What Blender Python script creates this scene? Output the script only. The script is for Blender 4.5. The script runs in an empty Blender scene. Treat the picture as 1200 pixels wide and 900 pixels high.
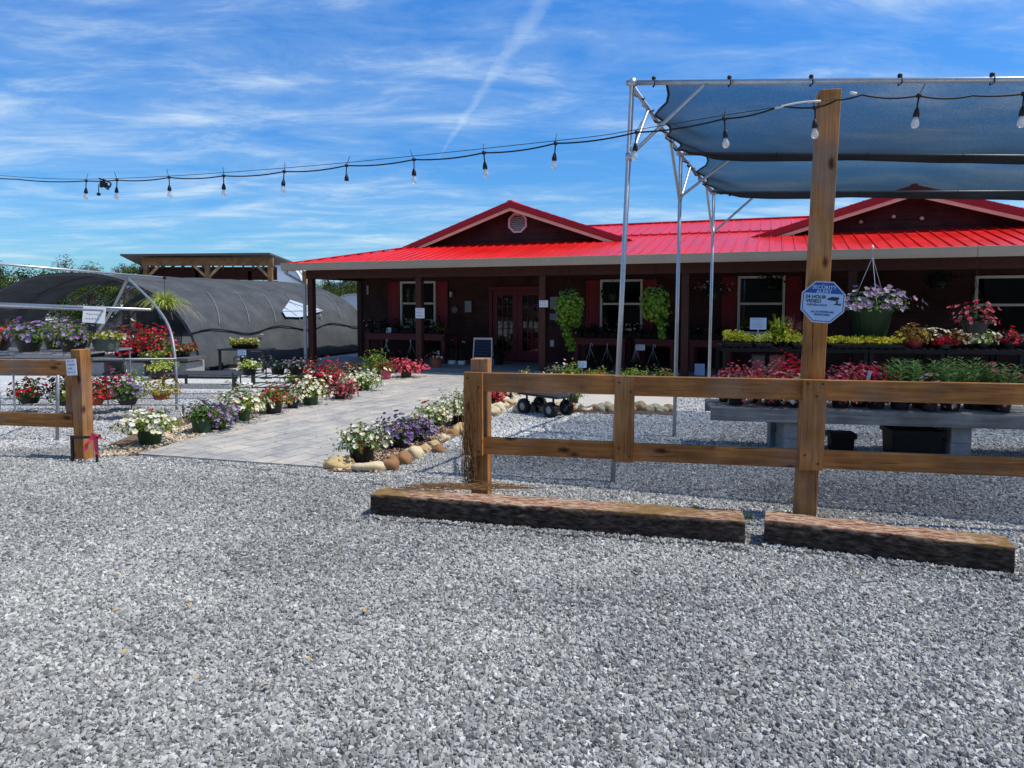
import bpy, bmesh, math, random
from mathutils import Vector, Matrix, noise as mnoise
R = math.radians
rng = random.Random(11)
scene = bpy.context.scene
COL = scene.collection

# ------------------------------------------------------------------ camera model (photo pixels, 1200 x 900)
FPX, CX, CY, EYE = 807.0, 600.0, 402.5, 1.6
PITCH = math.atan(47.5 / FPX)
CP, SP = math.cos(PITCH), math.sin(PITCH)

def ray(u, v):
    a, b = (u - CX) / FPX, (CY - v) / FPX
    return Vector((a, CP + b * SP, -SP + b * CP))

def G(u, v, z=0.0):
    d = ray(u, v); t = (z - EYE) / d.z
    return Vector((d.x * t, d.y * t, z))

def AT(u, v, Y):
    d = ray(u, v); t = Y / d.y
    return Vector((d.x * t, Y, EYE + d.z * t))

def on_line(u, p, d):
    """plan point on the line p + t d that is seen in pixel column u"""
    k = (u - CX) / FPX * CP
    t = (k * p[1] - p[0]) / (d[0] - k * d[1])
    return Vector((p[0] + d[0] * t, p[1] + d[1] * t, 0)), t

cam = bpy.data.cameras.new('camera'); camo = bpy.data.objects.new('camera', cam); COL.objects.link(camo)
cam.sensor_fit = 'HORIZONTAL'; cam.sensor_width = 36; cam.lens = FPX / 1200 * 36
cam.shift_y = -47.5 / 1200
cam.clip_start = 0.05; cam.clip_end = 6000
camo.location = (0, 0, EYE); camo.rotation_euler = (R(90) - PITCH, 0, 0)
scene.camera = camo

# ------------------------------------------------------------------ materials
MATS = {}
def new_mat(name):
    m = bpy.data.materials.new(name); m.use_nodes = True
    nt = m.node_tree; nt.nodes.clear()
    out = nt.nodes.new('ShaderNodeOutputMaterial')
    MATS[name] = m
    return m, nt, out

def nd(nt, typ, **kw):
    n = nt.nodes.new(typ)
    for k, v in kw.items():
        if k.startswith('i_'):
            key = k[2:]
            n.inputs[int(key) if key.isdigit() else key].default_value = v
        else:
            setattr(n, k, v)
    return n

def L(nt, a, ao, b, bi):
    nt.links.new(a.outputs[ao], b.inputs[bi])

def c4(c): return (c[0], c[1], c[2], 1.0)

def ramp(nt, stops, interp='LINEAR'):
    r = nt.nodes.new('ShaderNodeValToRGB'); cr = r.color_ramp; cr.interpolation = interp
    while len(cr.elements) > 1: cr.elements.remove(cr.elements[-1])
    cr.elements[0].position = stops[0][0]; cr.elements[0].color = c4(stops[0][1])
    for p, c in stops[1:]:
        e = cr.elements.new(p); e.color = c4(c)
    return r

def coords(nt, scale=(1, 1, 1), kind='Object'):
    tc = nd(nt, 'ShaderNodeTexCoord'); mp = nd(nt, 'ShaderNodeMapping')
    mp.inputs['Scale'].default_value = scale
    L(nt, tc, kind, mp, 'Vector')
    return mp

def pm(name, c1, c2=None, scale=6, rough=.7, bump=0, metal=0, spec=.4, stretch=(1, 1, 1), bscale=None, alpha=1, coat=0):
    """principled surface with a mottled two-colour noise and optional bump"""
    if name in MATS: return MATS[name]
    m, nt, out = new_mat(name)
    b = nd(nt, 'ShaderNodeBsdfPrincipled')
    b.inputs['Roughness'].default_value = rough; b.inputs['Metallic'].default_value = metal
    b.inputs['Specular IOR Level'].default_value = spec; b.inputs['Coat Weight'].default_value = coat
    b.inputs['Alpha'].default_value = alpha
    mp = coords(nt, stretch)
    n = nd(nt, 'ShaderNodeTexNoise'); n.inputs['Scale'].default_value = scale; n.inputs['Detail'].default_value = 6
    n.inputs['Roughness'].default_value = .65
    L(nt, mp, 'Vector', n, 'Vector')
    if c2 is None: c2 = tuple(x * .8 for x in c1)
    r = ramp(nt, [(.3, c2), (.7, c1)])
    L(nt, n, 'Fac', r, 'Fac'); L(nt, r, 'Color', b, 'Base Color')
    if bump:
        n2 = nd(nt, 'ShaderNodeTexNoise'); n2.inputs['Scale'].default_value = bscale or scale * 4
        n2.inputs['Detail'].default_value = 5
        L(nt, mp, 'Vector', n2, 'Vector')
        bp = nd(nt, 'ShaderNodeBump'); bp.inputs['Strength'].default_value = bump; bp.inputs['Distance'].default_value = .01
        L(nt, n2, 'Fac', bp, 'Height'); L(nt, bp, 'Normal', b, 'Normal')
    L(nt, b, 'BSDF', out, 'Surface')
    return m

def wood(name, light, dark, knot, axis='x', grain=1.0, rough=.75, knots=True, bump=.25):
    if name in MATS: return MATS[name]
    m, nt, out = new_mat(name)
    b = nd(nt, 'ShaderNodeBsdfPrincipled'); b.inputs['Roughness'].default_value = rough
    b.inputs['Specular IOR Level'].default_value = .25
    tc = nd(nt, 'ShaderNodeTexCoord')
    oi = nd(nt, 'ShaderNodeObjectInfo')
    off = nd(nt, 'ShaderNodeVectorMath', operation='MULTIPLY_ADD')
    L(nt, oi, 'Random', off, 0); off.inputs[1].default_value = (17.3, 9.1, 13.7); L(nt, tc, 'Object', off, 2)
    mp = nd(nt, 'ShaderNodeMapping')
    sc = {'x': (.9, 16, 16), 'y': (16, .9, 16), 'z': (16, 16, .9)}[axis]
    mp.inputs['Scale'].default_value = tuple(s * grain for s in sc); L(nt, off, 0, mp, 'Vector')
    n = nd(nt, 'ShaderNodeTexNoise'); n.inputs['Scale'].default_value = 2.2; n.inputs['Detail'].default_value = 8
    n.inputs['Distortion'].default_value = .8; n.inputs['Roughness'].default_value = .6
    L(nt, mp, 'Vector', n, 'Vector')
    r = ramp(nt, [(.28, dark), (.5, tuple((a + c) / 2 for a, c in zip(light, dark))), (.68, light)])
    L(nt, n, 'Fac', r, 'Fac')
    last = r; ls = 'Color'
    # slow blotches
    n3 = nd(nt, 'ShaderNodeTexNoise'); n3.inputs['Scale'].default_value = 3.1; n3.inputs['Detail'].default_value = 4
    L(nt, off, 0, n3, 'Vector')
    r3 = ramp(nt, [(.35, (.62, .6, .58)), (.65, (1.1, 1.08, 1.05))]); L(nt, n3, 'Fac', r3, 'Fac')
    mx = nd(nt, 'ShaderNodeMix', data_type='RGBA', blend_type='MULTIPLY'); mx.inputs['Factor'].default_value = 1
    L(nt, last, ls, mx, 'A'); L(nt, r3, 'Color', mx, 'B'); last, ls = mx, 'Result'
    mc = nd(nt, 'ShaderNodeMapping'); mc.inputs['Scale'].default_value = {'x': (1.3, 42, 42), 'y': (42, 1.3, 42), 'z': (42, 42, 1.3)}[axis]; L(nt, off, 0, mc, 'Vector')
    nc = nd(nt, 'ShaderNodeTexNoise'); nc.inputs['Scale'].default_value = 1.6; nc.inputs['Detail'].default_value = 3; L(nt, mc, 'Vector', nc, 'Vector')
    rc = ramp(nt, [(.29, (.3, .27, .25)), (.36, (1, 1, 1))]); L(nt, nc, 'Fac', rc, 'Fac')
    mxc = nd(nt, 'ShaderNodeMix', data_type='RGBA', blend_type='MULTIPLY'); mxc.inputs['Factor'].default_value = 1; L(nt, last, ls, mxc, 'A'); L(nt, rc, 'Color', mxc, 'B'); last, ls = mxc, 'Result'
    ng_ = nd(nt, 'ShaderNodeTexNoise'); ng_.inputs['Scale'].default_value = 1.4; ng_.inputs['Detail'].default_value = 8; ng_.inputs['Roughness'].default_value = .7; L(nt, off, 0, ng_, 'Vector')
    rg_ = ramp(nt, [(.5, (0, 0, 0)), (.72, (.5, .5, .5))]); L(nt, ng_, 'Fac', rg_, 'Fac')
    gr = sum(light) / 3 * .75
    mxg = nd(nt, 'ShaderNodeMix', data_type='RGBA'); L(nt, rg_, 'Color', mxg, 'Factor'); L(nt, last, ls, mxg, 'A'); mxg.inputs['B'].default_value = (gr * 1.05, gr * .95, gr * .85, 1); last, ls = mxg, 'Result'
    if knots:
        mk = nd(nt, 'ShaderNodeMapping')
        mk.inputs['Scale'].default_value = {'x': (2.8, 7, 7), 'y': (7, 2.8, 7), 'z': (7, 7, 3.2)}[axis]
        L(nt, off, 0, mk, 'Vector')
        vo = nd(nt, 'ShaderNodeTexVoronoi'); vo.inputs['Scale'].default_value = 1.15; L(nt, mk, 'Vector', vo, 'Vector')
        n4 = nd(nt, 'ShaderNodeTexNoise'); n4.inputs['Scale'].default_value = 30; L(nt, off, 0, n4, 'Vector')
        ad = nd(nt, 'ShaderNodeMath', operation='MULTIPLY_ADD'); L(nt, n4, 'Fac', ad, 0); ad.inputs[1].default_value = .14; L(nt, vo, 'Distance', ad, 2)
        rk = ramp(nt, [(.12, (1, 1, 1)), (.19, (.75, .75, .75)), (.3, (0, 0, 0))]); L(nt, ad, 0, rk, 'Fac')
        mk2 = nd(nt, 'ShaderNodeMix', data_type='RGBA'); L(nt, rk, 'Color', mk2, 'Factor')
        L(nt, last, ls, mk2, 'A'); mk2.inputs['B'].default_value = c4(knot); last, ls = mk2, 'Result'
    L(nt, last, ls, b, 'Base Color')
    bp = nd(nt, 'ShaderNodeBump'); bp.inputs['Strength'].default_value = bump; bp.inputs['Distance'].default_value = .006
    L(nt, n, 'Fac', bp, 'Height'); L(nt, bp, 'Normal', b, 'Normal')
    L(nt, b, 'BSDF', out, 'Surface')
    return m

def leafmat(name, cols, rough=.55, trans=.3, interp='LINEAR'):
    """every leaf or bloom (mesh island) takes its own colour from the list"""
    if name in MATS: return MATS[name]
    m, nt, out = new_mat(name)
    g = nd(nt, 'ShaderNodeNewGeometry')
    k = len(cols)
    r = ramp(nt, [((i + .0) / max(1, (k if interp == 'CONSTANT' else k - 1)), c) for i, c in enumerate(cols)], interp)
    L(nt, g, 'Random Per Island', r, 'Fac')
    b = nd(nt, 'ShaderNodeBsdfPrincipled'); b.inputs['Roughness'].default_value = rough
    b.inputs['Specular IOR Level'].default_value = .25
    L(nt, r, 'Color', b, 'Base Color')
    t = nd(nt, 'ShaderNodeBsdfTranslucent'); L(nt, r, 'Color', t, 'Color')
    mx = nd(nt, 'ShaderNodeMixShader'); mx.inputs[0].default_value = trans
    L(nt, b, 'BSDF', mx, 1); L(nt, t, 'BSDF', mx, 2); L(nt, mx, 0, out, 'Surface')
    return m

def glassmat(name, tint=(.9, .95, 1), refl=.12, rough=.02):
    if name in MATS: return MATS[name]
    m, nt, out = new_mat(name)
    t = nd(nt, 'ShaderNodeBsdfTransparent'); t.inputs['Color'].default_value = c4(tint)
    g = nd(nt, 'ShaderNodeBsdfGlossy'); g.inputs['Roughness'].default_value = rough
    f = nd(nt, 'ShaderNodeFresnel'); f.inputs['IOR'].default_value = 1.5
    ad = nd(nt, 'ShaderNodeMath', operation='ADD'); L(nt, f, 0, ad, 0); ad.inputs[1].default_value = refl
    mx = nd(nt, 'ShaderNodeMixShader'); L(nt, ad, 0, mx, 0); L(nt, t, 0, mx, 1); L(nt, g, 0, mx, 2); L(nt, mx, 0, out, 'Surface')
    return m

def clothmat(name, col, see, thru=.15, dusty=0):
    """knitted shade cloth: a share of holes, a share of translucent thread"""
    if name in MATS: return MATS[name]
    m, nt, out = new_mat(name)
    mp = coords(nt)
    n = nd(nt, 'ShaderNodeTexNoise'); n.inputs['Scale'].default_value = 1.6; n.inputs['Detail'].default_value = 8; n.inputs['Roughness'].default_value = .7
    L(nt, mp, 'Vector', n, 'Vector')
    r = ramp(nt, [(.3, tuple(c * (.68 if dusty else .7) for c in col)), (.52, col), (.7, tuple(c * (1.35 if dusty else 1.25) for c in col))]); L(nt, n, 'Fac', r, 'Fac')
    d = nd(nt, 'ShaderNodeBsdfDiffuse'); L(nt, r, 'Color', d, 'Color')
    tl = nd(nt, 'ShaderNodeBsdfTranslucent'); L(nt, r, 'Color', tl, 'Color')
    m1 = nd(nt, 'ShaderNodeMixShader'); m1.inputs[0].default_value = thru; L(nt, d, 0, m1, 1); L(nt, tl, 0, m1, 2)
    t = nd(nt, 'ShaderNodeBsdfTransparent')
    n2 = nd(nt, 'ShaderNodeTexNoise'); n2.inputs['Scale'].default_value = 90; n2.inputs['Detail'].default_value = 2
    L(nt, mp, 'Vector', n2, 'Vector')
    mr = nd(nt, 'ShaderNodeMapRange'); mr.inputs['From Min'].default_value = .35; mr.inputs['From Max'].default_value = .65
    mr.inputs['To Min'].default_value = see * .82; mr.inputs['To Max'].default_value = min(1, see * 1.18)
    L(nt, n2, 'Fac', mr, 'Value')
    # the holes of a knit close up when it is looked along (same for every ray)
    lw = nd(nt, 'ShaderNodeLayerWeight'); lw.inputs['Blend'].default_value = .5
    pw = nd(nt, 'ShaderNodeMath', operation='POWER'); L(nt, lw, 'Facing', pw, 0); pw.inputs[1].default_value = 1.0
    om = nd(nt, 'ShaderNodeMath', operation='SUBTRACT'); om.inputs[0].default_value = 1; L(nt, pw, 0, om, 1)
    ml = nd(nt, 'ShaderNodeMath', operation='MULTIPLY'); L(nt, mr, 0, ml, 0); L(nt, om, 0, ml, 1); mr = ml
    m2 = nd(nt, 'ShaderNodeMixShader'); L(nt, mr, 0, m2, 0); L(nt, m1, 0, m2, 1); L(nt, t, 0, m2, 2)
    L(nt, m2, 0, out, 'Surface')
    return m

# ------------------------------------------------------------------ mesh builder
class MB:
    def __init__(s): s.v = []; s.f = []; s.m = []
    def face(s, pts, mi=0):
        i = len(s.v); s.v += [tuple(p) for p in pts]; s.f.append(tuple(range(i, i + len(pts)))); s.m.append(mi); return s
    def hexa(s, p, mi=0):
        i = len(s.v); s.v += [tuple(q) for q in p]
        for a in ((3, 2, 1, 0), (4, 5, 6, 7), (0, 1, 5, 4), (1, 2, 6, 5), (2, 3, 7, 6), (3, 0, 4, 7)):
            s.f.append(tuple(i + k for k in a)); s.m.append(mi)
        return s
    def box(s, x0, x1, y0, y1, z0, z1, mi=0):
        return s.hexa([(x0, y0, z0), (x1, y0, z0), (x1, y1, z0), (x0, y1, z0), (x0, y0, z1), (x1, y0, z1), (x1, y1, z1), (x0, y1, z1)], mi)
    def bar(s, a, b, w, h, up=(0, 0, 1), mi=0):
        a, b = Vector(a), Vector(b); d = (b - a).normalized(); up = Vector(up)
        if abs(d.dot(up)) > .98: up = Vector((0, 1, 0))
        sd = d.cross(up).normalized(); u2 = sd.cross(d).normalized()
        o = []
        for p in (a, b):
            o += [p + sd * (w / 2) * i + u2 * (h / 2) * j for i, j in ((-1, -1), (1, -1), (1, 1), (-1, 1))]
        return s.hexa(o, mi)
    def tube(s, pts, r, n=8, mi=0, cap=True):
        pts = [Vector(p) for p in pts]
        rad = r if isinstance(r, (list, tuple)) else [r] * len(pts)
        base = len(s.v); prev = None
        for i, p in enumerate(pts):
            d = (pts[min(i + 1, len(pts) - 1)] - pts[max(i - 1, 0)])
            d = d.normalized() if d.length > 1e-9 else Vector((0, 0, 1))
            if prev is None:
                ref = Vector((0, 0, 1)) if abs(d.z) < .9 else Vector((1, 0, 0)); a = d.cross(ref).normalized()
            else:
                a = (prev - d * prev.dot(d)).normalized()
            prev = a; b = d.cross(a)
            for k in range(n):
                t = 2 * math.pi * k / n
                s.v.append(tuple(p + (a * math.cos(t) + b * math.sin(t)) * rad[i]))
        for i in range(len(pts) - 1):
            for k in range(n):
                k2 = (k + 1) % n
                s.f.append((base + i * n + k, base + i * n + k2, base + (i + 1) * n + k2, base + (i + 1) * n + k)); s.m.append(mi)
        if cap:
            s.f.append(tuple(base + k for k in reversed(range(n)))); s.m.append(mi)
            s.f.append(tuple(base + (len(pts) - 1) * n + k for k in range(n))); s.m.append(mi)
        return s
    def lathe(s, prof, n=20, c=(0, 0, 0), mi=0, axis='z'):
        base = len(s.v)
        for r, z in prof:
            for k in range(n):
                t = 2 * math.pi * k / n; x, y = r * math.cos(t), r * math.sin(t)
                q = {'z': (x, y, z), 'x': (z, x, y), 'y': (x, z, y)}[axis]
                s.v.append((q[0] + c[0], q[1] + c[1], q[2] + c[2]))
        for i in range(len(prof) - 1):
            for k in range(n):
                k2 = (k + 1) % n
                s.f.append((base + i * n + k, base + i * n + k2, base + (i + 1) * n + k2, base + (i + 1) * n + k)); s.m.append(mi)
        return s
    def prism(s, poly, ext, mi=0):
        """closed polygon (3-D points) extruded by vector ext"""
        e = Vector(ext); n = len(poly); i = len(s.v)
        s.v += [tuple(p) for p in poly] + [tuple(Vector(p) + e) for p in poly]
        s.f.append(tuple(i + k for k in reversed(range(n)))); s.f.append(tuple(i + n + k for k in range(n))); s.m += [mi, mi]
        for k in range(n):
            k2 = (k + 1) % n
            s.f.append((i + k, i + k2, i + n + k2, i + n + k)); s.m.append(mi)
        return s
    def build(s, name, mats, parent=None, loc=(0, 0, 0), rotz=0, bevel=0, smooth=False, fix=True):
        me = bpy.data.meshes.new(name); me.from_pydata(s.v, [], s.f)
        for m in (mats if isinstance(mats, (list, tuple)) else [mats]): me.materials.append(m)
        me.polygons.foreach_set('material_index', s.m)
        if fix:
            bm = bmesh.new(); bm.from_mesh(me); bmesh.ops.recalc_face_normals(bm, faces=bm.faces); bm.to_mesh(me); bm.free()
        if smooth:
            me.polygons.foreach_set('use_smooth', [True] * len(me.polygons))
        me.update()
        return put(name, me, parent, loc, rotz, bevel, smooth)

def put(name, me, parent=None, loc=(0, 0, 0), rotz=0, bevel=0, smooth=False):
    o = bpy.data.objects.new(name, me); COL.objects.link(o)
    o.location = loc; o.rotation_euler = (0, 0, rotz)
    if parent is not None: o.parent = parent
    if bevel:
        b = o.modifiers.new('bevel', 'BEVEL'); b.width = bevel; b.segments = 2; b.limit_method = 'ANGLE'; b.angle_limit = R(40)
    if smooth:
        pass
    return o

def tag(o, label, cat, group=None):
    o['label'] = label; o['category'] = cat
    if group: o['group'] = group
    return o

def thing(name, label, cat, loc=(0, 0, 0), rotz=0, group=None):
    o = bpy.data.objects.new(name, None); COL.objects.link(o)
    o.empty_display_size = .1
    o.location = loc; o.rotation_euler = (0, 0, rotz)
    return tag(o, label, cat, group)

def structure(o): o['kind'] = 'structure'; return o
def stuff(o): o['kind'] = 'stuff'; return o

def sag(a, b, drop, n=12):
    a, b = Vector(a), Vector(b)
    return [a.lerp(b, i / n) - Vector((0, 0, drop * 4 * (i / n) * (1 - i / n))) for i in range(n + 1)]

def arc(pts, n=8):
    """Catmull-Rom through pts"""
    P = [Vector(p) for p in pts]; P = [P[0] * 2 - P[1]] + P + [P[-1] * 2 - P[-2]]; o = []
    for i in range(1, len(P) - 2):
        for k in range(n):
            t = k / n
            o.append(.5 * ((2 * P[i]) + (P[i + 1] - P[i - 1]) * t + (2 * P[i - 1] - 5 * P[i] + 4 * P[i + 1] - P[i + 2]) * t * t + (3 * P[i] - P[i - 1] - 3 * P[i + 1] + P[i + 2]) * t ** 3))
    o.append(P[-2]); return o

def text_mesh(body, size, bold=0.0):
    cu = bpy.data.curves.new('text', 'FONT'); cu.body = body; cu.size = size; cu.align_x = 'CENTER'; cu.align_y = 'CENTER'
    cu.offset = bold; cu.extrude = .0005; cu.resolution_u = 3
    o = bpy.data.objects.new('text', cu); COL.objects.link(o)
    dg = bpy.context.evaluated_depsgraph_get(); dg.update()
    me = bpy.data.meshes.new_from_object(o.evaluated_get(dg))
    bpy.data.objects.remove(o); bpy.data.curves.remove(cu)
    return me

# ------------------------------------------------------------------ palette
GALV = pm('galvanised_pipe', (.55, .57, .6), (.42, .44, .47), 14, .38, .05, .75, .5)
GALVD = pm('weathered_pipe', (.36, .37, .39), (.26, .27, .29), 14, .5, .05, .5, .5)
BLACKM = pm('black_metal', (.02, .02, .022), (.012, .012, .014), 20, .45, .05, 0, .5)
BLACKP = pm('black_plastic', (.010, .010, .011), (.006, .006, .007), 12, .6, 0, 0, .25)
CORD = pm('black_cord', (.012, .012, .013), (.006, .006, .006), 12, .6)
FENCE_X = wood('fence_wood_along', (.58, .255, .072), (.23, .088, .024), (.04, .010, .006), 'x')
FENCE_Z = wood('fence_wood_upright', (.60, .268, .08), (.25, .1, .028), (.045, .012, .007), 'z')
TIE = wood('creosote_timber', (.115, .06, .042), (.03, .018, .015), (.02, .01, .01), 'x', .7, .9, False, .8)
GREYW = wood('grey_weathered_board', (.40, .385, .36), (.19, .182, .17), (.08, .08, .08), 'x', 1, .85, False, .4)
BARNW = wood('barn_timber', (.3, .16, .07), (.16, .08, .035), (.05, .02, .01), 'x', 1, .8, False)
SIDING = wood('dark_siding', (.095, .034, .026), (.05, .02, .016), (.012, .006, .005), 'x', .8, .7, False, .3)
BROWNT = pm('brown_trim', (.085, .03, .021), (.055, .02, .014), 10, .6, .1, 0, .25)
REDT = pm('dark_red_trim', (.17, .012, .018), (.12, .01, .014), 6, .5, .05)
SHUT = pm('red_shutter', (.27, .008, .012), (.2, .007, .010), 4, .55)
REDTAB = pm('red_bench_paint', (.13, .014, .016), (.08, .012, .012), 7, .6, .1)
TAN = pm('tan_trim', (.78, .6, .4), (.68, .51, .34), 5, .6)
GUTTER = pm('taupe_gutter', (.46, .375, .28), (.41, .335, .25), 3, .45, .02)
WHITE = pm('white_paint', (.75, .74, .72), (.66, .65, .62), 6, .5)
VENTC = pm('vent_white', (.78, .68, .64), (.7, .6, .57), 6, .5)
CARD = pm('white_card', (.78, .8, .83), (.72, .74, .78), 4, .5)
CARDB = pm('pale_blue_card', (.5, .66, .85), (.42, .58, .8), 4, .45)
INK = pm('dark_ink', (.03, .035, .06), (.02, .02, .04), 4, .6)
BLUEINK = pm('blue_ink', (.02, .07, .3), (.02, .05, .25), 4, .6)
CONC = pm('concrete_block_grey', (.36, .36, .36), (.25, .25, .255), 14, .9, .5, 0, .2)
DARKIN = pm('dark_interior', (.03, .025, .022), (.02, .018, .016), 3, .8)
GLASS = glassmat('window_glass', (.7, .75, .78), .0)
def bulbmat():
    m, nt, out = new_mat('bulb_glass')
    t = nd(nt, 'ShaderNodeBsdfTransparent'); d = nd(nt, 'ShaderNodeBsdfTranslucent'); d.inputs['Color'].default_value = (.9, .88, .84, 1)
    d2 = nd(nt, 'ShaderNodeBsdfDiffuse'); d2.inputs['Color'].default_value = (.85, .84, .82, 1)
    g = nd(nt, 'ShaderNodeBsdfGlossy'); g.inputs['Roughness'].default_value = .08
    a = nd(nt, 'ShaderNodeMixShader'); a.inputs[0].default_value = .5; L(nt, d, 0, a, 1); L(nt, d2, 0, a, 2)
    b = nd(nt, 'ShaderNodeMixShader'); b.inputs[0].default_value = .45; L(nt, t, 0, b, 1); L(nt, a, 0, b, 2)
    c = nd(nt, 'ShaderNodeMixShader'); c.inputs[0].default_value = .12; L(nt, b, 0, c, 1); L(nt, g, 0, c, 2)
    L(nt, c, 0, out, 'Surface'); return m
BULBG = bulbmat()
POTG = pm('dark_green_pot', (.02, .06, .02), (.014, .045, .015), 8, .45)
POTB = pm('black_pot', (.014, .015, .016), (.01, .01, .011), 8, .5)
POTT = pm('terracotta_pot', (.38, .11, .06), (.3, .085, .05), 8, .8, .1)
POTR = pm('red_pot', (.42, .03, .05), (.36, .03, .04), 8, .5)
POTGR = pm('grey_green_pot', (.12, .15, .12), (.09, .12, .09), 8, .6)
RUBBER = pm('black_rubber', (.014, .014, .015), (.01, .01, .01), 20, .8)
SOIL = pm('potting_soil', (.03, .02, .013), (.018, .012, .008), 30, .95)

GREEN = leafmat('leaf_green', [(.035, .085, .010), (.07, .15, .018), (.13, .23, .03), (.2, .28, .04)])
GREENL = leafmat('leaf_light_green', [(.07, .15, .015), (.17, .26, .025), (.3, .38, .05), (.12, .2, .02)])
GREEND = leafmat('leaf_dark_green', [(.012, .03, .010), (.022, .05, .014), (.035, .075, .02)])
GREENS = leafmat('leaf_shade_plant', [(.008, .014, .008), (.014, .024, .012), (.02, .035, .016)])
YELG = leafmat('leaf_yellow_green', [(.30, .34, .02), (.42, .42, .03), (.2, .27, .02), (.5, .46, .05)])
BRONZE = leafmat('leaf_bronze', [(.06, .018, .014), (.11, .035, .025), (.16, .07, .035), (.09, .02, .022)])
ORNG = leafmat('leaf_orange_green', [(.22, .08, .03), (.3, .15, .04), (.12, .16, .03), (.35, .12, .06)])
BROWNL = leafmat('leaf_dry_brown', [(.12, .06, .03), (.2, .11, .06), (.09, .045, .025)])
VARI = leafmat('leaf_variegated', [(.6, .6, .22), (.3, .4, .05), (.5, .52, .12), (.2, .32, .04)])
PURPG = leafmat('leaf_purple_grass', [(.07, .025, .03), (.14, .06, .05), (.2, .1, .07)])
W_BL = leafmat('bloom_cream', [(.80, .73, .5), (.86, .82, .66), (.82, .77, .56), (.86, .84, .74)], .6, .25)
WR_BL = leafmat('bloom_cream_red', [(.82, .74, .5)] * 3 + [(.86, .82, .66)] * 5 + [(.84, .79, .58)] * 4 + [(.86, .84, .74)] * 3 + [(.45, .03, .03)], .6, .25, 'CONSTANT')
P_BL = leafmat('bloom_lavender', [(.26, .22, .34), (.42, .13, .4), (.3, .27, .38), (.13, .1, .2), (.36, .33, .42), (.2, .16, .28)], .6, .2)
P2_BL = leafmat('bloom_violet_silver', [(.14, .1, .24), (.28, .12, .34), (.2, .18, .3), (.38, .2, .4)], .6, .2)
PS_BL = leafmat('bloom_silver_pink', [(.36, .34, .38), (.48, .45, .47), (.42, .22, .38), (.3, .28, .33), (.2, .18, .22)], .6, .2)
R_BL = leafmat('bloom_red', [(.6, .012, .025), (.72, .03, .06), (.5, .01, .035), (.66, .02, .03)], .6, .3)
RP_BL = leafmat('bloom_crimson_pink', [(.55, .018, .06), (.72, .05, .11), (.8, .36, .38), (.46, .012, .04)], .6, .3)
O_BL = leafmat('bloom_orange_red', [(.5, .09, .03), (.5, .02, .02), (.55, .2, .07), (.35, .07, .03)], .6, .25)
HP_BL = leafmat('bloom_hot_pink', [(.7, .06, .1), (.78, .16, .2), (.62, .03, .07)], .6, .25)
PB_BL = leafmat('bloom_pale_pink', [(.7, .5, .42), (.75, .62, .54), (.6, .3, .26)], .6, .25)
Y_BL = leafmat('bloom_yellow', [(.7, .6, .05), (.62, .5, .06)], .6, .25)

# ------------------------------------------------------------------ plants
def unit(rg, zmin=-.2):
    while True:
        v = Vector((rg.uniform(-1, 1), rg.uniform(-1, 1), rg.uniform(-1, 1)))
        if .1 < v.length < 1:
            v.normalize()
            if v.z >= zmin: return v

def leaf(mb, p, nrm, Ln, Wd, rg, fold=.25):
    n = nrm.normalized()
    t = n.cross(Vector((rg.uniform(-1, 1), rg.uniform(-1, 1), rg.uniform(-1, 1))))
    if t.length < 1e-3: t = n.orthogonal()
    t.normalize(); s = n.cross(t)
    a = p - t * Ln * .5; c = p + t * Ln * .5 - n * Ln * .12
    b = p + s * Wd * .5 + n * Wd * fold; d = p - s * Wd * .5 + n * Wd * fold
    i = len(mb.v); mb.v += [tuple(a), tuple(b), tuple(c), tuple(d)]
    mb.f += [(i, i + 1, i + 2), (i, i + 2, i + 3)]; mb.m += [0, 0]

def bloom(mb, p, nrm, r, rg):
    n = nrm.normalized(); t = n.orthogonal().normalized(); s = n.cross(t); a0 = rg.uniform(0, 6.28)
    i = len(mb.v); mb.v.append(tuple(p - n * r * .45))
    for k in range(10):
        a = a0 + k * math.pi / 5; rr = r * (1.0 if k % 2 == 0 else .74) * rg.uniform(.9, 1.08)
        mb.v.append(tuple(p + (t * math.cos(a) + s * math.sin(a)) * rr + n * r * rg.uniform(-.05, .12)))
    for k in range(10):
        mb.f.append((i, i + 1 + k, i + 1 + (k + 1) % 10)); mb.m.append(0)

def dome(rg, Rr, H, z0, zmin, lump):
    d = unit(rg, zmin)
    k = 1 + lump * mnoise.noise(d * 2.3 + Vector((rg.seed_off, 0, 0)))
    q = (rg.random() ** .45) * k
    if d.z < 0: q *= .95
    return Vector((d.x * Rr * q, d.y * Rr * q, z0 + d.z * H * q)), d

def fol_mesh(Rr, H, n, Ln, z0, seed, zmin=-.25, lump=.45, wd=.6):
    rg = random.Random(seed); rg.seed_off = seed * 3.7; mb = MB()
    for _ in range(n):
        p, d = dome(rg, Rr, H, z0, zmin, lump)
        leaf(mb, p, d + Vector((rg.uniform(-.7, .7), rg.uniform(-.7, .7), rg.uniform(-.2, .9))), Ln * rg.uniform(.7, 1.3), Ln * wd * rg.uniform(.7, 1.2), rg)
    return mb

def blo_mesh(Rr, H, n, r, z0, seed, zmin=-.1, lump=.45):
    rg = random.Random(seed); rg.seed_off = seed * 3.7; mb = MB()
    for _ in range(n):
        d = unit(rg, zmin); k = 1 + lump * mnoise.noise(d * 2.3 + Vector((rg.seed_off, 0, 0))); q = k * rg.uniform(.7, 1.22)
        p = Vector((d.x * Rr * q, d.y * Rr * q, z0 + d.z * H * q))
        bloom(mb, p, d + Vector((rg.uniform(-.5, .5), rg.uniform(-.8, .2), rg.uniform(0, .7))), r * rg.uniform(.75, 1.25), rg)
    return mb

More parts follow.
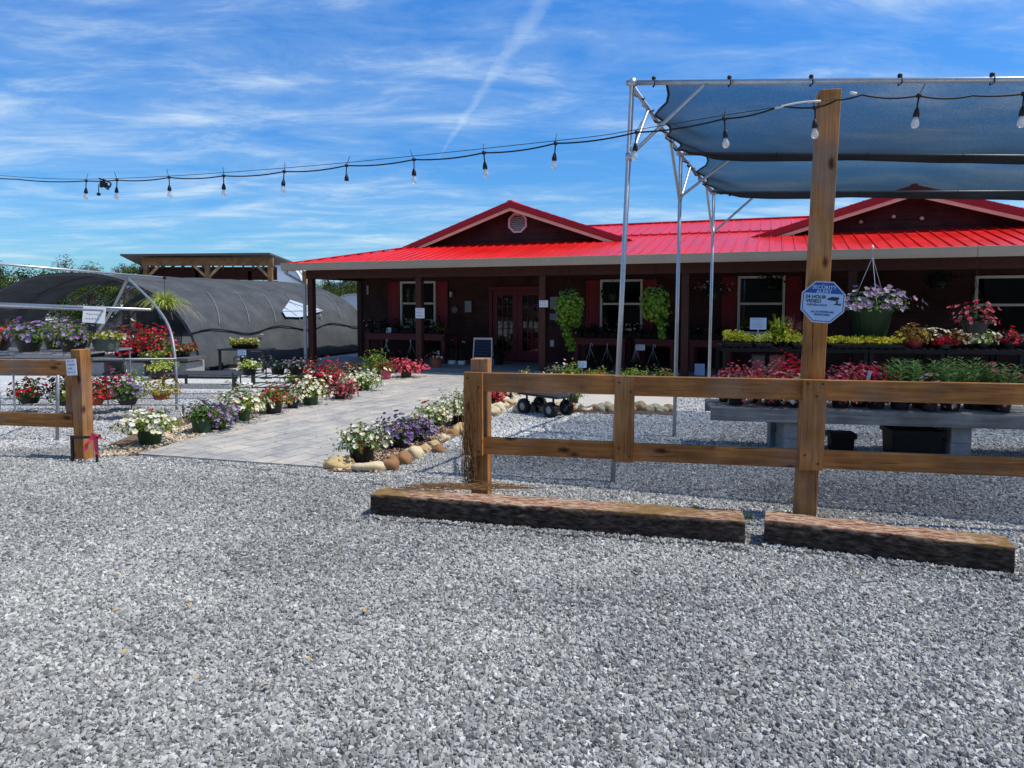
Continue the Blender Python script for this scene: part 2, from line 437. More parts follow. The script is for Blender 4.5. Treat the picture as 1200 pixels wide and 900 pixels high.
def pot_mesh(rt, rb, h):
    mb = MB()
    mb.lathe([(0.001, 0), (rb, 0), (rb * 1.01, .01), (rt * .97, h * .88), (rt * 1.04, h * .88), (rt * 1.06, h * .99), (rt * 1.0, h), (rt * .94, h * .98), (rt * .92, h * .9), (.001, h * .9)], 22)
    return mb

def planter(loc, label, pot=(.14, .11, .18), potm=None, fol=(.3, .22, 260, .05), folm=None, blo=(60, .03), blom=None, seed=0,
            name='flower_pot', cat='potted flowers', group=None, zmin=-.25, bzmin=-.1, wd=.6, lump=.45, rotz=None, low=0):
    t = thing(name, label, cat, loc, rng.uniform(0, 6.28) if rotz is None else rotz, group)
    if pot: pot_mesh(*pot).build('pot', potm or POTB, t, smooth=False)
    z0 = (pot[2] if pot else 0) + low
    fm = fol_mesh(fol[0], fol[1], fol[2], fol[3], z0, seed, zmin, lump, wd)
    few = blo and 0 < blo[0] < 90
    if few:                                  # a few stray blooms stay in the leaf mesh
        bb = blo_mesh(fol[0], fol[1], blo[0], blo[1], z0, seed, bzmin, lump); k = len(fm.v)
        fm.v += bb.v; fm.f += [tuple(i + k for i in f) for f in bb.f]; fm.m += [1] * len(bb.f)
    fm.build('foliage', [folm or GREEN, blom] if few else (folm or GREEN), t, fix=False)
    if blo and blo[0] and not few: blo_mesh(fol[0], fol[1], blo[0], blo[1], z0, seed, bzmin, lump).build('blooms', blom or W_BL, t, fix=False)
    return t

def blades_mesh(n, Ln, w, z0, seed, spread=.8, rise=1.0, r0=.05):
    rg = random.Random(seed); mb = MB()
    for _ in range(n):
        a = rg.uniform(0, 6.28); out = rg.uniform(.15, 1) * spread; ll = Ln * rg.uniform(.6, 1.1)
        d = Vector((math.cos(a), math.sin(a), 0)); s = Vector((-d.y, d.x, 0))
        prev = None
        for k in range(7):
            t = k / 6
            p = d * (r0 * rg.uniform(.8, 1) + ll * out * t) + Vector((0, 0, z0 + ll * rise * (t * 1.25 - t * t * (.45 + .9 * out))))
            ww = w * (1 - t) ** .6 * .5 + .0006
            cur = (p - s * ww, p + s * ww)
            if prev:
                i = len(mb.v); mb.v += [tuple(prev[0]), tuple(prev[1]), tuple(cur[1]), tuple(cur[0])]
                mb.f.append((i, i + 1, i + 2, i + 3)); mb.m.append(0)
            prev = cur
    # weld so that each blade is one island
    return mb

def weld(o, d=.0001):
    bm = bmesh.new(); bm.from_mesh(o.data); bmesh.ops.remove_doubles(bm, verts=bm.verts, dist=d); bm.to_mesh(o.data); bm.free(); return o

def lance_mesh(nst, H, Ln, Rr, z0, seed):
    rg = random.Random(seed); mb = MB()
    for _ in range(nst):
        a = rg.uniform(0, 6.28); q = Rr * math.sqrt(rg.random()); lean = rg.uniform(0, .35)
        b = Vector((math.cos(a) * q * .5, math.sin(a) * q * .5, z0)); d = Vector((math.cos(a) * lean, math.sin(a) * lean, 1)).normalized()
        h = H * rg.uniform(.7, 1.08)
        mb.tube([b, b + d * h], [.004, .002], 4)
        k = 0
        while k * .028 < h:
            p = b + d * (k * .028)
            for j in range(2):
                aa = k * 1.57 + j * math.pi + rg.uniform(-.3, .3)
                o = Vector((math.cos(aa), math.sin(aa), .55)).normalized()
                s = o.cross(d).normalized(); nn = s.cross(o); ll = Ln * rg.uniform(.7, 1.1) * (1 - .35 * k * .028 / h)
                i = len(mb.v); mb.v += [tuple(p), tuple(p + o * ll * .45 + s * ll * .13), tuple(p + o * ll - nn * ll * .1), tuple(p + o * ll * .45 - s * ll * .13)]
                mb.f += [(i, i + 1, i + 2), (i, i + 2, i + 3)]; mb.m += [0, 0]
            k += 1
    return mb

# ------------------------------------------------------------------ ground, path, beds
def pip(x, y, poly):
    c = False; j = len(poly) - 1
    for i in range(len(poly)):
        xi, yi = poly[i][0], poly[i][1]; xj, yj = poly[j][0], poly[j][1]
        if (yi > y) != (yj > y) and x < (xj - xi) * (y - yi) / (yj - yi) + xi: c = not c
        j = i
    return c

# building frame (needed for the apron)
BO = Vector((-5.02, 17.3, 0)); BYAW = -R(20.8)
EX = Vector((math.cos(BYAW), math.sin(BYAW), 0)); EY = Vector((-EX.y, EX.x, 0))
def BW(x, y, z=0): return BO + EX * x + EY * y + Vector((0, 0, z))
def bx(u, y):
    p = BO + EY * y
    return on_line(u, (p.x, p.y), (EX.x, EX.y))[1]
def bz(u, v, y):
    w = BW(bx(u, y), y); return AT(u, v, w.y).z

path_left = [G(*p) for p in ((163, 534), (232, 513), (300, 491), (360, 471), (410, 458), (445, 449))]
path_right = [G(*p) for p in ((386, 550), (440, 516), (500, 486), (535, 470), (562, 458), (590, 452))]
path_poly = path_left + [BW(bx(470, -.32), -.32), BW(bx(640, -.32), -.32)] + path_right[::-1]
apron = [G(562, 458), G(600, 472), G(640, 478), G(789, 478), BW(bx(800, -.32), -.32), BW(bx(640, -.32), -.32), G(590, 452)]
rbed_outer = [G(*p) for p in ((384, 553), (440, 555), (482, 541), (522, 518), (562, 498), (588, 484), (604, 474))]
rbed = rbed_outer + [G(600, 471), G(562, 458)] + path_right[:5][::-1]
lbed_outer = [G(*p) for p in ((118, 536), (128, 522), (190, 497), (255, 477), (315, 461), (370, 447), (420, 438))]
lbed = path_left[::-1] + lbed_outer
fbed = [G(604, 474), G(640, 479), G(789, 479), G(792, 487), G(700, 485), G(640, 484.5), G(600, 481)]
NOGRAVEL = [path_poly, apron, rbed, lbed, fbed]

def gravel_ground_mat():
    m, nt, out = new_mat('gravel_ground')
    mp = coords(nt)
    b = nd(nt, 'ShaderNodeBsdfPrincipled'); b.inputs['Roughness'].default_value = .9; b.inputs['Specular IOR Level'].default_value = .2
    vo = nd(nt, 'ShaderNodeTexVoronoi'); vo.inputs['Scale'].default_value = 34; L(nt, mp, 'Vector', vo, 'Vector')
    sep = nd(nt, 'ShaderNodeSeparateColor'); L(nt, vo, 'Color', sep, 0)
    r = ramp(nt, [(0, (.4, .4, .395)), (.5, (.6, .6, .585)), (1, (.78, .78, .75))]); L(nt, sep, 0, r, 'Fac')
    r2 = ramp(nt, [(.0, (1, 1, 1)), (.55, (.9, .9, .9)), (.9, (.6, .6, .6))]); L(nt, vo, 'Distance', r2, 'Fac')
    mx = nd(nt, 'ShaderNodeMix', data_type='RGBA', blend_type='MULTIPLY'); mx.inputs['Factor'].default_value = .8
    L(nt, r, 'Color', mx, 'A'); L(nt, r2, 'Color', mx, 'B')
    n = nd(nt, 'ShaderNodeTexNoise'); n.inputs['Scale'].default_value = .6; n.inputs['Detail'].default_value = 6; L(nt, mp, 'Vector', n, 'Vector')
    r3 = ramp(nt, [(.3, (.82, .82, .83)), (.7, (1.08, 1.08, 1.07))]); L(nt, n, 'Fac', r3, 'Fac')
    mx2 = nd(nt, 'ShaderNodeMix', data_type='RGBA', blend_type='MULTIPLY'); mx2.inputs['Factor'].default_value = 1
    L(nt, mx, 'Result', mx2, 'A'); L(nt, r3, 'Color', mx2, 'B')
    L(nt, mx2, 'Result', b, 'Base Color')
    bp = nd(nt, 'ShaderNodeBump'); bp.inputs['Strength'].default_value = .45; bp.inputs['Distance'].default_value = .02; bp.invert = True
    L(nt, vo, 'Distance', bp, 'Height'); L(nt, bp, 'Normal', b, 'Normal')
    L(nt, b, 'BSDF', out, 'Surface'); return m

mb = MB()
# one sheet reaching the horizon: finer near the camera
xs = [-3000, -600, -120, -40, -20, -10, 0, 10, 20, 40, 120, 600, 3000]; ys = [-400, -40, -5, 5, 15, 25, 40, 80, 200, 700, 4000]
idx = {}
for j, y in enumerate(ys):
    for i, x in enumerate(xs):
        idx[i, j] = len(mb.v); mb.v.append((x, y, 0))
for j in range(len(ys) - 1):
    for i in range(len(xs) - 1):
        mb.f.append((idx[i, j], idx[i + 1, j], idx[i + 1, j + 1], idx[i, j + 1])); mb.m.append(0)
structure(mb.build('gravel_ground', gravel_ground_mat(), fix=False))

def paving_mat():
    m, nt, out = new_mat('stamped_concrete')
    mp = coords(nt); mp.inputs['Rotation'].default_value = (0, 0, R(-62))
    b = nd(nt, 'ShaderNodeBsdfPrincipled'); b.inputs['Roughness'].default_value = .75; b.inputs['Specular IOR Level'].default_value = .3
    n0 = nd(nt, 'ShaderNodeTexNoise'); n0.inputs['Scale'].default_value = 6; L(nt, mp, 'Vector', n0, 'Vector')
    ma = nd(nt, 'ShaderNodeMix', data_type='RGBA'); ma.inputs['Factor'].default_value = .05; L(nt, mp, 'Vector', ma, 'A'); L(nt, n0, 'Color', ma, 'B')
    br = nd(nt, 'ShaderNodeTexBrick'); br.inputs['Scale'].default_value = 1; br.offset = .5
    br.inputs['Brick Width'].default_value = .46; br.inputs['Row Height'].default_value = .23; br.inputs['Mortar Size'].default_value = .012
    br.inputs['Mortar Smooth'].default_value = .4
    br.inputs['Color1'].default_value = (.41, .39, .355, 1); br.inputs['Color2'].default_value = (.47, .44, .395, 1); br.inputs['Mortar'].default_value = (.29, .29, .29, 1)
    L(nt, ma, 'Result', br, 'Vector')
    n = nd(nt, 'ShaderNodeTexNoise'); n.inputs['Scale'].default_value = 2.2; n.inputs['Detail'].default_value = 9; n.inputs['Roughness'].default_value = .7; L(nt, mp, 'Vector', n, 'Vector')
    r = ramp(nt, [(.3, (.6, .61, .64)), (.47, (.9, .9, .9)), (.53, (1.02, 1.0, .96)), (.68, (1.3, 1.2, 1.04))]); L(nt, n, 'Fac', r, 'Fac')
    mx = nd(nt, 'ShaderNodeMix', data_type='RGBA', blend_type='MULTIPLY'); mx.inputs['Factor'].default_value = 1
    L(nt, br, 'Color', mx, 'A'); L(nt, r, 'Color', mx, 'B'); L(nt, mx, 'Result', b, 'Base Color')
    n5 = nd(nt, 'ShaderNodeTexNoise'); n5.inputs['Scale'].default_value = 25; n5.inputs['Detail'].default_value = 6; L(nt, mp, 'Vector', n5, 'Vector')
    bp = nd(nt, 'ShaderNodeBump'); bp.inputs['Strength'].default_value = .6; bp.inputs['Distance'].default_value = .012; L(nt, n5, 'Fac', bp, 'Height')
    bp2 = nd(nt, 'ShaderNodeBump'); bp2.inputs['Strength'].default_value = .6; bp2.inputs['Distance'].default_value = .01; bp2.invert = True
    L(nt, br, 'Fac', bp2, 'Height'); L(nt, bp, 'Normal', bp2, 'Normal'); L(nt, bp2, 'Normal', b, 'Normal')
    L(nt, b, 'BSDF', out, 'Surface'); return m

def slab(poly, z0, z1): return MB().prism([Vector((p.x, p.y, z0)) for p in poly], (0, 0, z1 - z0))
structure(slab(path_poly, -.05, .022).build('path', paving_mat()))
structure(slab(apron, -.05, .018).build('concrete_apron', pm('beige_concrete', (.56, .51, .44), (.47, .43, .38), 3, .85, .25)))
BEDM = pm('bed_mulch', (.22, .14, .085), (.1, .06, .04), 22, .95, .6)
structure(slab(rbed, -.05, .014).build('flower_bed', BEDM))
structure(slab(lbed, -.05, .014).build('flower_bed', BEDM))
structure(slab(fbed, -.05, .012).build('flower_bed', BEDM))

# crushed stone scattered as geometry (stuff)
def stone_mat(name, stops, rough=.85):
    m, nt, out = new_mat(name)
    oi = nd(nt, 'ShaderNodeObjectInfo'); r0 = ramp(nt, stops); L(nt, oi, 'Random', r0, 'Fac')
    # broad patches of dust and fines, and worn wheel tracks, over the lot
    mpl = nd(nt, 'ShaderNodeMapping'); mpl.inputs['Scale'].default_value = (.35, .9, .3); mpl.inputs['Rotation'].default_value = (0, 0, R(12)); L(nt, oi, 'Location', mpl, 'Vector')
    nl = nd(nt, 'ShaderNodeTexNoise'); nl.inputs['Scale'].default_value = 1.1; nl.inputs['Detail'].default_value = 4; nl.inputs['Distortion'].default_value = .6; L(nt, mpl, 'Vector', nl, 'Vector')
    rl = ramp(nt, [(.34, (.70, .70, .70)), (.5, (.95, .95, .94)), (.66, (1.14, 1.13, 1.1))]); L(nt, nl, 'Fac', rl, 'Fac')
    r = nd(nt, 'ShaderNodeMix', data_type='RGBA', blend_type='MULTIPLY'); r.inputs['Factor'].default_value = 1
    L(nt, r0, 'Color', r, 'A'); L(nt, rl, 'Color', r, 'B')
    tc = nd(nt, 'ShaderNodeTexCoord'); n = nd(nt, 'ShaderNodeTexNoise'); n.inputs['Scale'].default_value = 1.7; n.inputs['Detail'].default_value = 5
    L(nt, tc, 'Object', n, 'Vector')
    r2 = ramp(nt, [(.35, (.78, .78, .79)), (.65, (1.12, 1.12, 1.12))]); L(nt, n, 'Fac', r2, 'Fac')
    mx = nd(nt, 'ShaderNodeMix', data_type='RGBA', blend_type='MULTIPLY'); mx.inputs['Factor'].default_value = 1
    L(nt, r, 'Result', mx, 'A'); L(nt, r2, 'Color', mx, 'B')
    b = nd(nt, 'ShaderNodeBsdfPrincipled'); b.inputs['Roughness'].default_value = rough; b.inputs['Specular IOR Level'].default_value = .3
    L(nt, mx, 'Result', b, 'Base Color'); L(nt, b, 'BSDF', out, 'Surface'); return m

def scatter(name, density, size, mat, flat=.6, seed=0, npts=11):
    ng = bpy.data.node_groups.new(name, 'GeometryNodeTree')
    ng.interface.new_socket('Geometry', in_out='INPUT', socket_type='NodeSocketGeometry')
    ng.interface.new_socket('Geometry', in_out='OUTPUT', socket_type='NodeSocketGeometry')
    N = ng.nodes; K = ng.links
    gi = N.new('NodeGroupInput'); go = N.new('NodeGroupOutput')
    dp = N.new('GeometryNodeDistributePointsOnFaces'); dp.inputs['Density'].default_value = density; dp.inputs['Seed'].default_value = seed
    K.new(gi.outputs[0], dp.inputs['Mesh'])
    jn = N.new('GeometryNodeJoinGeometry')
    for k in range(9):
        pn = N.new('GeometryNodePoints'); pn.inputs['Count'].default_value = npts
        rv = N.new('FunctionNodeRandomValue'); rv.data_type = 'FLOAT_VECTOR'
        rv.inputs[0].default_value = (-1, -1, -1); rv.inputs[1].default_value = (1, 1, 1); rv.inputs['Seed'].default_value = k + 31 + seed
        K.new(rv.outputs[0], pn.inputs['Position'])
        ch = N.new('GeometryNodeConvexHull'); K.new(pn.outputs[0], ch.inputs[0])
        sm = N.new('GeometryNodeSetMaterial'); sm.inputs['Material'].default_value = mat; K.new(ch.outputs[0], sm.inputs[0])
        ti = N.new('GeometryNodeGeometryToInstance'); K.new(sm.outputs[0], ti.inputs[0]); K.new(ti.outputs[0], jn.inputs[0])
    ip = N.new('GeometryNodeInstanceOnPoints'); K.new(dp.outputs['Points'], ip.inputs['Points']); K.new(jn.outputs[0], ip.inputs['Instance'])
    ip.inputs['Pick Instance'].default_value = True
    ri = N.new('FunctionNodeRandomValue'); ri.data_type = 'INT'; ri.inputs[4].default_value = 0; ri.inputs[5].default_value = 8; ri.inputs['Seed'].default_value = 5
    K.new(ri.outputs[2], ip.inputs['Instance Index'])
    rr = N.new('FunctionNodeRandomValue'); rr.data_type = 'FLOAT_VECTOR'; rr.inputs[0].default_value = (-.75, -.75, 0); rr.inputs[1].default_value = (.75, .75, 6.28); rr.inputs['Seed'].default_value = 6
    e2r = N.new('FunctionNodeEulerToRotation'); K.new(rr.outputs[0], e2r.inputs[0]); K.new(e2r.outputs[0], ip.inputs['Rotation'])
    rs = N.new('FunctionNodeRandomValue'); rs.data_type = 'FLOAT_VECTOR'
    a, b = size
    rs.inputs[0].default_value = (.8, .8, .8 * flat); rs.inputs[1].default_value = (1.2, 1.2, 1.2 * flat); rs.inputs['Seed'].default_value = 7
    rf = N.new('FunctionNodeRandomValue'); rf.data_type = 'FLOAT'; rf.inputs['Seed'].default_value = 8
    po = N.new('ShaderNodeMath'); po.operation = 'POWER'; K.new(rf.outputs[1], po.inputs[0]); po.inputs[1].default_value = 2.0     # many small, few large
    mr = N.new('ShaderNodeMapRange'); mr.inputs['To Min'].default_value = a; mr.inputs['To Max'].default_value = b; K.new(po.outputs[0], mr.inputs['Value'])
    sc = N.new('ShaderNodeVectorMath'); sc.operation = 'SCALE'; K.new(rs.outputs[0], sc.inputs[0]); K.new(mr.outputs[0], sc.inputs['Scale'])
    K.new(sc.outputs[0], ip.inputs['Scale'])
    K.new(ip.outputs[0], go.inputs[0])
    return ng

def scatter_object(name, cells_pts, ng, z):
    """cells_pts: list of polygons (plan) that carry the stones"""
    mb = MB()
    for poly in cells_pts: mb.face([(p[0], p[1], z) for p in poly])
    o = mb.build(name, MATS['gravel_ground'], fix=False)
    md = o.modifiers.new('scatter', 'NODES'); md.node_group = ng
    return stuff(o)

GREYS = [(0, (.11, .108, .102)), (.12, (.21, .207, .197)), (.5, (.37, .366, .348)), (.85, (.48, .474, .45)), (.97, (.64, .635, .60)), (1, (.5, .465, .40))]
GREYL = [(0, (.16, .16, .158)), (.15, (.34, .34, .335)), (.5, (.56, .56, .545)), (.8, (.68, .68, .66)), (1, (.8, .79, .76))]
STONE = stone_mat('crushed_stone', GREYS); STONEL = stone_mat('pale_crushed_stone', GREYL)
def cells(y0, y1, c):
    out = []; y = y0
    while y < y1:
        h = c; w = .79 * (y + h) + .9; n = int(w / c) + 1
        run = None
        for i in range(-n, n + 1):
            x = i * c; ok = not any(pip(x + c / 2, y + h / 2, P) for P in NOGRAVEL)
            if ok and run is None: run = x
            if (not ok or i == n) and run is not None:
                xe = x if not ok else x + c
                out.append([(run, y), (xe, y), (xe, y + h), (run, y + h)]); run = None
        y += h
    return out
scatter_object('gravel', cells(1.7, 4.2, .1), scatter('gravel_near', 7600, (.0052, .0152), STONE, .88, 1, 15), .004)
scatter_object('gravel', cells(4.2, 7.4, .1), scatter('gravel_mid', 5200, (.0058, .0158), STONE, .88, 2, 15), .003)
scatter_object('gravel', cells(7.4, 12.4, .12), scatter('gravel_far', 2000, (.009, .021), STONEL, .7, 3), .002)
scatter_object('gravel', [[(p.x, p.y) for p in path_poly]], scatter('gravel_spilled', 14, (.005, .013), STONE, .8, 9), .024)
tl = []
for (ta, tb) in (((430, 606.5), (876, 642)), ((893, 640.5), (1192, 677))):
    p, q = G(*ta), G(*tb); n_ = Vector((q.y - p.y, p.x - q.x, 0)).normalized()
    for k in range(14):
        a_, b_ = p.lerp(q, k / 14), p.lerp(q, (k + 1) / 14); tl.append([a_ - n_ * .01, a_ + n_ * (.03 + .03 * ((k * 7) % 3)), b_ + n_ * (.03 + .03 * ((k * 7 + 7) % 3)), b_ - n_ * .01])
scatter_object('gravel', tl, scatter('gravel_heaped', 5200, (.007, .016), STONE, .9, 12, 15), .017)
# pea gravel in the flower beds
PEA = stone_mat('pea_gravel', [(0, (.35, .22, .12)), (.3, (.55, .42, .27)), (.7, (.7, .6, .43)), (1, (.78, .72, .6))])
BPEA = stone_mat('brown_pebble', [(0, (.16, .08, .05)), (.4, (.33, .2, .13)), (.8, (.5, .37, .26)), (1, (.65, .56, .45))])
strips = []
for i in range(len(path_left) - 1):
    a, b = path_left[i], path_left[i + 1]; c, d = lbed_outer[min(i + 1, 6)], lbed_outer[min(i + 2, 6)]
    strips.append([a, b, b.lerp(d, .55), a.lerp(c, .55)])
strips.append([path_left[0], path_left[0].lerp(lbed_outer[1], .6), lbed_outer[1], lbed_outer[0]])
scatter_object('pea_gravel', strips, scatter('pea_gravel_scatter', 1500, (.011, .024), PEA, .7, 4, 16), .018)
rs = []
for i in range(5):
    a, b = path_right[i], path_right[i + 1] if i < 4 else G(600, 471); c, d = rbed_outer[i + 1], rbed_outer[i + 2]
    rs.append([a, c, d, b])
rs.append([path_right[0], rbed_outer[0], rbed_outer[1]])
scatter_object('bed_pebbles', rs, scatter('bed_pebble_scatter', 900, (.012, .03), BPEA, .6, 5, 14), .018)

# rounded rocks along the beds
ROCKM = [pm('tan_rock', (.66, .5, .25), (.46, .32, .14), 7, .85, .4), pm('cream_rock', (.74, .62, .4), (.58, .46, .27), 7, .85, .4),
         pm('brown_rock', (.42, .23, .1), (.2, .09, .04), 8, .85, .45), pm('pale_rock', (.74, .65, .48), (.6, .5, .35), 7, .85, .4)]
def rock_mesh(seed):
    bm = bmesh.new(); bmesh.ops.create_icosphere(bm, subdivisions=3, radius=1)
    for v in bm.verts:
        n = mnoise.noise(v.co * 1.1 + Vector((seed * 5.1, 0, 0))) * .42 + mnoise.noise(v.co * 2.6 + Vector((0, seed * 3.3, 0))) * .16 + mnoise.noise(v.co * 7 + Vector((0, 0, seed))) * .045
        v.co *= 1 + n
    me = bpy.data.meshes.new('rock'); bm.to_mesh(me); bm.free()
    me.polygons.foreach_set('use_smooth', [True] * len(me.polygons)); return me
ROCKS = [rock_mesh(i) for i in range(7)]
def rock(p, sx, sy, sz, mi, label, group=None):
    me = ROCKS[rng.randrange(7)].copy(); me.materials.append(ROCKM[mi])
    o = put('rock', me, None, (p.x, p.y, sz * .3), rng.uniform(-.6, .6)); o.rotation_euler = (rng.uniform(-.25, .25), rng.uniform(-.25, .25), rng.uniform(-.6, .6)); o.scale = (sx, sy, sz)
    return tag(o, label, 'rock', group)
rock(G(399, 548), .155, .11, .085, 0, 'big flat tan rock at the near corner of the paved path')
rock(G(434, 552), .15, .09, .07, 1, 'long cream rock lying right of the tan corner rock')
rock(G(458, 550), .07, .1, .09, 2, 'rusty brown rock next to the long cream rock at the gravel edge')
rock(G(473, 543), .08, .1, .085, 2, 'second rusty brown rock from the near end of the rock edging')
i = 0
pts = [(485, 536, 1), (497, 529, 0), (508, 524, 0), (514, 530, 2), (520, 516, 1), (531, 511, 2), (539, 508, 0), (545, 502, 2), (552, 499, 1), (560, 494, 3), (568, 490, 0), (577, 487, 1), (584, 482, 3), (591, 478, 1), (597, 474, 0), (588, 472, 3), (580, 477, 3), (570, 482, 1), (602, 470, 3)]
for u, v, mi in pts:
    s = rng.uniform(.6, 1.25)
    rock(G(u, v), .095 * s, .08 * s, .08 * s, mi, 'rounded river rock in the edging of the right flower bed', 'rocks edging the right flower bed')
for u in range(608, 792, 8):
    mi = rng.choice([0, 1, 1, 2, 3]); s = rng.uniform(.75, 1.25)
    rock(G(u, 481.5 + rng.uniform(-1.3, 1.6)), .1 * s, .09 * s, .08 * s, mi, 'rounded rock in the row in front of the beige concrete apron', 'rocks edging the concrete apron')

# ------------------------------------------------------------------ right fence and railway ties
FY = -math.atan2(.45, 2.4)
f0 = on_line(559, (0, 5.42), (1, 0))[0]; fdir = (math.cos(FY), math.sin(FY))
def fx(u): return on_line(u, (f0.x, f0.y), fdir)[1]
fence = thing('wooden_fence', 'brown two-rail wooden fence with one tall post, standing behind the old railway ties', 'fence', f0, FY)
xb, xt = fx(733), fx(953)
MB().box(-.065, .075, .045, .185, 0, 1.155).build('post', FENCE_Z, fence, bevel=.006)
mb = MB(); ln = .055
mb.hexa([(xt - .07, .045, 0), (xt + .07, .045, 0), (xt + .07, .185, 0), (xt - .07, .185, 0)] + [(xt + .095 - .07 + (0 if k in (0, 3) else .14), .045 if k < 2 else .185, 3.12) for k in range(4)])
tallp = mb.build('tall_post', FENCE_Z, fence, bevel=.006)
MB().box(5.3, 5.44, .045, .185, 0, 1.155).build('post', FENCE_Z, fence, bevel=.006)
for z0, z1 in ((.90, 1.05), (.40, .535)):
    MB().box(-.08, xb - .002, .003, .043, z0, z1).build('rail', FENCE_X, fence, bevel=.005)
    MB().box(xb + .002, xt + .02, .003, .043, z0 - .006, z1 - .004).build('rail', FENCE_X, fence, bevel=.005)
    MB().box(xt + .024, 5.44, .003, .043, z0 - .004, z1 - .006).build('rail', FENCE_X, fence, bevel=.005)
def screws(mb, pts):
    for x, z in pts: mb.lathe([(.001, -.046), (.008, -.0455), (.0085, -.038)], 8, (x, 0, z), mi=1, axis='y')
    return mb
SCREWM = pm('rusty_screw', (.06, .035, .025), (.03, .02, .015), 40, .7)
screws(MB().box(-.1, .048, -.04, 0, .395, 1.055), ((-.07, 1.01), (.02, .94), (-.06, .5), (.02, .43))).build('batten', [FENCE_Z, SCREWM], fence)
screws(MB().box(xb - .075, xb + .075, -.04, 0, .392, 1.047), ((xb - .04, 1.0), (xb + .045, .93), (xb - .04, .5), (xb + .04, .44))).build('batten', [FENCE_Z, SCREWM], fence)
mb_ = MB().hexa([(xt - .075, -.04, .39), (xt + .085, -.04, .39), (xt + .085, 0, .39), (xt - .075, 0, .39), (xt - .058, -.04, 1.046), (xt + .102, -.04, 1.046), (xt + .102, 0, 1.046), (xt - .058, 0, 1.046)])
screws(mb_, ((xt - .03, 1.02), (xt + .07, 1.02), (xt + .03, .93), (xt - .04, .5), (xt + .05, .44))).build('batten', [FENCE_Z, SCREWM], fence)

def rough_timber(sx, sy, sz, amp, seed):
    bm = bmesh.new(); bmesh.ops.create_cube(bm, size=1)
    for v in bm.verts: v.co = Vector((v.co.x * sx, v.co.y * sy, (v.co.z + .5) * sz))
    bmesh.ops.bevel(bm, geom=bm.edges[:], offset=.008, segments=2, affect='EDGES', profile=.6)
    for k in range(1, 70):
        bmesh.ops.bisect_plane(bm, geom=bm.verts[:] + bm.edges[:] + bm.faces[:], plane_co=((k / 70 - .5) * sx, 0, 0), plane_no=(1, 0, 0))
    for k in range(1, 6):
        bmesh.ops.bisect_plane(bm, geom=bm.verts[:] + bm.edges[:] + bm.faces[:], plane_co=(0, (k / 6 - .5) * sy, 0), plane_no=(0, 1, 0))
        bmesh.ops.bisect_plane(bm, geom=bm.verts[:] + bm.edges[:] + bm.faces[:], plane_co=(0, 0, k / 6 * sz), plane_no=(0, 0, 1))
    for v in bm.verts:
        p = Vector((v.co.x * 5, v.co.y * 18, v.co.z * 18)) + Vector((seed * 7, 0, 0))
        k = mnoise.noise(p) * amp + mnoise.noise(p * 2.7) * amp * .8 + mnoise.noise(Vector((v.co.x * 1.1, seed, 0))) * amp * .8
        d = Vector((0, v.co.y / sy, (v.co.z / sz - .5)))
        v.co += d * k * 2
    me = bpy.data.meshes.new('railway_tie'); bm.to_mesh(me); bm.free(); me.materials.append(None)
    return me
def tie_mat():
    m, nt, out = new_mat('old_tie')
    b = nd(nt, 'ShaderNodeBsdfPrincipled'); b.inputs['Roughness'].default_value = .92; b.inputs['Specular IOR Level'].default_value = .2
    mp = coords(nt, (7, 22, 22))
    n = nd(nt, 'ShaderNodeTexNoise'); n.inputs['Scale'].default_value = 2.0; n.inputs['Detail'].default_value = 9; n.inputs['Roughness'].default_value = .7; L(nt, mp, 'Vector', n, 'Vector')
    rs_ = ramp(nt, [(.33, (.008, .007, .006)), (.47, (.045, .032, .025)), (.58, (.10, .072, .055)), (.72, (.22, .17, .135))]); L(nt, n, 'Fac', rs_, 'Fac')
    rt_ = ramp(nt, [(.32, (.03, .012, .009)), (.42, (.17, .07, .045)), (.5, (.34, .19, .12)), (.6, (.56, .43, .31)), (.72, (.2, .085, .05))]); L(nt, n, 'Fac', rt_, 'Fac')
    # weathering: the bleached top of the timber (z of the object)
    tc = nd(nt, 'ShaderNodeTexCoord'); sx = nd(nt, 'ShaderNodeSeparateXYZ'); L(nt, tc, 'Object', sx, 0)
    n2 = nd(nt, 'ShaderNodeTexNoise'); n2.inputs['Scale'].default_value = 12; n2.inputs['Detail'].default_value = 5; L(nt, tc, 'Object', n2, 'Vector')
    ma = nd(nt, 'ShaderNodeMath', operation='MULTIPLY_ADD'); L(nt, n2, 'Fac', ma, 0); ma.inputs[1].default_value = .05; L(nt, sx, 'Z', ma, 2)
    mr = nd(nt, 'ShaderNodeMapRange'); mr.inputs['From Min'].default_value = .172; mr.inputs['From Max'].default_value = .195; L(nt, ma, 0, mr, 'Value')
    mx = nd(nt, 'ShaderNodeMix', data_type='RGBA'); L(nt, mr, 0, mx, 'Factor'); L(nt, rs_, 'Color', mx, 'A')
    nm = nd(nt, 'ShaderNodeTexNoise'); nm.inputs['Scale'].default_value = 2.2; nm.inputs['Detail'].default_value = 7; L(nt, tc, 'Object', nm, 'Vector')
    rm = ramp(nt, [(.5, (0, 0, 0)), (.62, (.8, .8, .8))]); L(nt, nm, 'Fac', rm, 'Fac')
    mo = nd(nt, 'ShaderNodeMix', data_type='RGBA'); L(nt, rm, 'Color', mo, 'Factor'); L(nt, rt_, 'Color', mo, 'A'); mo.inputs['B'].default_value = (.2, .12, .035, 1); L(nt, mo, 'Result', mx, 'B')
    L(nt, mx, 'Result', b, 'Base Color')
    bp = nd(nt, 'ShaderNodeBump'); bp.inputs['Strength'].default_value = .9; bp.inputs['Distance'].default_value = .012; L(nt, n, 'Fac', bp, 'Height'); L(nt, bp, 'Normal', b, 'Normal')
    L(nt, b, 'BSDF', out, 'Surface'); return m
TIEM = tie_mat()
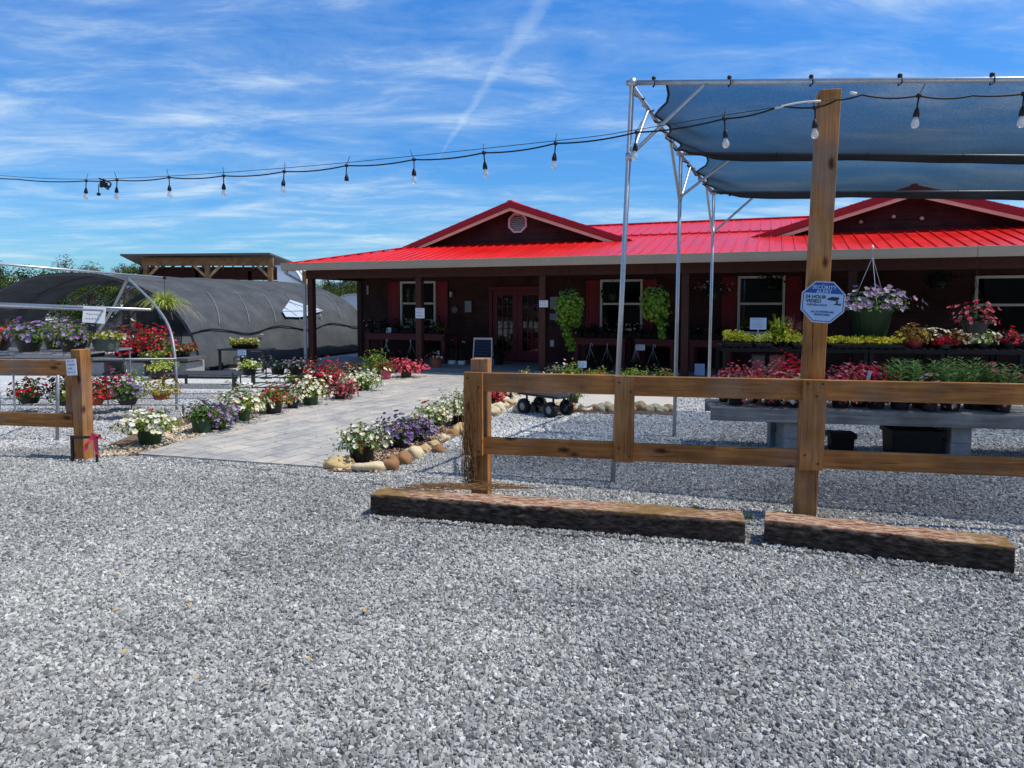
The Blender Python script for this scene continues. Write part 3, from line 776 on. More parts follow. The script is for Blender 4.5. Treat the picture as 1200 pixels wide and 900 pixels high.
def tie(pl, pr, label, seed):
    a, b = G(*pl), G(*pr); d = (b - a); ang = math.atan2(d.y, d.x); ln = d.length
    me = rough_timber(ln, .215, .178, .007, seed); me.materials[0] = TIEM
    c = (a + b) / 2 + Vector((-math.sin(ang), math.cos(ang), 0)) * .108
    o = put('railway_tie', me, None, (c.x, c.y, -.003), ang)
    return tag(o, label, 'railway tie')
tie((434, 606), (873, 641), 'dark weathered railway tie on the gravel left of the gap, under the low fence posts', 1)
a2 = G(895, 640); tie((895, 640), (1189, 676), 'second dark railway tie right of the gap, below the tall post', 2)

# dry vine creeping up the low post and over the tie
mb = MB(); rg = random.Random(4)
ev = on_line(552, (f0.x, f0.y), fdir)[0]
for k in range(46):
    p = Vector((ev.x + rg.uniform(-.06, .03), ev.y - .03 - rg.uniform(0, .05), .17)); q = [p]
    h = rg.uniform(.15, .85)
    for j in range(7):
        p = p + Vector((rg.uniform(-.018, .018), rg.uniform(-.008, .006), h / 7)); q.append(p.copy())
    mb.tube(q, .0022, 4)
for k in range(70):
    p = Vector((ev.x + rg.uniform(-.3, .3), ev.y - .13 - rg.uniform(0, .17), .192)); q = [p]
    a = rg.uniform(-.6, .3) + (math.pi if rg.random() < .7 else 0)
    for j in range(6):
        p = p + Vector((math.cos(a) * .05, math.sin(a) * .02 , rg.uniform(-.006, .006))); q.append(p.copy())
    mb.tube(q, .0022, 4)
tag(mb.build('dry_vine', pm('dry_vine_stem', (.24, .12, .045), (.13, .06, .02), 30, .9), smooth=False), 'dry rusty vine creeping up the low fence post and over the tie', 'dry vine')

# security sign on the tall post
oct_c = AT(964.5, 354, 4.86)
sign = thing('security_sign', 'blue and white octagonal video surveillance sign fixed to the tall post', 'sign', (oct_c.x, oct_c.y, oct_c.z), FY)
def octo(s, y, cut=.42, sy=1.0):
    w = s; c = s * cut
    return [Vector(p) for p in ((-w, y, -c * sy), (-c, y, -w * sy), (c, y, -w * sy), (w, y, -c * sy), (w, y, c * sy), (c, y, w * sy), (-c, y, w * sy), (-w, y, c * sy))]
SROT = Matrix.Rotation(R(3.5), 3, 'Y')
def srot(ps): return [SROT @ p for p in ps]
SBLUE = pm('sign_blue', (.02, .085, .33), (.018, .075, .3), 3, .35); SPALE = pm('sign_pale_blue', (.36, .52, .74), (.33, .49, .71), 3, .35)
SEDGE = pm('sign_silver_edge', (.5, .55, .62), (.45, .5, .57), 3, .4)
MB().prism(srot(octo(.145, .004)), SROT @ Vector((0, -.004, 0))).build('plate', SEDGE, sign)
MB().prism(srot(octo(.137, 0)), SROT @ Vector((0, -.001, 0))).build('border', SBLUE, sign)
MB().prism(srot(octo(.131, -.001)), SROT @ Vector((0, -.001, 0))).build('field', SPALE, sign)
o8 = octo(.131, -.002)
MB().prism(srot([o8[5], o8[6], o8[7] + Vector((0, 0, .006)), o8[4] + Vector((0, 0, .006))]), SROT @ Vector((0, -.001, 0))).build('banner', SBLUE, sign)
def sign_text(body, size, x, z, mat, bold=0.0, sx=1.0):
    me = text_mesh(body, size, bold); me.materials.clear(); me.materials.append(mat)
    o = put('lettering', me, sign); p = SROT @ Vector((x, -.0045, z)); o.location = p
    o.rotation_euler = (R(90), 0, 0); o.rotation_euler = (SROT.to_4x4() @ Matrix.Rotation(R(90), 4, 'X')).to_euler(); o.scale = (sx, 1, 1)
sign_text('SECURITY', .036, 0, .102, SPALE, .0008); sign_text('ALERT', .036, 0, .072, SPALE, .0008)
sign_text('24 HOUR', .033, -.052, .034, INK, .0006, 1.0); sign_text('VIDEO', .033, -.064, .004, INK, .0006, 1.05)
sign_text('SURVEILLANCE', .021, -.04, -.023, INK, .0, .95)
sign_text('ALL ACTIVITIES ARE', .018, 0, -.070, BLUEINK, .0004, .95); sign_text('MONITORED', .018, 0, -.09, BLUEINK, .0004)
mb = MB()
mb.prism(srot([Vector(p) for p in ((.025, -.0022, .018), (.03, -.0022, .028), (.055, -.0022, .04), (.105, -.0022, .038), (.1, -.0022, .02), (.075, -.0022, .012), (.05, -.0022, .014))]), SROT @ Vector((0, -.001, 0)))
mb.prism(srot([Vector(p) for p in ((.085, -.0022, .014), (.095, -.0022, .016), (.098, -.0022, -.008), (.118, -.0022, -.004), (.118, -.0022, -.018), (.07, -.0022, -.016), (.07, -.0022, -.01), (.085, -.0022, -.009))]), SROT @ Vector((0, -.001, 0)))
mb.build('camera_emblem', INK, sign)
MB().lathe([(.001, -.003), (.004, -.002), (.004, .0)], 8, (0, -.003, .122), axis='y').build('screw', GALV, sign)

# ------------------------------------------------------------------ shade structure
A0 = G(718, 565.5); B0 = G(790, 512); C0 = G(830, 481)
sd = (math.cos(-R(19)), math.sin(-R(19)))
def bar_pts(top, vr):
    q, t = on_line(1137, (top.x, top.y), sd); z = AT(1137, vr, q.y).z
    e = Vector((top.x + sd[0] * 5.6, top.y + sd[1] * 5.6, top.z + (z - top.z) / t * 5.6))
    return top, e
A1 = AT(741, 97, A0.y); B1 = AT(798, 180, B0.y); C1 = AT(836.5, 226, C0.y)
bars = [bar_pts(A1, 93.5), bar_pts(B1, 183), bar_pts(C1, 225)]
shade = thing('shade_structure', 'galvanised pipe shade structure with black shade cloth over the plant benches', 'shade structure', (A0.x, A0.y, 0))
o0 = Vector((A0.x, A0.y, 0))
def T(mb_pts): return [Vector(p) - o0 for p in mb_pts]
pr = .021
for b0, b1, r in ((A0, A1, .022), (B0, B1, .022), (C0, C1, .022)):
    MB().tube(T([b0, b1]), r, 12).build('pole', GALV, shade, smooth=True)
for (a, e) in bars:
    MB().tube(T([a - (e - a).normalized() * .05, e]), .022, 12).build('crossbar', GALV, shade, smooth=True)
    MB().tube(T([Vector((e.x, e.y, 0)), e]), .022, 12).build('pole', GALV, shade, smooth=True)
MB().tube(T([A1 + Vector((0, 0, -.03)), B1 + Vector((0, 0, -.01)), C1]), .02, 10).build('side_rail', GALV, shade, smooth=True)
# braces
def brace(pa, pb):
    mb = MB(); pa, pb = Vector(pa), Vector(pb)
    mb.tube(T([pa, pa.lerp(pb, .06), pa.lerp(pb, .94), pb]), [.012, .017, .017, .01], 8)
    mb.build('brace', GALV, shade, smooth=True)
for (p0, p1), e, fr in (((A0, A1), bars[0][1], .82), ((B0, B1), bars[1][1], .85), ((C0, C1), bars[2][1], .82)):
    low = p0.lerp(p1, fr); hi = p1.lerp(e, .62 / (e - p1).length); brace(low, hi)
    MB().tube(T([low - Vector((0, 0, .03)), low + Vector((0, 0, .03))]), .028, 12).build('clamp', GALV, shade, smooth=True)
brace(A0.lerp(A1, .8), A1.lerp(B1, .28)); brace(B0.lerp(B1, .83), B1.lerp(A1, .28)); brace(B0.lerp(B1, .83), B1.lerp(C1, .25)); brace(C0.lerp(C1, .8), C1.lerp(B1, .28))
for p in (A1, B1, C1):
    MB().lathe([(.001, -.03), (.033, -.03), (.036, 0), (.033, .03), (.001, .03)], 12, tuple(p - o0), axis='y').build('corner_fitting', GALV, shade, smooth=True)
SHADEC = clothmat('shade_cloth', (.017, .017, .018), .47, .3)
def cloth(b0, b1, name, sg, inset0):
    mb = MB(); NS, NT = 60, 16; idx = {}
    (a, e), (c, f) = b0, b1
    ln = (e - a).length
    for i in range(NS + 1):
        for j in range(NT + 1):
            t = j / NT
            s0 = inset0 + .085 * abs(math.sin(t * math.pi * 4)) + .22 * max(0, 1 - t * 5) * (1 if sg > .19 else .3)   # scalloped laced edge
            s = s0 + (ln - s0) * i / NS
            p = (a + (e - a).normalized() * s).lerp(c + (f - c).normalized() * s, t)
            w = min(1, (i / NS) * 14)
            p.z -= sg * (4 * t * (1 - t)) * (.4 + .6 * w) * (1 + .06 * math.sin(s * 2.1)) + (.028 if .02 < t < .98 else .0)
            p.z += .012 * mnoise.noise(Vector((s * 2.5, t * 6, sg * 10)))
            idx[i, j] = len(mb.v); mb.v.append(tuple(p - o0))
    for i in range(NS):
        for j in range(NT):
            mb.f.append((idx[i, j], idx[i + 1, j], idx[i + 1, j + 1], idx[i, j + 1])); mb.m.append(0)
    o = mb.build(name, SHADEC, shade, smooth=True, fix=False)
    # hem along the left edge
    hem = MB().tube([mb.v[idx[0, j]] for j in range(NT + 1)], .011, 6)
    hem.build('hem_rope', CORD, o, smooth=True)
cloth(bars[0], bars[1], 'shade_cloth', .24, .07)
cloth(bars[1], bars[2], 'shade_cloth', .2, .07)
# lacing cord round the side rail, ball ties on the bars
mb = MB(); q = []
for (p, e) in ((A1, B1), (B1, C1)):
    for k in range(22):
        t = k / 22; c = p.lerp(e, t); a = k * 1.9
        q.append(c - o0 + Vector((math.cos(a) * .03, 0, math.sin(a) * .03 - .02)))
mb.tube(q, .009, 6); mb.build('lacing_cord', CORD, shade, smooth=True)
for (a, e), us in zip(bars, ((763, 850, 944, 1046, 1152), (905, 1010, 1120), (853, 898, 948, 1002, 1116))):
    for u in us:
        q, t = on_line(u, (a.x, a.y), sd); p = a + (e - a) * (t / ((Vector((e.x, e.y, 0)) - Vector((a.x, a.y, 0))).length)) - o0
        mb = MB().lathe([(.001, .0), (.014, .004), (.019, .017), (.014, .03), (.001, .034)], 10, (p.x, p.y, p.z + (.02 if a is A1 else -.05)))
        mb.tube([p + Vector((0, -.028, .02)), p + Vector((0, -.03, -.03)), p + Vector((0, .02, -.034)), p + Vector((0, .028, .02))], .005, 5)
        mb.build('ball_tie', CORD, shade, smooth=True)

# ------------------------------------------------------------------ string of lights
ps = on_line(975, (f0.x, f0.y), fdir)[0] + Vector((0, -.07, 0))
pl = AT(101, 212, 7.9)
ld = (pl.x - ps.x, pl.y - ps.y)
def light_pt(u, v):
    if u <= 982:
        q, _ = on_line(u, (ps.x, ps.y), ld)
    else:
        q, _ = on_line(u, (ps.x, ps.y), (.97, -.26))
    return AT(u, v, q.y)
sl = thing('string_lights', 'black cable of clear bulbs strung across the sky to the tall post', 'string lights', (ps.x, ps.y, 0)); so = Vector((ps.x, ps.y, 0))
cab = [(-40, 206, 0), (20, 210, 0), (101, 212, 1), (137, 211, 1), (198, 208, 1), (262, 206, 1), (333, 201, 1), (406, 194, 1), (485, 187, 1), (567, 179, 1), (651, 168, 1), (746, 155, 1), (849, 139, 1), (915, 124, 0), (955, 126, 1), (981, 117, 0), (1010, 111, 0), (1077, 112, 1), (1140, 112, 0), (1200, 110, 1), (1270, 106, 0)]
pts = [light_pt(u, v) - so for u, v, _ in cab]
full = []
for i in range(len(pts) - 1):
    full += sag(pts[i], pts[i + 1], .02 if abs(cab[i + 1][0] - cab[i][0]) > 60 else .008, 8)[:-1]
full.append(pts[-1])
MB().tube(full, .0065, 7).build('cable', CORD, sl, smooth=True)
wire = [light_pt(u, v - 1) - so for u, v in ((-40, 204), (101, 211), (333, 198), (651, 166), (746, 153), (840, 137.5), (981, 116))]
MB().tube(arc(wire, 6), .003, 5).build('support_wire', CORD, sl, smooth=True)
sock = MB(); sock.tube([(0, 0, .012), (0, 0, -.012)], .016, 8); sock.tube([(0, 0, -.01), (.002, 0, -.06), (0, 0, -.08)], .0055, 6)
sock.lathe([(.001, -.078), (.009, -.08), (.017, -.105), (.02, -.12), (.02, -.14), (.001, -.14)], 12)
sock.tube([(0, 0, .01), (-.02, 0, .05), (-.03, .005, .085)], .0028, 5)
bul = MB().lathe([(.012, -.14), (.013, -.15), (.023, -.172), (.026, -.188), (.022, -.203), (.012, -.212), (.001, -.214)], 14)
fil = MB().tube([(.004, 0, -.142), (.007, 0, -.165), (0, .002, -.185), (-.007, 0, -.165), (-.004, 0, -.142)], .002, 5)
som = bulm = film = None
for k, ((u, v, b), p) in enumerate(zip(cab, pts)):
    if not b: continue
    if som is None:
        so_ = sock.build('socket', CORD, sl, smooth=True); bo_ = bul.build('bulb', BULBG, so_, smooth=True)
        som, bulm = so_.data, bo_.data
        so_.location = p
    else:
        so_ = put('socket', som, sl, p)
        if u != 406: put('bulb', bulm, so_)
    so_.rotation_euler = (rng.uniform(-.12, .12), rng.uniform(-.1, .1), rng.uniform(0, 6))
    if k < 10: pass
pj = light_pt(122, 216) - so
mb = MB()
for k in range(5):
    d = Vector((rng.uniform(-.07, .07), rng.uniform(-.02, .02), rng.uniform(-.05, .03))); mb.tube(arc([pj + d, pj + Vector((rng.uniform(-.1, .1), 0, rng.uniform(-.06, .02))), pj + d * -1 + Vector((0, 0, .03))], 5), .009, 6)
mb.box(pj.x - .04, pj.x + .03, pj.y - .02, pj.y + .02, pj.z - .03, pj.z + .02)
mb.tube([pj + Vector((-.06, 0, 0)), pj + Vector((-.065, 0, -.1))], .005, 5); mb.box(pj.x - .08, pj.x - .05, pj.y - .012, pj.y + .012, pj.z - .125, pj.z - .095)
mb.build('plug_joint', CORD, sl)
w0 = light_pt(908, 127) - so; w1 = light_pt(962, 118.5) - so
MB().tube(sag(w0, w1, -.012, 6), .0085, 7).build('white_wrap', WHITE, sl, smooth=True)
w0 = light_pt(996, 108.5) - so; w1 = light_pt(1004, 110) - so
MB().tube([w0, w1], .011, 7).build('white_wrap', WHITE, sl, smooth=True)

# ------------------------------------------------------------------ the shop building
shop = thing('garden_shop', 'long low brown garden shop with red metal roof, two gables and a deep porch', 'building', (BO.x, BO.y, 0), BYAW)
LEN = 19.6; WY = 2.13; EAVE = 2.56; SL = .225; OV = .42
def rz(y): return EAVE + SL * (y + OV)
RIDGE_Y = 4.67
ROOF = None
def roof_mat():
    m, nt, out = new_mat('red_metal_roof')
    b = nd(nt, 'ShaderNodeBsdfPrincipled'); b.inputs['Roughness'].default_value = .36; b.inputs['Specular IOR Level'].default_value = .5
    mp = coords(nt)
    n = nd(nt, 'ShaderNodeTexNoise'); n.inputs['Scale'].default_value = 1.3; n.inputs['Detail'].default_value = 6; L(nt, mp, 'Vector', n, 'Vector')
    r = ramp(nt, [(.3, (.68, .012, .010)), (.7, (.80, .016, .013))]); L(nt, n, 'Fac', r, 'Fac'); L(nt, r, 'Color', b, 'Base Color')
    r2 = ramp(nt, [(.3, (.26, .26, .26)), (.7, (.38, .38, .38))]); L(nt, n, 'Fac', r2, 'Fac'); L(nt, r2, 'Color', b, 'Roughness')
    mps = coords(nt, (7, .5, .5)); ns = nd(nt, 'ShaderNodeTexNoise'); ns.inputs['Scale'].default_value = 1.5; ns.inputs['Detail'].default_value = 6; L(nt, mps, 'Vector', ns, 'Vector')
    rs2 = ramp(nt, [(.35, (.78, .74, .74)), (.6, (1, 1, 1))]); L(nt, ns, 'Fac', rs2, 'Fac')
    ms = nd(nt, 'ShaderNodeMix', data_type='RGBA', blend_type='MULTIPLY'); ms.inputs['Factor'].default_value = .8; L(nt, r, 'Color', ms, 'A'); L(nt, rs2, 'Color', ms, 'B'); L(nt, ms, 'Result', b, 'Base Color')
    nw = nd(nt, 'ShaderNodeTexNoise'); nw.inputs['Scale'].default_value = 2.5; nw.inputs['Detail'].default_value = 2; L(nt, mp, 'Vector', nw, 'Vector')
    bw_ = nd(nt, 'ShaderNodeBump'); bw_.inputs['Strength'].default_value = .25; bw_.inputs['Distance'].default_value = .02; L(nt, nw, 'Fac', bw_, 'Height'); L(nt, bw_, 'Normal', b, 'Normal')
    L(nt, b, 'BSDF', out, 'Surface'); return m
ROOF = roof_mat()
# porch floor
MB().box(-.45, LEN - .35, -.32, WY - .005, -.05, .1).build('porch_floor', pm('porch_concrete', (.2, .2, .21), (.15, .15, .16), 3, .7, .1), shop, bevel=.01)
# openings
doorx0, doorx1 = bx(574, WY), bx(641, WY)
wins = [(bx(472, WY), bx(509.5, WY), .98, bz(490, 331, WY)), (bx(706, WY), bx(751, WY), .98, bz(730, 329, WY)), (bx(867, WY), bx(917, WY), .95, bz(890, 325, WY)), (14.7, 15.8, .96, 2.12)]
DOORH = 2.02
opens = [(a, b, z0, z1) for a, b, z0, z1 in wins] + [(doorx0, doorx1, .1, DOORH)]
# walls: lapped boards cut round the openings
mb = MB(); z = .1; CH = .16
while z < 2.6:
    z1 = min(z + CH, 2.6)
    iv = [(0, LEN - .8)]
    # split the course where openings start or end in z
    cuts = sorted({z, z1} | {q for o in opens for q in (o[2], o[3]) if z < q < z1})
    for za, zb in zip(cuts[:-1], cuts[1:]):
        iv = [(0, LEN - .8)]
        for a, b, o0_, o1_ in opens:
            if o0_ < zb - 1e-4 and o1_ > za + 1e-4:
                nv = []
                for s, e in iv:
                    if a > s: nv.append((s, min(a, e)))
                    if b < e: nv.append((max(b, s), e))
                iv = [q for q in nv if q[1] - q[0] > 1e-3]
        ya = WY - .022 * (1 - (za - z) / CH); yb = WY - .022 * (1 - (zb - z) / CH)
        for s, e in iv:
            mb.face([(s, ya, za), (e, ya, za), (e, yb, zb), (s, yb, zb)])
            if za == z: mb.face([(s, WY + .02, za), (e, WY + .02, za), (e, ya, za), (s, ya, za)])
    z = z1
mb.build('front_wall', SIDING, shop, fix=False)
mb = MB(); BYK = 9.3
z = 0
while z < 2.7:
    mb.face([(-.022, WY, z), (-.022, BYK, z), (0, BYK, z + CH), (0, WY, z + CH)]); mb.face([(0, WY, z), (0, BYK, z), (-.022, BYK, z), (-.022, WY, z)]); z += CH
mb.box(.003, .1, WY + .02, BYK, 0, 2.7)
mb.box(LEN - .9, LEN - .8, WY + .02, BYK, 0, 2.7); mb.box(0, LEN - .8, BYK, BYK + .1, 0, 2.7)
mb.build('side_walls', SIDING, shop)
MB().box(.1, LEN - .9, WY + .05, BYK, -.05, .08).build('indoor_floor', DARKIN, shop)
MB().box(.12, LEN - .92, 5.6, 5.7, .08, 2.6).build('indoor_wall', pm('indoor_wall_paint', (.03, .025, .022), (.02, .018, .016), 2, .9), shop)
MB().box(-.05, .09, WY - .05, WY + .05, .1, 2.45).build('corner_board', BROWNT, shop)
MB().box(.1, LEN - .9, WY + .03, BYK, 2.47, 2.52).build('indoor_ceiling', DARKIN, shop)  # ceiling added so the rooms behind the glass stay dark
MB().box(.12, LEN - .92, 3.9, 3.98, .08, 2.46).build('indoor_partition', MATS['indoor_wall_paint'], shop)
# reveals + windows + shutters
def frame_ring(mb, x0, x1, z0, z1, y0, y1, w, mi=0):
    mb.box(x0, x0 + w, y0, y1, z0, z1, mi); mb.box(x1 - w, x1, y0, y1, z0, z1, mi)
    mb.box(x0 + w, x1 - w, y0, y1, z1 - w, z1, mi); mb.box(x0 + w, x1 - w, y0, y1, z0, z0 + w, mi)
FRWH = pm('window_frame_cream', (.82, .77, .67), (.75, .69, .59), 5, .5)
for i, (x0, x1, z0, z1) in enumerate(wins):
    mb = MB(); frame_ring(mb, x0 - .05, x1 + .05, z0 - .05, z1 + .03, WY - .06, WY + .03, .055)
    w = mb.build('window', FRWH, shop, bevel=.004)
    zm = (z0 + z1) / 2 + .02
    mb = MB(); mb.box(x0 + .008, x1 - .008, WY - .035, WY + .0, zm - .025, zm + .025)
    if i == 1: mb.box((x0 + x1) / 2 - .015, (x0 + x1) / 2 + .015, WY - .033, WY - .002, z0 + .005, z1 - .03)
    mb.build('sash_rail', FRWH, w, bevel=.003)
    MB().box(x0 + .004, x1 - .004, WY + .004, WY + .01, z0 + .003, z1 - .026).build('pane', GLASS, w)
    if i in (0, 1, 2):
        sw = .34 if i == 0 else .32
        sides = [(-1, x0 - .07 - sw, x0 - .07), (1, x1 + .07, x1 + .07 + sw)]
        for sgn, a, b in sides:
            mb = MB(); mb.box(a, b, WY - .045, WY - .024, z0 - .03, z1 + .02)
            for k in range(1): frame_ring(mb, a, b, z0 - .03, z1 + .02, WY - .06, WY - .046, .05)
            mb.box(a + .05, b - .05, WY - .06, WY - .046, zm - .03, zm + .03)
            mb.build('shutter', SHUT, shop, bevel=.004)
# carved figures behind the first window
for uu in (478.5, 486.5):
    x = bx(uu, WY + .15)
    t = thing('window_ornament', 'tan turned wooden ornament standing inside the left shop window', 'ornament', BW(x, WY + .15, 1.58), 0, 'pair of ornaments in the left window')
    MB().lathe([(.001, 0), (.06, 0), (.06, .04), (.03, .07), (.055, .12), (.03, .17), (.05, .22), (.05, .26), (.02, .3), (.04, .34), (.03, .4), (.001, .42)], 14).build('turned_body', TAN, t, smooth=True)
sx0, sx1 = wins[0][0], wins[0][1]
tag(MB().box(sx0 + .02, sx1 - .02, WY + .06, WY + .26, 1.55, 1.578).build('window_shelf', GREYW, None, (BO.x, BO.y, 0), BYAW), 'narrow shelf carrying the tan ornaments inside the left window', 'shelf')
# doors
mb = MB(); j = .09
mb.box(doorx0, doorx0 + j, WY - .07, WY + .06, .1, DOORH); mb.box(doorx1 - j, doorx1, WY - .07, WY + .06, .1, DOORH); mb.box(doorx0 + j, doorx1 - j, WY - .07, WY + .06, DOORH - j, DOORH)
mb.build('door_frame', REDT, shop, bevel=.004)
dm = (doorx0 + doorx1) / 2
for a, b, side in ((doorx0 + j + .004, dm - .003, 1), (dm + .003, doorx1 - j - .004, -1)):
    mb = MB(); y0, y1 = WY - .03, WY + .012; st = .13
    mb.box(a, a + st, y0, y1, .115, DOORH - j - .005); mb.box(b - st, b, y0, y1, .115, DOORH - j - .005)
    mb.box(a + st, b - st, y0, y1, DOORH - j - .14, DOORH - j - .005); mb.box(a + st, b - st, y0, y1, .115, .38)
    d = mb.build('door', REDT, shop, bevel=.003)
    ga, gb, g0, g1 = a + st, b - st, .38, DOORH - j - .14
    mb = MB()
    for k in range(1, 3): x = ga + (gb - ga) * k / 3; mb.box(x - .011, x + .011, y0 + .004, y1 - .006, g0 + .002, g1 - .002)
    for k in range(1, 5): zz = g0 + (g1 - g0) * k / 5; mb.box(ga + .002, gb - .002, y0 + .007, y1 - .009, zz - .011, zz + .011)
    mb.build('muntins', REDT, d)
    MB().box(ga + .001, gb - .001, WY - .008, WY - .002, g0 + .001, g1 - .001).build('pane', GLASS, d)
    hx = b - .06 if side == 1 else a + .06
    MB().tube([(hx, y0 - .002, 1.06), (hx, y0 - .05, 1.06), (hx - side * .09, y0 - .05, 1.06)], .011, 8).build('handle', GALVD, d, smooth=True)
# goods shelf inside the door (seen through the lights)
t = thing('goods_shelf', 'tall wooden shelf of tan boxes indoors behind the glazed doors', 'shelf', BW(dm, WY + 1.25, .08), BYAW)
mb = MB()
for k in range(4): mb.box(-.8, .8, 0, .35, .3 + k * .4, .33 + k * .4)
mb.box(-.83, -.8, 0, .35, 0, 1.6); mb.box(.8, .83, 0, .35, 0, 1.6); mb.build('rack', BARNW, t)
mb = MB(); rg = random.Random(2)
for k in range(4):
    x = -.75
    while x < .7:
        w = rg.uniform(.1, .24); mb.box(x, x + w - .02, .02, .3, .331 + k * .4, .331 + k * .4 + rg.uniform(.14, .3)); x += w
mb.build('boxes', pm('tan_boxes', (.5, .36, .2), (.3, .2, .1), 3, .8), t)
# porch posts and beam
for k in range(7):
    MB().box(k * 3.05 - .075, k * 3.05 + .075, -.075, .075, .1, 2.2).build('porch_post', BROWNT, shop, bevel=.008)
mb = MB(); mb.box(-.1, LEN - 1.15, -.09, .09, 2.2, 2.43); mb.box(-.09, .09, .09, WY, 2.2, 2.43)
mb.build('porch_beam', BROWNT, shop, bevel=.006)
MB().box(-.38, LEN - .42, -.38, WY - .03, 2.435, 2.46).build('porch_ceiling', wood('porch_ceiling_wood', (.075, .035, .026), (.045, .02, .016), (.02, .01, .01), 'x', .8, .7, False), shop)
MB().box(-.38, LEN - .42, -.40, -.385, 2.40, 2.47).build('soffit_trim', TAN, shop)
# gutter + fascia + downspout
mb = MB()
prof = [(-.40, 2.39), (-.50, 2.39), (-.525, 2.45), (-.53, 2.53), (-.545, 2.565), (-.53, 2.568), (-.515, 2.54), (-.5, 2.42), (-.41, 2.405), (-.402, 2.55)]
mb.prism([Vector((-.5, y, z)) for y, z in prof], (LEN + .15, 0, 0))
mb.build('gutter', GUTTER, shop, bevel=0)
mb = MB(); mb.prism([Vector((y, -.5, z)) for y, z in prof], (0, .35, 0)); mb.build('gutter', GUTTER, shop)
MB().box(-.40, LEN - .35, -.40, -.375, 2.47, 2.555).build('fascia', GUTTER, shop)
mb = MB()
mb.bar((-.40, -.46, 2.44), (-.40, -.46, 2.3), .075, .055); mb.bar((-.40, -.46, 2.32), (-.125, -.12, 2.08), .075, .055); mb.bar((-.125, -.115, 2.1), (-.125, -.115, .15), .075, .055, (0, 1, 0))
mb.build('downspout', pm('downspout_grey', (.42, .41, .39), (.36, .35, .33), 4, .5), shop, bevel=.008)
# main roof: hip at both ends, break line at y=2.6
mb = MB()
x0, x1, y0, y1 = -OV, LEN - .4, -OV, RIDGE_Y * 2 + OV - .0
YB = 2.6; hh = rz(RIDGE_Y)
A_ = (x0, y0, EAVE); Bq = (x1, y0, EAVE); Cq = (x1, y1, EAVE); Dq = (x0, y1, EAVE)
R0 = (x0 + (RIDGE_Y - y0), RIDGE_Y, hh); R1 = (x1 - (RIDGE_Y - y0), RIDGE_Y, hh)
mb.face([A_, Bq, R1, R0]); mb.face([Cq, Dq, R0, R1]); mb.face([Dq, A_, R0]); mb.face([Bq, Cq, R1])
# upper panels lapping over the porch panels
lip = .035
ya = YB; mb.hexa([(x0 + ya - y0, ya, rz(ya) + .004), (x1 - ya + y0, ya, rz(ya) + .004), (R1[0], RIDGE_Y, hh + .004), (R0[0], RIDGE_Y, hh + .004),
                  (x0 + ya - y0, ya, rz(ya) + lip), (x1 - ya + y0, ya, rz(ya) + lip), (R1[0], RIDGE_Y, hh + lip + .03), (R0[0], RIDGE_Y, hh + lip + .03)])
# eave thickness
mb.box(x0 - .003, x1, y0 - .02, y0 + .012, EAVE - .03, EAVE + .012)
x = x0 + .12
while x < x1 - .1:
    ye = min(YB, y0 + (x - x0), y0 + (x1 - x))
    if ye - y0 > .05:
        for dx in (0,):
            mb.hexa([(x - .018, y0 - .015, EAVE), (x + .018, y0 - .015, EAVE), (x + .018, ye, rz(ye)), (x - .018, ye, rz(ye)),
                     (x - .009, y0 - .015, EAVE + .024), (x + .009, y0 - .015, EAVE + .024), (x + .009, ye, rz(ye) + .024), (x - .009, ye, rz(ye) + .024)])
    ye2 = min(RIDGE_Y, y0 + (x - x0), y0 + (x1 - x))
    if ye2 > YB + .05:
        mb.hexa([(x - .018, YB - .01, rz(YB) + lip), (x + .018, YB - .01, rz(YB) + lip), (x + .018, ye2, rz(ye2) + lip + .02), (x - .018, ye2, rz(ye2) + lip + .02),
                 (x - .009, YB - .01, rz(YB) + lip + .024), (x + .009, YB - .01, rz(YB) + lip + .024), (x + .009, ye2, rz(ye2) + lip + .044), (x - .009, ye2, rz(ye2) + lip + .044)])
    x += .23
# ridge cap and hip caps
mb.bar((R0[0], RIDGE_Y, hh + .06), (R1[0], RIDGE_Y, hh + .06), .3, .03); mb.bar((x0, y0, EAVE + .01), (R0[0], RIDGE_Y, hh + .04), .2, .025); mb.bar((x1, y0, EAVE + .01), (R1[0], RIDGE_Y, hh + .04), .2, .025)
mb.build('roof', ROOF, shop, fix=True)
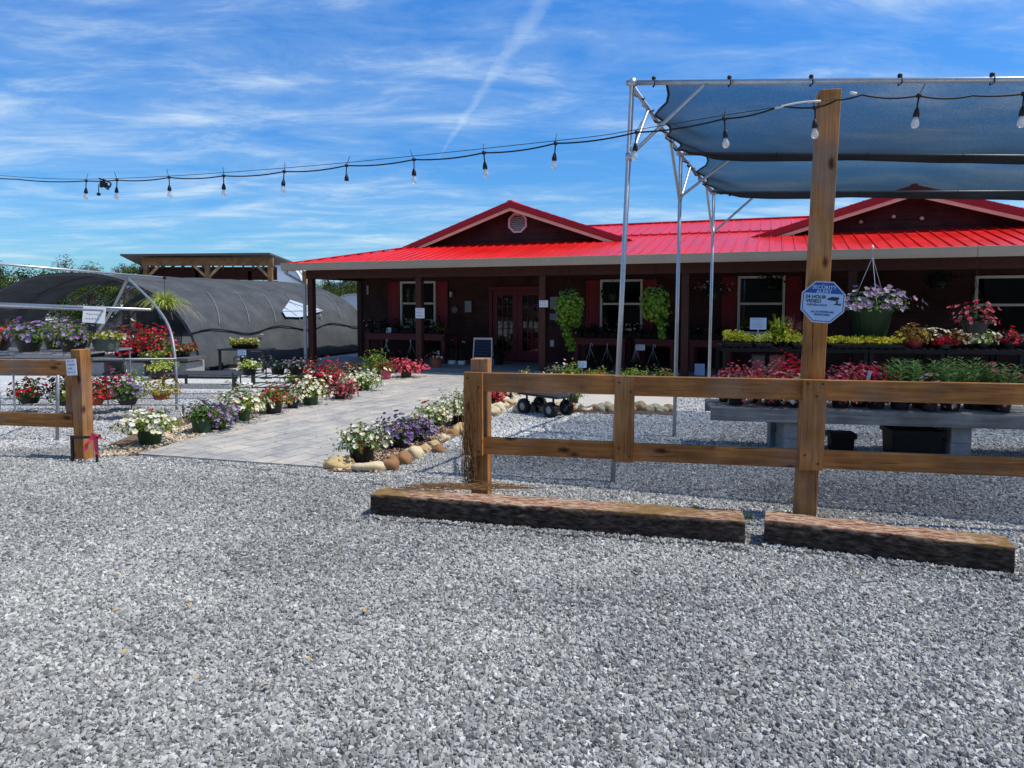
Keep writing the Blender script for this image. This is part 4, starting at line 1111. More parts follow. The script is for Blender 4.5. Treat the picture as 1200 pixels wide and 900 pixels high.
# gables
def gable(cx, light, hw, zp):
    GY, GF = 1.7, 2.1; zb = rz(GY) - .02
    sl = (zp - zb) / hw
    yb = RIDGE_Y * 2 - GY
    mb = MB()
    for s in (-1, 1):
        e = (cx + s * hw, zb)
        th = .035
        mb.hexa([(cx, GY, zp - th), (e[0], GY, e[1] - th), (e[0], yb, e[1] - th), (cx, yb, zp - th), (cx, GY, zp), (e[0], GY, e[1]), (e[0], yb, e[1]), (cx, yb, zp)])
        k = 1
        while k * .23 < hw:
            xx = cx + s * k * .23; zz = zp - sl * k * .23
            mb.box(xx - .012, xx + .012, GY + .004, yb, zz - .012, zz + .010); k += 1
    mb.bar((cx, GY - .004, zp - .004), (cx, yb, zp - .004), .12, .03)
    g = mb.build('gable_roof', ROOF, shop)
    # rake: red metal edge, tan strip, dark red soffit
    mb = MB()
    for s in (-1, 1):
        mb.prism([Vector((cx, GY - .012, zp - .02)), Vector((cx + s * (hw + .05), GY - .012, zb - .035)), Vector((cx + s * (hw + .05) , GY - .012, zb - .16)), Vector((cx, GY - .012, zp - .17))], (0, .02, 0))
    mb.build('rake_edge', pm('red_rake_metal', (.36, .01, .02), (.3, .009, .016), 3, .4), g)
    mb = MB()
    for s in (-1, 1):
        mb.prism([Vector((cx, GY + .012, zp - .165)), Vector((cx + s * (hw - .25), GY + .012, zb + sl * .25 - .165)), Vector((cx + s * (hw - .25), GY + .012, zb + sl * .25 - .245)), Vector((cx, GY + .012, zp - .245))], (0, .02, 0))
    mb.build('rake_trim', TAN, g)
    mb = MB()
    for s in (-1, 1):
        mb.hexa([(cx, GY + .034, zp - .17), (cx + s * hw, GY + .034, zb - .17), (cx + s * hw, GF + .02, zb - .17), (cx, GF + .02, zp - .17),
                 (cx, GY + .034, zp - .14), (cx + s * hw, GY + .034, zb - .14), (cx + s * hw, GF + .02, zb - .14), (cx, GF + .02, zp - .14)])
    mb.build('soffit', REDT, g)
    # boarded face
    mb = MB(); z = rz(GF) - .1
    while z < zp - .1:
        a = min((zp - .05 - z) / sl, hw); b = max((zp - .05 - z - CH) / sl, .001)
        mb.face([(cx - a, GF - .02, z), (cx + a, GF - .02, z), (cx + b, GF, z + CH), (cx - b, GF, z + CH)])
        mb.face([(cx - a, GF, z), (cx + a, GF, z), (cx + a, GF - .02, z), (cx - a, GF - .02, z)]); z += CH
    mb.build('gable_wall', wood('gable_siding', (.085, .026, .022), (.05, .016, .014), (.02, .01, .01), 'x', .8, .7, False, .3), shop, fix=False)
    if not light:
        mb = MB(); rr = .25; zc = 3.62; cc = rr * .4142; vx = cx + .08
        poly = [(-rr, -cc), (-cc, -rr), (cc, -rr), (rr, -cc), (rr, cc), (cc, rr), (-cc, rr), (-rr, cc)]
        inn = [(a * .82, b * .82) for a, b in poly]
        for k in range(8):
            k2 = (k + 1) % 8
            mb.hexa([(vx + poly[k][0], GF - .06, zc + poly[k][1]), (vx + poly[k2][0], GF - .06, zc + poly[k2][1]), (vx + inn[k2][0], GF - .06, zc + inn[k2][1]), (vx + inn[k][0], GF - .06, zc + inn[k][1]),
                     (vx + poly[k][0], GF - .01, zc + poly[k][1]), (vx + poly[k2][0], GF - .01, zc + poly[k2][1]), (vx + inn[k2][0], GF - .01, zc + inn[k2][1]), (vx + inn[k][0], GF - .01, zc + inn[k][1])])
        v = mb.build('gable_vent', VENTC, shop)
        mb = MB()
        for k in range(9):
            zz = -rr * .78 + k * rr * 1.56 / 8; w = rr * .82 if abs(zz) < cc * .82 else rr * .82 - (abs(zz) - cc * .82)
            mb.hexa([(vx - w, GF - .052, zc + zz - .022), (vx + w, GF - .052, zc + zz - .022), (vx + w, GF - .022, zc + zz + .004), (vx - w, GF - .022, zc + zz + .004),
                     (vx - w, GF - .05, zc + zz - .016), (vx + w, GF - .05, zc + zz - .016), (vx + w, GF - .02, zc + zz + .01), (vx - w, GF - .02, zc + zz + .01)])
        mb.build('slats', VENTC, v)
    else:
        for u, vv in ((1006, 260), (1044, 254), (1077, 256)):
            xx = bx(u, GF - .05); zz = bz(u, vv, GF - .05)
            MB().lathe([(.001, -.05), (.03, -.045), (.045, 0), (.03, .02), (.03, .05)], 10, (xx, GF - .05, zz), axis='y').build('gable_lamp', TAN, shop, smooth=True)
gable(4.66, False, 3.2, 4.13); gable(13.45, True, 3.22, 4.0)
# ------------------------------------------------------------------ things on and by the porch
def scribble(mb, x0, x1, z, h, y, rg):
    x = x0
    while x < x1 - h:
        w = h * rg.uniform(.5, 1.0)
        mb.bar((x, y, z + rg.uniform(0, h * .3)), (x + w * .5, y, z + h * rg.uniform(.6, 1)), .0015, h * .16, (0, 1, 0))
        mb.bar((x + w * .5, y, z + h * rg.uniform(.6, 1)), (x + w, y, z + rg.uniform(0, h * .3)), .0015, h * .16, (0, 1, 0))
        x += w * rg.choice([1.15, 1.2, 1.9])

def card(loc, rotz, w, h, label, face=None, ink=None, lines=3, stake=0, tilt=0, frame=None, name='paper_sign', cat='sign', group=None, roll=0, seed=3):
    t = thing(name, label, cat, loc, rotz, group); t.rotation_euler = (tilt, roll, rotz)
    MB().box(-w / 2, w / 2, 0, .004, 0, h).build('card', face or CARD, t)
    mb = MB(); rg = random.Random(seed + int(w * 1000))
    for k in range(lines):
        zz = h * (1 - (k + .8) / (lines + .5)); e = rg.uniform(.06, .2) * w
        scribble(mb, -w / 2 + e, w / 2 - e, zz, h * .42 / lines, -.0015, rg)
    mb.build('handwriting', ink or INK, t)
    if frame:
        mb = MB(); frame_ring(mb, -w / 2 - .02, w / 2 + .02, -.02, h + .02, -.012, .008, .025); mb.build('frame', frame, t)
    if stake:
        mb = MB(); mb.box(-.012, .012, .0055, .012, -stake, h * .6); mb.build('stake', GALVD, t)
    return t
def wall_at(u, v, y): return BW(bx(u, y), y, bz(u, v, y))
card(wall_at(492, 373, -.082), BYAW, .24, .24, 'white paper sign pinned to the porch post in front of the left window', lines=3)
card(wall_at(637, 360, -.082), BYAW, .2, .15, 'small white sign pinned to the porch post beside the doors', lines=2)
card(wall_at(548.5, 366, WY - .03), BYAW, .2, .3, 'grey framed notice on the wall left of the doors', frame=BLACKM, lines=6, face=pm('grey_paper', (.4, .41, .42), (.34, .35, .36), 4, .6))
card(wall_at(649, 362, WY - .03), BYAW, .2, .3, 'grey notice on the wall half behind the hanging vine', lines=6, face=MATS['grey_paper'])
card(wall_at(649, 375, WY - .03), BYAW, .22, .16, 'framed blue-grey sign below the notice right of the doors', frame=BLACKM, lines=2, face=pm('bluegrey_paper', (.3, .34, .4), (.26, .3, .35), 4, .6))
card(wall_at(647, 406, WY - .03), BYAW, .1, .16, 'small white tag low on the wall right of the doors', lines=2)
# sconce, bell, thermometer on the wall
p = wall_at(530.5, 345, WY - .03); t = thing('wall_lantern', 'small black lantern on the wall right of the left window', 'lamp', p, BYAW)
mb = MB(); mb.box(-.05, .05, -.0, .02, -.06, .12); mb.bar((0, 0, .08), (0, -.1, .1), .02, .02); mb.lathe([(.001, .11), (.06, .08), (.05, .07)], 6, (0, -.1, 0)); mb.lathe([(.03, -.08), (.035, -.07), (.001, -.085)], 6, (0, -.1, 0)); mb.build('bracket', BLACKM, t)
MB().lathe([(.03, -.07), (.05, .07)], 6, (0, -.1, 0)).build('lantern_glass', BULBG, t)
p = wall_at(533, 363, WY - .03); t = thing('wall_clock', 'small round pale dial on the wall below the lantern', 'clock', p, BYAW)
MB().lathe([(.001, -.02), (.09, -.02), (.09, .0)], 18, axis='y').build('dial', pm('dial_grey', (.2, .19, .18), (.14, .13, .12), 9, .6), t); MB().lathe([(.09, -.025), (.11, -.025), (.11, 0), (.09, 0)], 18, axis='y').build('rim', BROWNT, t)
p = wall_at(431, 345, WY - .035); t = thing('wall_thermometer', 'narrow white thermometer on the wall at the left corner', 'thermometer', p, BYAW)
MB().box(-.025, .025, -.01, .0, 0, .24).build('scale_plate', WHITE, t, bevel=.004); MB().tube([(0, -.014, .03), (0, -.014, .21)], .004, 6).build('tube', REDT, t)

# chalkboard
p = BW(bx(565, .75), .75, .1); t = thing('chalkboard_sign', 'white framed chalkboard easel with blue writing by the doors', 'sign', p, BYAW + R(12))
mb = MB(); w, h = .23, .66; tl = .16
def cb(x, z, off=0): return Vector((x, z * tl - off, z))
for s in (-1, 1): mb.bar(cb(s * w, 0), cb(s * w * .93, h), .04, .025, (1, 0, 0))
mb.bar(cb(-w, h - .02), cb(w, h - .02), .025, .05); mb.bar(cb(-w, .12), cb(w, .12), .025, .05)
for s in (-1, 1): mb.bar((s * w, h * tl * 2.1 + .1, 0), cb(s * w * .93, h - .02) + Vector((0, .03, 0)), .035, .02, (1, 0, 0))
mb.build('easel', WHITE, t)
b = MB().hexa([cb(-w + .02, .14), cb(w - .02, .14), cb(w - .02, .14) + Vector((0, .012, 0)), cb(-w + .02, .14) + Vector((0, .012, 0)), cb(-w + .03, h - .045), cb(w - .03, h - .045), cb(w - .03, h - .045) + Vector((0, .012, 0)), cb(-w + .03, h - .045) + Vector((0, .012, 0))]).build('board', pm('slate', (.02, .022, .028), (.014, .016, .02), 6, .7), t)
mb = MB(); rg = random.Random(8)
for k in range(6):
    x = -w + .05; zz = h - .11 - k * .072
    while x < w - .07:
        ww = rg.uniform(.012, .03); mb.bar(cb(x, zz, .002), cb(x + ww, zz + rg.uniform(-.012, .03), .002), .004, .006); x += ww + rg.choice([.004, .012])
mb.build('chalk_writing', pm('blue_chalk', (.1, .2, .6), (.08, .16, .5), 9, .9), t)

# red display tables along the wall
def red_table(x0, x1, y0, y1, h, label):
    t = thing('display_table', label, 'table', BW(x0, y0, .1), BYAW); ln = x1 - x0; d = y1 - y0
    MB().box(0, ln, 0, d, h - .04, h).build('tabletop', REDTAB, t, bevel=.005)
    MB().box(.03, ln - .03, -.012, .012, h - .15, h - .042).build('apron_board', REDTAB, t)
    n = 3 if ln > 2.4 else 2
    for k in range(n):
        xx = .06 + (ln - .12) * k / (n - 1)
        for yy in (.05, d - .05): MB().box(xx - .05, xx + .05, yy - .045 + .012, yy + .045, 0, h - .042).build('leg', REDTAB, t)
    return t
red_table(bx(427, .9), bx(521, .9), .9, 1.7, .72, 'red painted table under the left window, crowded with dark plants')
red_table(bx(672, .9), bx(733, .9), .9, 1.7, .7, 'red painted table right of the doors, behind the leafy vine')
red_table(bx(736, .9) + .15, bx(792, .9), .9, 1.7, .7, 'dark red table under the second window, behind the right vine')
red_table(bx(808, .9), bx(858, .9), .9, 1.7, .7, 'short red table left of the third window')
card(BW(bx(455, 1.15), 1.15, .83), BYAW, .15, .13, 'small white price card among the dark plants on the left table', lines=2, stake=.06)
card(BW(bx(751, .86), .86, .55), BYAW, .2, .13, 'white card on the edge of the table beneath the second window', lines=2)
# plants on these tables: shade plants
k = 0
for (ua, ub_, n) in ((434, 514, 6), (682, 726, 4), (750, 786, 3), (816, 850, 2)):
    for q in range(n):
        u = ua + (ub_ - ua) * q / max(1, n - 1); zz = .82 if ua == 434 else .8
        lab = {434: 'dark leafy pot plant on the red table under the left window', 682: 'dark pot plant on the red table right of the doors', 750: 'dark pot plant on the table under the second window', 816: 'small dark pot plant on the short red table'}[ua]
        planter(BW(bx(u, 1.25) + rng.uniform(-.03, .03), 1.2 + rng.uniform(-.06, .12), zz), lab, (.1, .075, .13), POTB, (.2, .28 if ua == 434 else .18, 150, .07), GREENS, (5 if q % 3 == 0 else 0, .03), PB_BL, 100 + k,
                'shade_plant', 'pot plant', lab.replace('dark leafy pot plant', 'dark plants').replace('dark pot plant', 'dark plants').replace('small dark', 'dark'))
        k += 1
planter(BW(bx(517, 1.3), 1.2, .82), 'green and orange pot plant at the right end of the left red table', (.09, .07, .12), POTB, (.17, .16, 140, .06), GREEN, (8, .025), O_BL, 131, 'shade_plant', 'pot plant')
# pots and hanging baskets standing on the porch floor
def floor_basket(u, y, label, hook=True, blooms=None, seed=0, fm=None):
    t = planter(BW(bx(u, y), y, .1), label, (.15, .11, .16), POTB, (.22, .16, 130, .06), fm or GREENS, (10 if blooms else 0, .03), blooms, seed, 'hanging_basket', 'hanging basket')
    if hook:
        mb = MB()
        for a in (0, 2.1, 4.2): mb.tube([(.15 * math.cos(a), .15 * math.sin(a), .16), (0, 0, .5)], .0035, 5)
        mb.tube(arc([(0, 0, .5), (0, 0, .56), (.03, 0, .6), (.055, 0, .57), (.05, 0, .54)], 5), .007, 6); mb.build('hanger', pm('white_hook', (.45, .45, .47), (.4, .4, .42), 4, .5), t)
    return t
floor_basket(452, .5, 'basket with a white hook on the porch floor under the left table', seed=140)
floor_basket(468, .8, 'dark basket with red flowers under the middle of the left table', False, R_BL, 141)
floor_basket(481, .5, 'basket with a white hook beside the second porch post', seed=142)
floor_basket(692, .5, 'basket with a white hook under the table right of the doors', seed=143)
floor_basket(712, .6, 'dark basket with hook in the shade left of the tall pole', seed=144)
floor_basket(745, .5, 'dark basket with hook under the second window table', seed=145)
floor_basket(766, .6, 'dark basket with hook at the foot of the third table leg', seed=146)
planter(BW(bx(511, .0), -.02, .1), 'terracotta pot of pale flowers on the porch floor right of the second post', (.15, .1, .24), POTT, (.24, .16, 140, .06), GREENS, (14, .03), PB_BL, 150)
for u, lab, bl in ((530.5, 'tall dark planter with white foot left of the chalkboard, with an orange bloom', O_BL), (541.5, 'tall dark planter with white foot nearest the chalkboard, with a pale bloom', PB_BL)):
    t = thing('boot_planter', lab, 'planter', BW(bx(u, .8), .8, .1), BYAW)
    MB().box(-.09, .07, -.08, .06, 0, .1).build('foot', WHITE, t, bevel=.015)
    MB().lathe([(.06, .1), (.055, .2), (.07, .38), (.075, .4), (.001, .39)], 14, (-.01, -.01, 0)).build('shaft', BLACKP, t, smooth=False)
    fol_mesh(.13, .2, 70, .05, .4, int(u), 0).build('foliage', GREENS, t, fix=False)
    mb = blo_mesh(.08, .2, 1, .06, .42, int(u), .7); mb.build('bloom', bl, t, fix=False)
# hanging vines
def hang_vine(u, vtop, vbot, rad, tails, label, y, seed, ball):
    z1 = 2.2; p = BW(bx(u, y), y, 0); zt = bz(u, vtop, y); zb_ = bz(u, vbot, y)
    t = thing('hanging_vine', label, 'hanging plant', (p.x, p.y, zb_), BYAW); H = zt - zb_
    pm_ = MB().lathe([(.001, H - .24), (.12, H - .22), (.15, H - .1), (.145, H - .1), (.001, H - .12)], 16); pm_.build('basket', POTB, t)
    mb = MB()
    for a in (0, 2.1, 4.2): mb.tube([(.15 * math.cos(a), .15 * math.sin(a), H - .1), (0, 0, H + .2)], .004, 5)
    mb.tube([(0, 0, H + .2), (0, 0, 2.44 - zb_ if y < WY else H + .25)], .005, 5); mb.build('hanger', CORD, t)
    rg = random.Random(seed); mb = MB(); rg.seed_off = seed
    for _ in range(620):
        d = unit(rg, -1); q = rg.uniform(.55, 1.05); hz = H * ball
        p_ = Vector((d.x * rad * q, d.y * rad * .9 * q, H - .12 - hz * .75 + d.z * hz * q)); leaf(mb, p_, d + Vector((rg.uniform(-.5, .5), -.4 + rg.uniform(-.5, .5), rg.uniform(0, .7))), .085, .07, rg, .12)
    for (dx0, dx1, lo, w) in tails:
        for _ in range(200):
            s = rg.random(); zz = (H * .52) * (1 - s) + (lo) * s; xx = dx0 + (dx1 - dx0) * s + rg.gauss(0, w * (1 - .6 * s)); d = Vector((rg.uniform(-1, 1), rg.uniform(-1, .3), rg.uniform(-.2, .6)))
            leaf(mb, Vector((xx, rg.gauss(0, w * .8), zz)), d, .08, .065, rg, .12)
    mb.build('foliage', leafmat('leaf_vine', [(.11, .22, .02), (.18, .32, .03), (.28, .42, .05), (.08, .17, .015)]), t, fix=False)
hang_vine(667, 337, 411, .31, [(-.12, .06, .0, .075), (.14, .17, .52, .05)], 'leafy light green vine with a long tail hanging right of the doors', -.15, 21, .29)
hang_vine(768, 333, 396, .31, [(.1, .15, .0, .07), (-.14, -.16, .5, .05)], 'leafy green vine basket hanging beside the second window', -.1, 22, .34)
t = planter(wall_at(838, 350, .4), 'dark basket dotted with small pale orange flowers hanging near the porch post', (.16, .11, .15), POTB, (.36, .2, 170, .06), GREENS, (22, .03), PB_BL, 33, 'hanging_basket', 'hanging basket', zmin=-.5, bzmin=-.3)
mb = MB()
for a in (0, 2.1, 4.2): mb.tube([(.16 * math.cos(a), .16 * math.sin(a), .15), (0, 0, .5)], .004, 5)
mb.tube([(0, 0, .5), (0, 0, 2.44 - wall_at(838, 350, .4).z)], .004, 5); mb.build('hanger', CORD, t)
for u_, v_, lab_, sd_ in ((1098, 338, 'dark fern basket hanging deep in the porch at the right edge', 34), (904, 338, 'dark leafy basket hanging in front of the third window', 35), (718, 352, 'dark trailing plant hanging at the left side of the second window', 36)):
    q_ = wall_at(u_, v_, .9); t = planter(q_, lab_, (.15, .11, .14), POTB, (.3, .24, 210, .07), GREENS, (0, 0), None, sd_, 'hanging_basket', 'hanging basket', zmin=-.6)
    mb = MB()
    for a in (0, 2.1, 4.2): mb.tube([(.15 * math.cos(a), .15 * math.sin(a), .14), (0, 0, .45)], .004, 5)
    mb.tube([(0, 0, .45), (0, 0, 2.44 - q_.z)], .004, 5); mb.build('hanger', CORD, t)
q_ = BW(bx(583, 1.2), 1.2, .1); planter(q_, 'dark bushy pot plant standing between the chalkboard and the doors', (.16, .12, .24), POTB, (.26, .34, 240, .07), GREENS, (0, 0), None, 37, 'shade_plant', 'pot plant')
# big basket hung from the gutter
gp = BW(bx(1021, -.62), -.62, 0); zb_ = bz(1021, 394, -.62); zt = bz(1021, 362, -.62)
t = planter((gp.x, gp.y, zb_), 'large dark green basket of silvery purple petunias hanging on wires from the gutter', (.355, .25, zt - zb_), POTG, (.62, .36, 420, .07), GREEN, (190, .05), PS_BL, 41, 'hanging_basket', 'hanging basket', zmin=-.15, bzmin=0.0)
mb = MB(); top = bz(1021, 291, -.62) - zb_
for a in (.3, 2.4, 4.5): mb.tube([(.35 * math.cos(a), .35 * math.sin(a), zt - zb_), (0, 0, top - .15)], .006, 5)
mb.tube([(0, 0, top - .16), (0, 0, top)], .009, 6); mb.build('hanger', GALV, t)
MB().tube(arc([(-.0, .0, top - .02), (0, 0, top + .02), (EY.x * .08, EY.y * .08, top + .05), (EY.x * .13, EY.y * .13, top + .02)], 5), .016, 6).build('hook', WHITE, t)
t.rotation_euler = (0, 0, 0)

# ------------------------------------------------------------------ black nursery bench with trays (right, behind)
nb0 = on_line(848, (0, 12.0), (1, 0))[0]; NY = -R(9); nd_ = (math.cos(NY), math.sin(NY))
def nbx(u, y=0):
    p = Vector((nb0.x, nb0.y, 0)) + Vector((-math.sin(NY), math.cos(NY), 0)) * y
    return on_line(u, (p.x, p.y), nd_)[1]
def NB(x, y, z): return Vector((nb0.x + nd_[0] * x - math.sin(NY) * y, nb0.y + nd_[1] * x + math.cos(NY) * y, z))
NZ = .84
t = thing('nursery_bench', 'long black plastic plant bench near the porch, covered with yellow and red plants', 'plant bench', (nb0.x, nb0.y, 0), NY)
for k in range(5):
    o_ = MB(); x = k * 1.2
    o_.box(x, x + 1.195, 0, 1.0, NZ - .09, NZ - .02)
    for j in range(9): o_.box(x + .03 + j * .13, x + .1 + j * .13, .0, 1.0, NZ - .019, NZ)
    o_.build('bench_top', BLACKP, t, bevel=.004)
    for xx in (x + .04, x + 1.15):
        for yy in (.05, .95): MB().box(xx - .03, xx + .03, yy - .03, yy + .03, 0, NZ - .09).build('leg', BLACKP, t)
for u, w, lab, cc in ((890, .2, 'grey bin under the black bench, left one', (.1, .11, .12)), (911, .26, 'taller grey bin under the black bench, right one', (.13, .14, .15))):
    t = thing('storage_bin', lab, 'bin', NB(nbx(u, .5), .5, 0), NY)
    MB().prism([Vector((-w / 2, -w / 2, 0)), Vector((w / 2, -w / 2, 0)), Vector((w / 2, w / 2, 0)), Vector((-w / 2, w / 2, 0))], (0, 0, .68)).build('tub', pm('bin_grey_%d' % u, cc, None, 4, .6), t, bevel=.02)
    MB().box(-w / 2 - .02, w / 2 + .02, -w / 2 - .02, w / 2 + .02, .682, .715).build('lid', BLACKP, t, bevel=.01)
def tray(u, y, w, d, label, folm, H, seed, n=200, group=None, blom=None):
    x = nbx(u, y); t = thing('seedling_tray', label, 'plant tray', NB(x, y, NZ + .002), NY, group)
    mb = MB(); mb.box(-w / 2, w / 2, -d / 2, d / 2, 0, .05); mb.build('tray', BLACKP, t, bevel=.006)
    rg = random.Random(seed); mb = MB()
    for _ in range(n):
        px_, py_ = rg.uniform(-w / 2, w / 2), rg.uniform(-d / 2, d / 2); k = 1 + .5 * mnoise.noise(Vector((px_ * 9, py_ * 9, seed)))
        p_ = Vector((px_ * 1.02, py_ * 1.05, .04 + H * k * rg.uniform(.3, 1))); leaf(mb, p_, Vector((rg.uniform(-.8, .8), rg.uniform(-1.1, .5), rg.uniform(.1, 1))), .05, .035, rg)
    mb.build('foliage', folm, t, fix=False)
    if blom:
        mb = MB()
        for _ in range(40): bloom(mb, Vector((rg.uniform(-w / 2, w / 2), rg.uniform(-d / 2, d / 2), .04 + H * rg.uniform(.9, 1.2))), Vector((rg.uniform(-.4, .4), -.5, 1)), .022, rg)
        mb.build('blooms', blom, t, fix=False)
tray(858, .2, .26, .45, 'tray of bright yellow-green plants at the left end of the black bench', YELG, .22, 1, 260)
tray(873, .2, .2, .45, 'tray of yellow-green plants second from the left end of the black bench', YELG, .18, 2, 220)
tray(893, .2, .26, .45, 'tray of pale green plants under the blue price card', VARI, .16, 3, 200)
t = planter(NB(nbx(914, .25), .25, NZ), 'tall spiky yellow-green plant with orange base on the black bench', (.12, .09, .12), POTB, (.27, .3, 300, .07), YELG, (0, 0), None, 51, 'foliage_plant', 'pot plant')
weld(blades_mesh(60, .5, .02, .2, 5, .5, 1.1).build('upright_blades', GREENL, t, fix=False))
t = thing('fountain_grass', 'purple-brown fountain grass behind the spiky yellow plant', 'ornamental grass', NB(nbx(930, .6), .6, NZ))
pot_mesh(.11, .085, .16).build('pot', POTB, t); weld(blades_mesh(110, .62, .012, .15, 6, .8, 1.0).build('blades', PURPG, t, fix=False))
tray(935, .15, .2, .4, 'small tray of yellow plants just left of the tall post', YELG, .16, 4, 160)
for k, u in enumerate((986, 1013, 1040)):
    tray(u, .2, .4, .5, ['flat tray of bright yellow plants just right of the tall post', 'flat tray of bright yellow plants directly below the hanging basket', 'flat tray of yellow plants next to the red pot'][k], leafmat('leaf_bright_yellow', [(.5, .46, .02), (.62, .55, .04), (.42, .42, .03), (.3, .34, .02)]), .13, 10 + k, 300)
planter(NB(nbx(1073, .2), .2, NZ - .0), 'red pot with a mound of orange and green leaves on the black bench', (.16, .1, .15), POTR, (.3, .27, 330, .07), ORNG, (18, .03), Y_BL, 60, 'foliage_plant', 'pot plant')
planter(NB(nbx(1097, .3), .3, NZ), 'pot of pale white flowers behind the red ones on the black bench', (.12, .09, .12), POTB, (.2, .2, 160, .06), GREEND, (46, .035), W_BL, 61)
planter(NB(nbx(1108, .1), .1, NZ), 'pot of deep red flowers at the front of the black bench', (.11, .09, .08), POTB, (.17, .13, 120, .05), BRONZE, (55, .032), R_BL, 62)
planter(NB(nbx(1124, .3), .3, NZ), 'bronze-leaved pot plant with pale flowers near the right end of the black bench', (.12, .09, .12), POTB, (.24, .2, 220, .06), ORNG, (36, .032), PB_BL, 63)
planter(NB(nbx(1152, .2), .2, NZ), 'white and green pot plant at the far right of the black bench', (.12, .09, .12), POTB, (.26, .2, 200, .06), GREENL, (40, .035), W_BL, 64)
planter(NB(nbx(1182, .25), .25, NZ), 'last pot of red flowers on the black bench', (.12, .09, .12), POTB, (.26, .2, 200, .06), BRONZE, (40, .035), R_BL, 65)
card(NB(nbx(888, .05), -.03, AT(888, 386, 11.9).z), NY, .27, .2, 'pale blue price card on a stake above the trays of the black bench', CARDB, INK, 4, .14, name='price_card')
# basket at right edge of the picture
pz = AT(1142, 395, 11.2)
t = planter((pz.x, pz.y, NZ + .27), 'basket of pink and red flowers at the right edge, above the black bench', (.2, .14, .2), POTB, (.3, .32, 240, .06), GREEND, (70, .04), RP_BL, 66, 'hanging_basket', 'hanging basket')
mb = MB()
for a in (0, 2.1, 4.2): mb.tube([(.2 * math.cos(a), .2 * math.sin(a), .2), (0, 0, .8)], .004, 5)
mb.tube([(0, 0, .8), (0, 0, 2.6 - NZ - .3)], .004, 5); mb.build('hanger', CORD, t)

# ------------------------------------------------------------------ grey board bench on blocks (right, in front)
gb0 = AT(833, 478, 7.25); GYW = -R(10.5); gd = (math.cos(GYW), math.sin(GYW))
def GBX(u, y=0):
    p = Vector((gb0.x, gb0.y, 0)) + Vector((-math.sin(GYW), math.cos(GYW), 0)) * y
    return on_line(u, (p.x, p.y), gd)[1]
def GBP(x, y, z): return Vector((gb0.x + gd[0] * x - math.sin(GYW) * y, gb0.y + gd[1] * x + math.cos(GYW) * y, z))
GZ = .5
t = thing('plank_bench', 'low bench of grey weathered planks resting on concrete blocks behind the fence', 'bench', (gb0.x, gb0.y, 0), GYW)
for k in range(4): MB().box(0, 5.2, .045 + k * .15, .045 + k * .15 + .142, GZ - .04, GZ - .001 * k).build('plank', GREYW, t, bevel=.004)
MB().box(-.0, 5.2, .0, .042, GZ - .145, GZ - .004).build('front_board', GREYW, t, bevel=.004)
MB().box(-.0, 5.2, .648, .69, GZ - .145, GZ - .004).build('back_board', GREYW, t, bevel=.004)
def block(x, y, z, label, m=CONC, sx=.19, sy=.4, sz=.2):
    t = tag(MB().prism([Vector((-sx / 2, -sy / 2, 0)), Vector((sx / 2, -sy / 2, 0)), Vector((sx / 2, sy / 2, 0)), Vector((-sx / 2, sy / 2, 0))], (0, 0, sz)).build('concrete_block', m, None, GBP(x, y, z), GYW + rng.uniform(-.02, .02), bevel=.008), label, 'concrete block')
    return t
H2 = (GZ - .147) / 2
block(GBX(931, .25), .25, 0, 'grey concrete block on the gravel left of the tall post, lower of two', sz=H2 - .001, sx=.24); block(GBX(931, .25), .25, H2, 'grey concrete block left of the tall post, upper one touching the bench', sz=H2 - .001, sx=.24)
block(GBX(1122, .3), .3, 0, 'grey concrete block right of the black crate, lower of two', sz=H2 - .001); block(GBX(1122, .3), .3, H2, 'grey concrete block right of the black crate, upper one touching the bench', sz=H2 - .001)
block(GBX(915, .55), .58, 0, 'far concrete block under the rear of the plank bench, lower of two', sz=H2 - .001, sy=.19); block(GBX(915, .55), .58, H2, 'far concrete block under the rear of the plank bench, upper one', sz=H2 - .001, sy=.19)
block(4.7, .3, 0, 'concrete block under the far right end of the plank bench, lower one', sz=H2 - .001); block(4.7, .3, H2, 'concrete block under the far right end of the plank bench, upper one', sz=H2 - .001)
def crate(u0, u1, y, h, label, d=.36):
    x0, x1 = GBX(u0, y), GBX(u1, y); t = thing('black_crate', label, 'crate', GBP((x0 + x1) / 2, y + d / 2, 0), GYW); w = (x1 - x0) / 2
    MB().hexa([(-w * .94, -d / 2 * .94, 0), (w * .94, -d / 2 * .94, 0), (w * .94, d / 2 * .94, 0), (-w * .94, d / 2 * .94, 0), (-w, -d / 2, h), (w, -d / 2, h), (w, d / 2, h), (-w, d / 2, h)]).build('tub', BLACKP, t, bevel=.012)
    mb = MB(); frame_r = [(-w - .015, w + .015, -d / 2 - .015, -d / 2 - .002), (-w - .015, w + .015, d / 2 + .002, d / 2 + .015), (-w - .015, -w - .002, -d / 2 - .002, d / 2 + .002), (w + .002, w + .015, -d / 2 - .002, d / 2 + .002)]
    for a, b, c, e in frame_r: mb.box(a, b, c, e, h - .05, h + .004)
    mb.build('rim', BLACKP, t)
crate(1052, 1111, .1, .29, 'black plastic crate on the gravel under the plank bench')
crate(979, 1007, .3, .2, 'small black crate under the plank bench right of the tall post', .2)
def bench_plant(u, y, label, **kw):
    f = kw['fol']; kw['fol'] = (f[0] * 1.45, f[1] * 1.25, int(f[2] * 1.7), f[3]); bl = kw['blo']; kw['blo'] = (int(bl[0] * 2.0), bl[1] * 1.25)
    return planter(GBP(GBX(u, y), y, GZ + .002), label, **kw)
bench_plant(865, .22, 'black pot of crimson flowers at the left end of the plank bench', pot=(.095, .075, .12), fol=(.17, .22, 220, .04), folm=ORNG, blo=(120, .016), blom=RP_BL, seed=70)
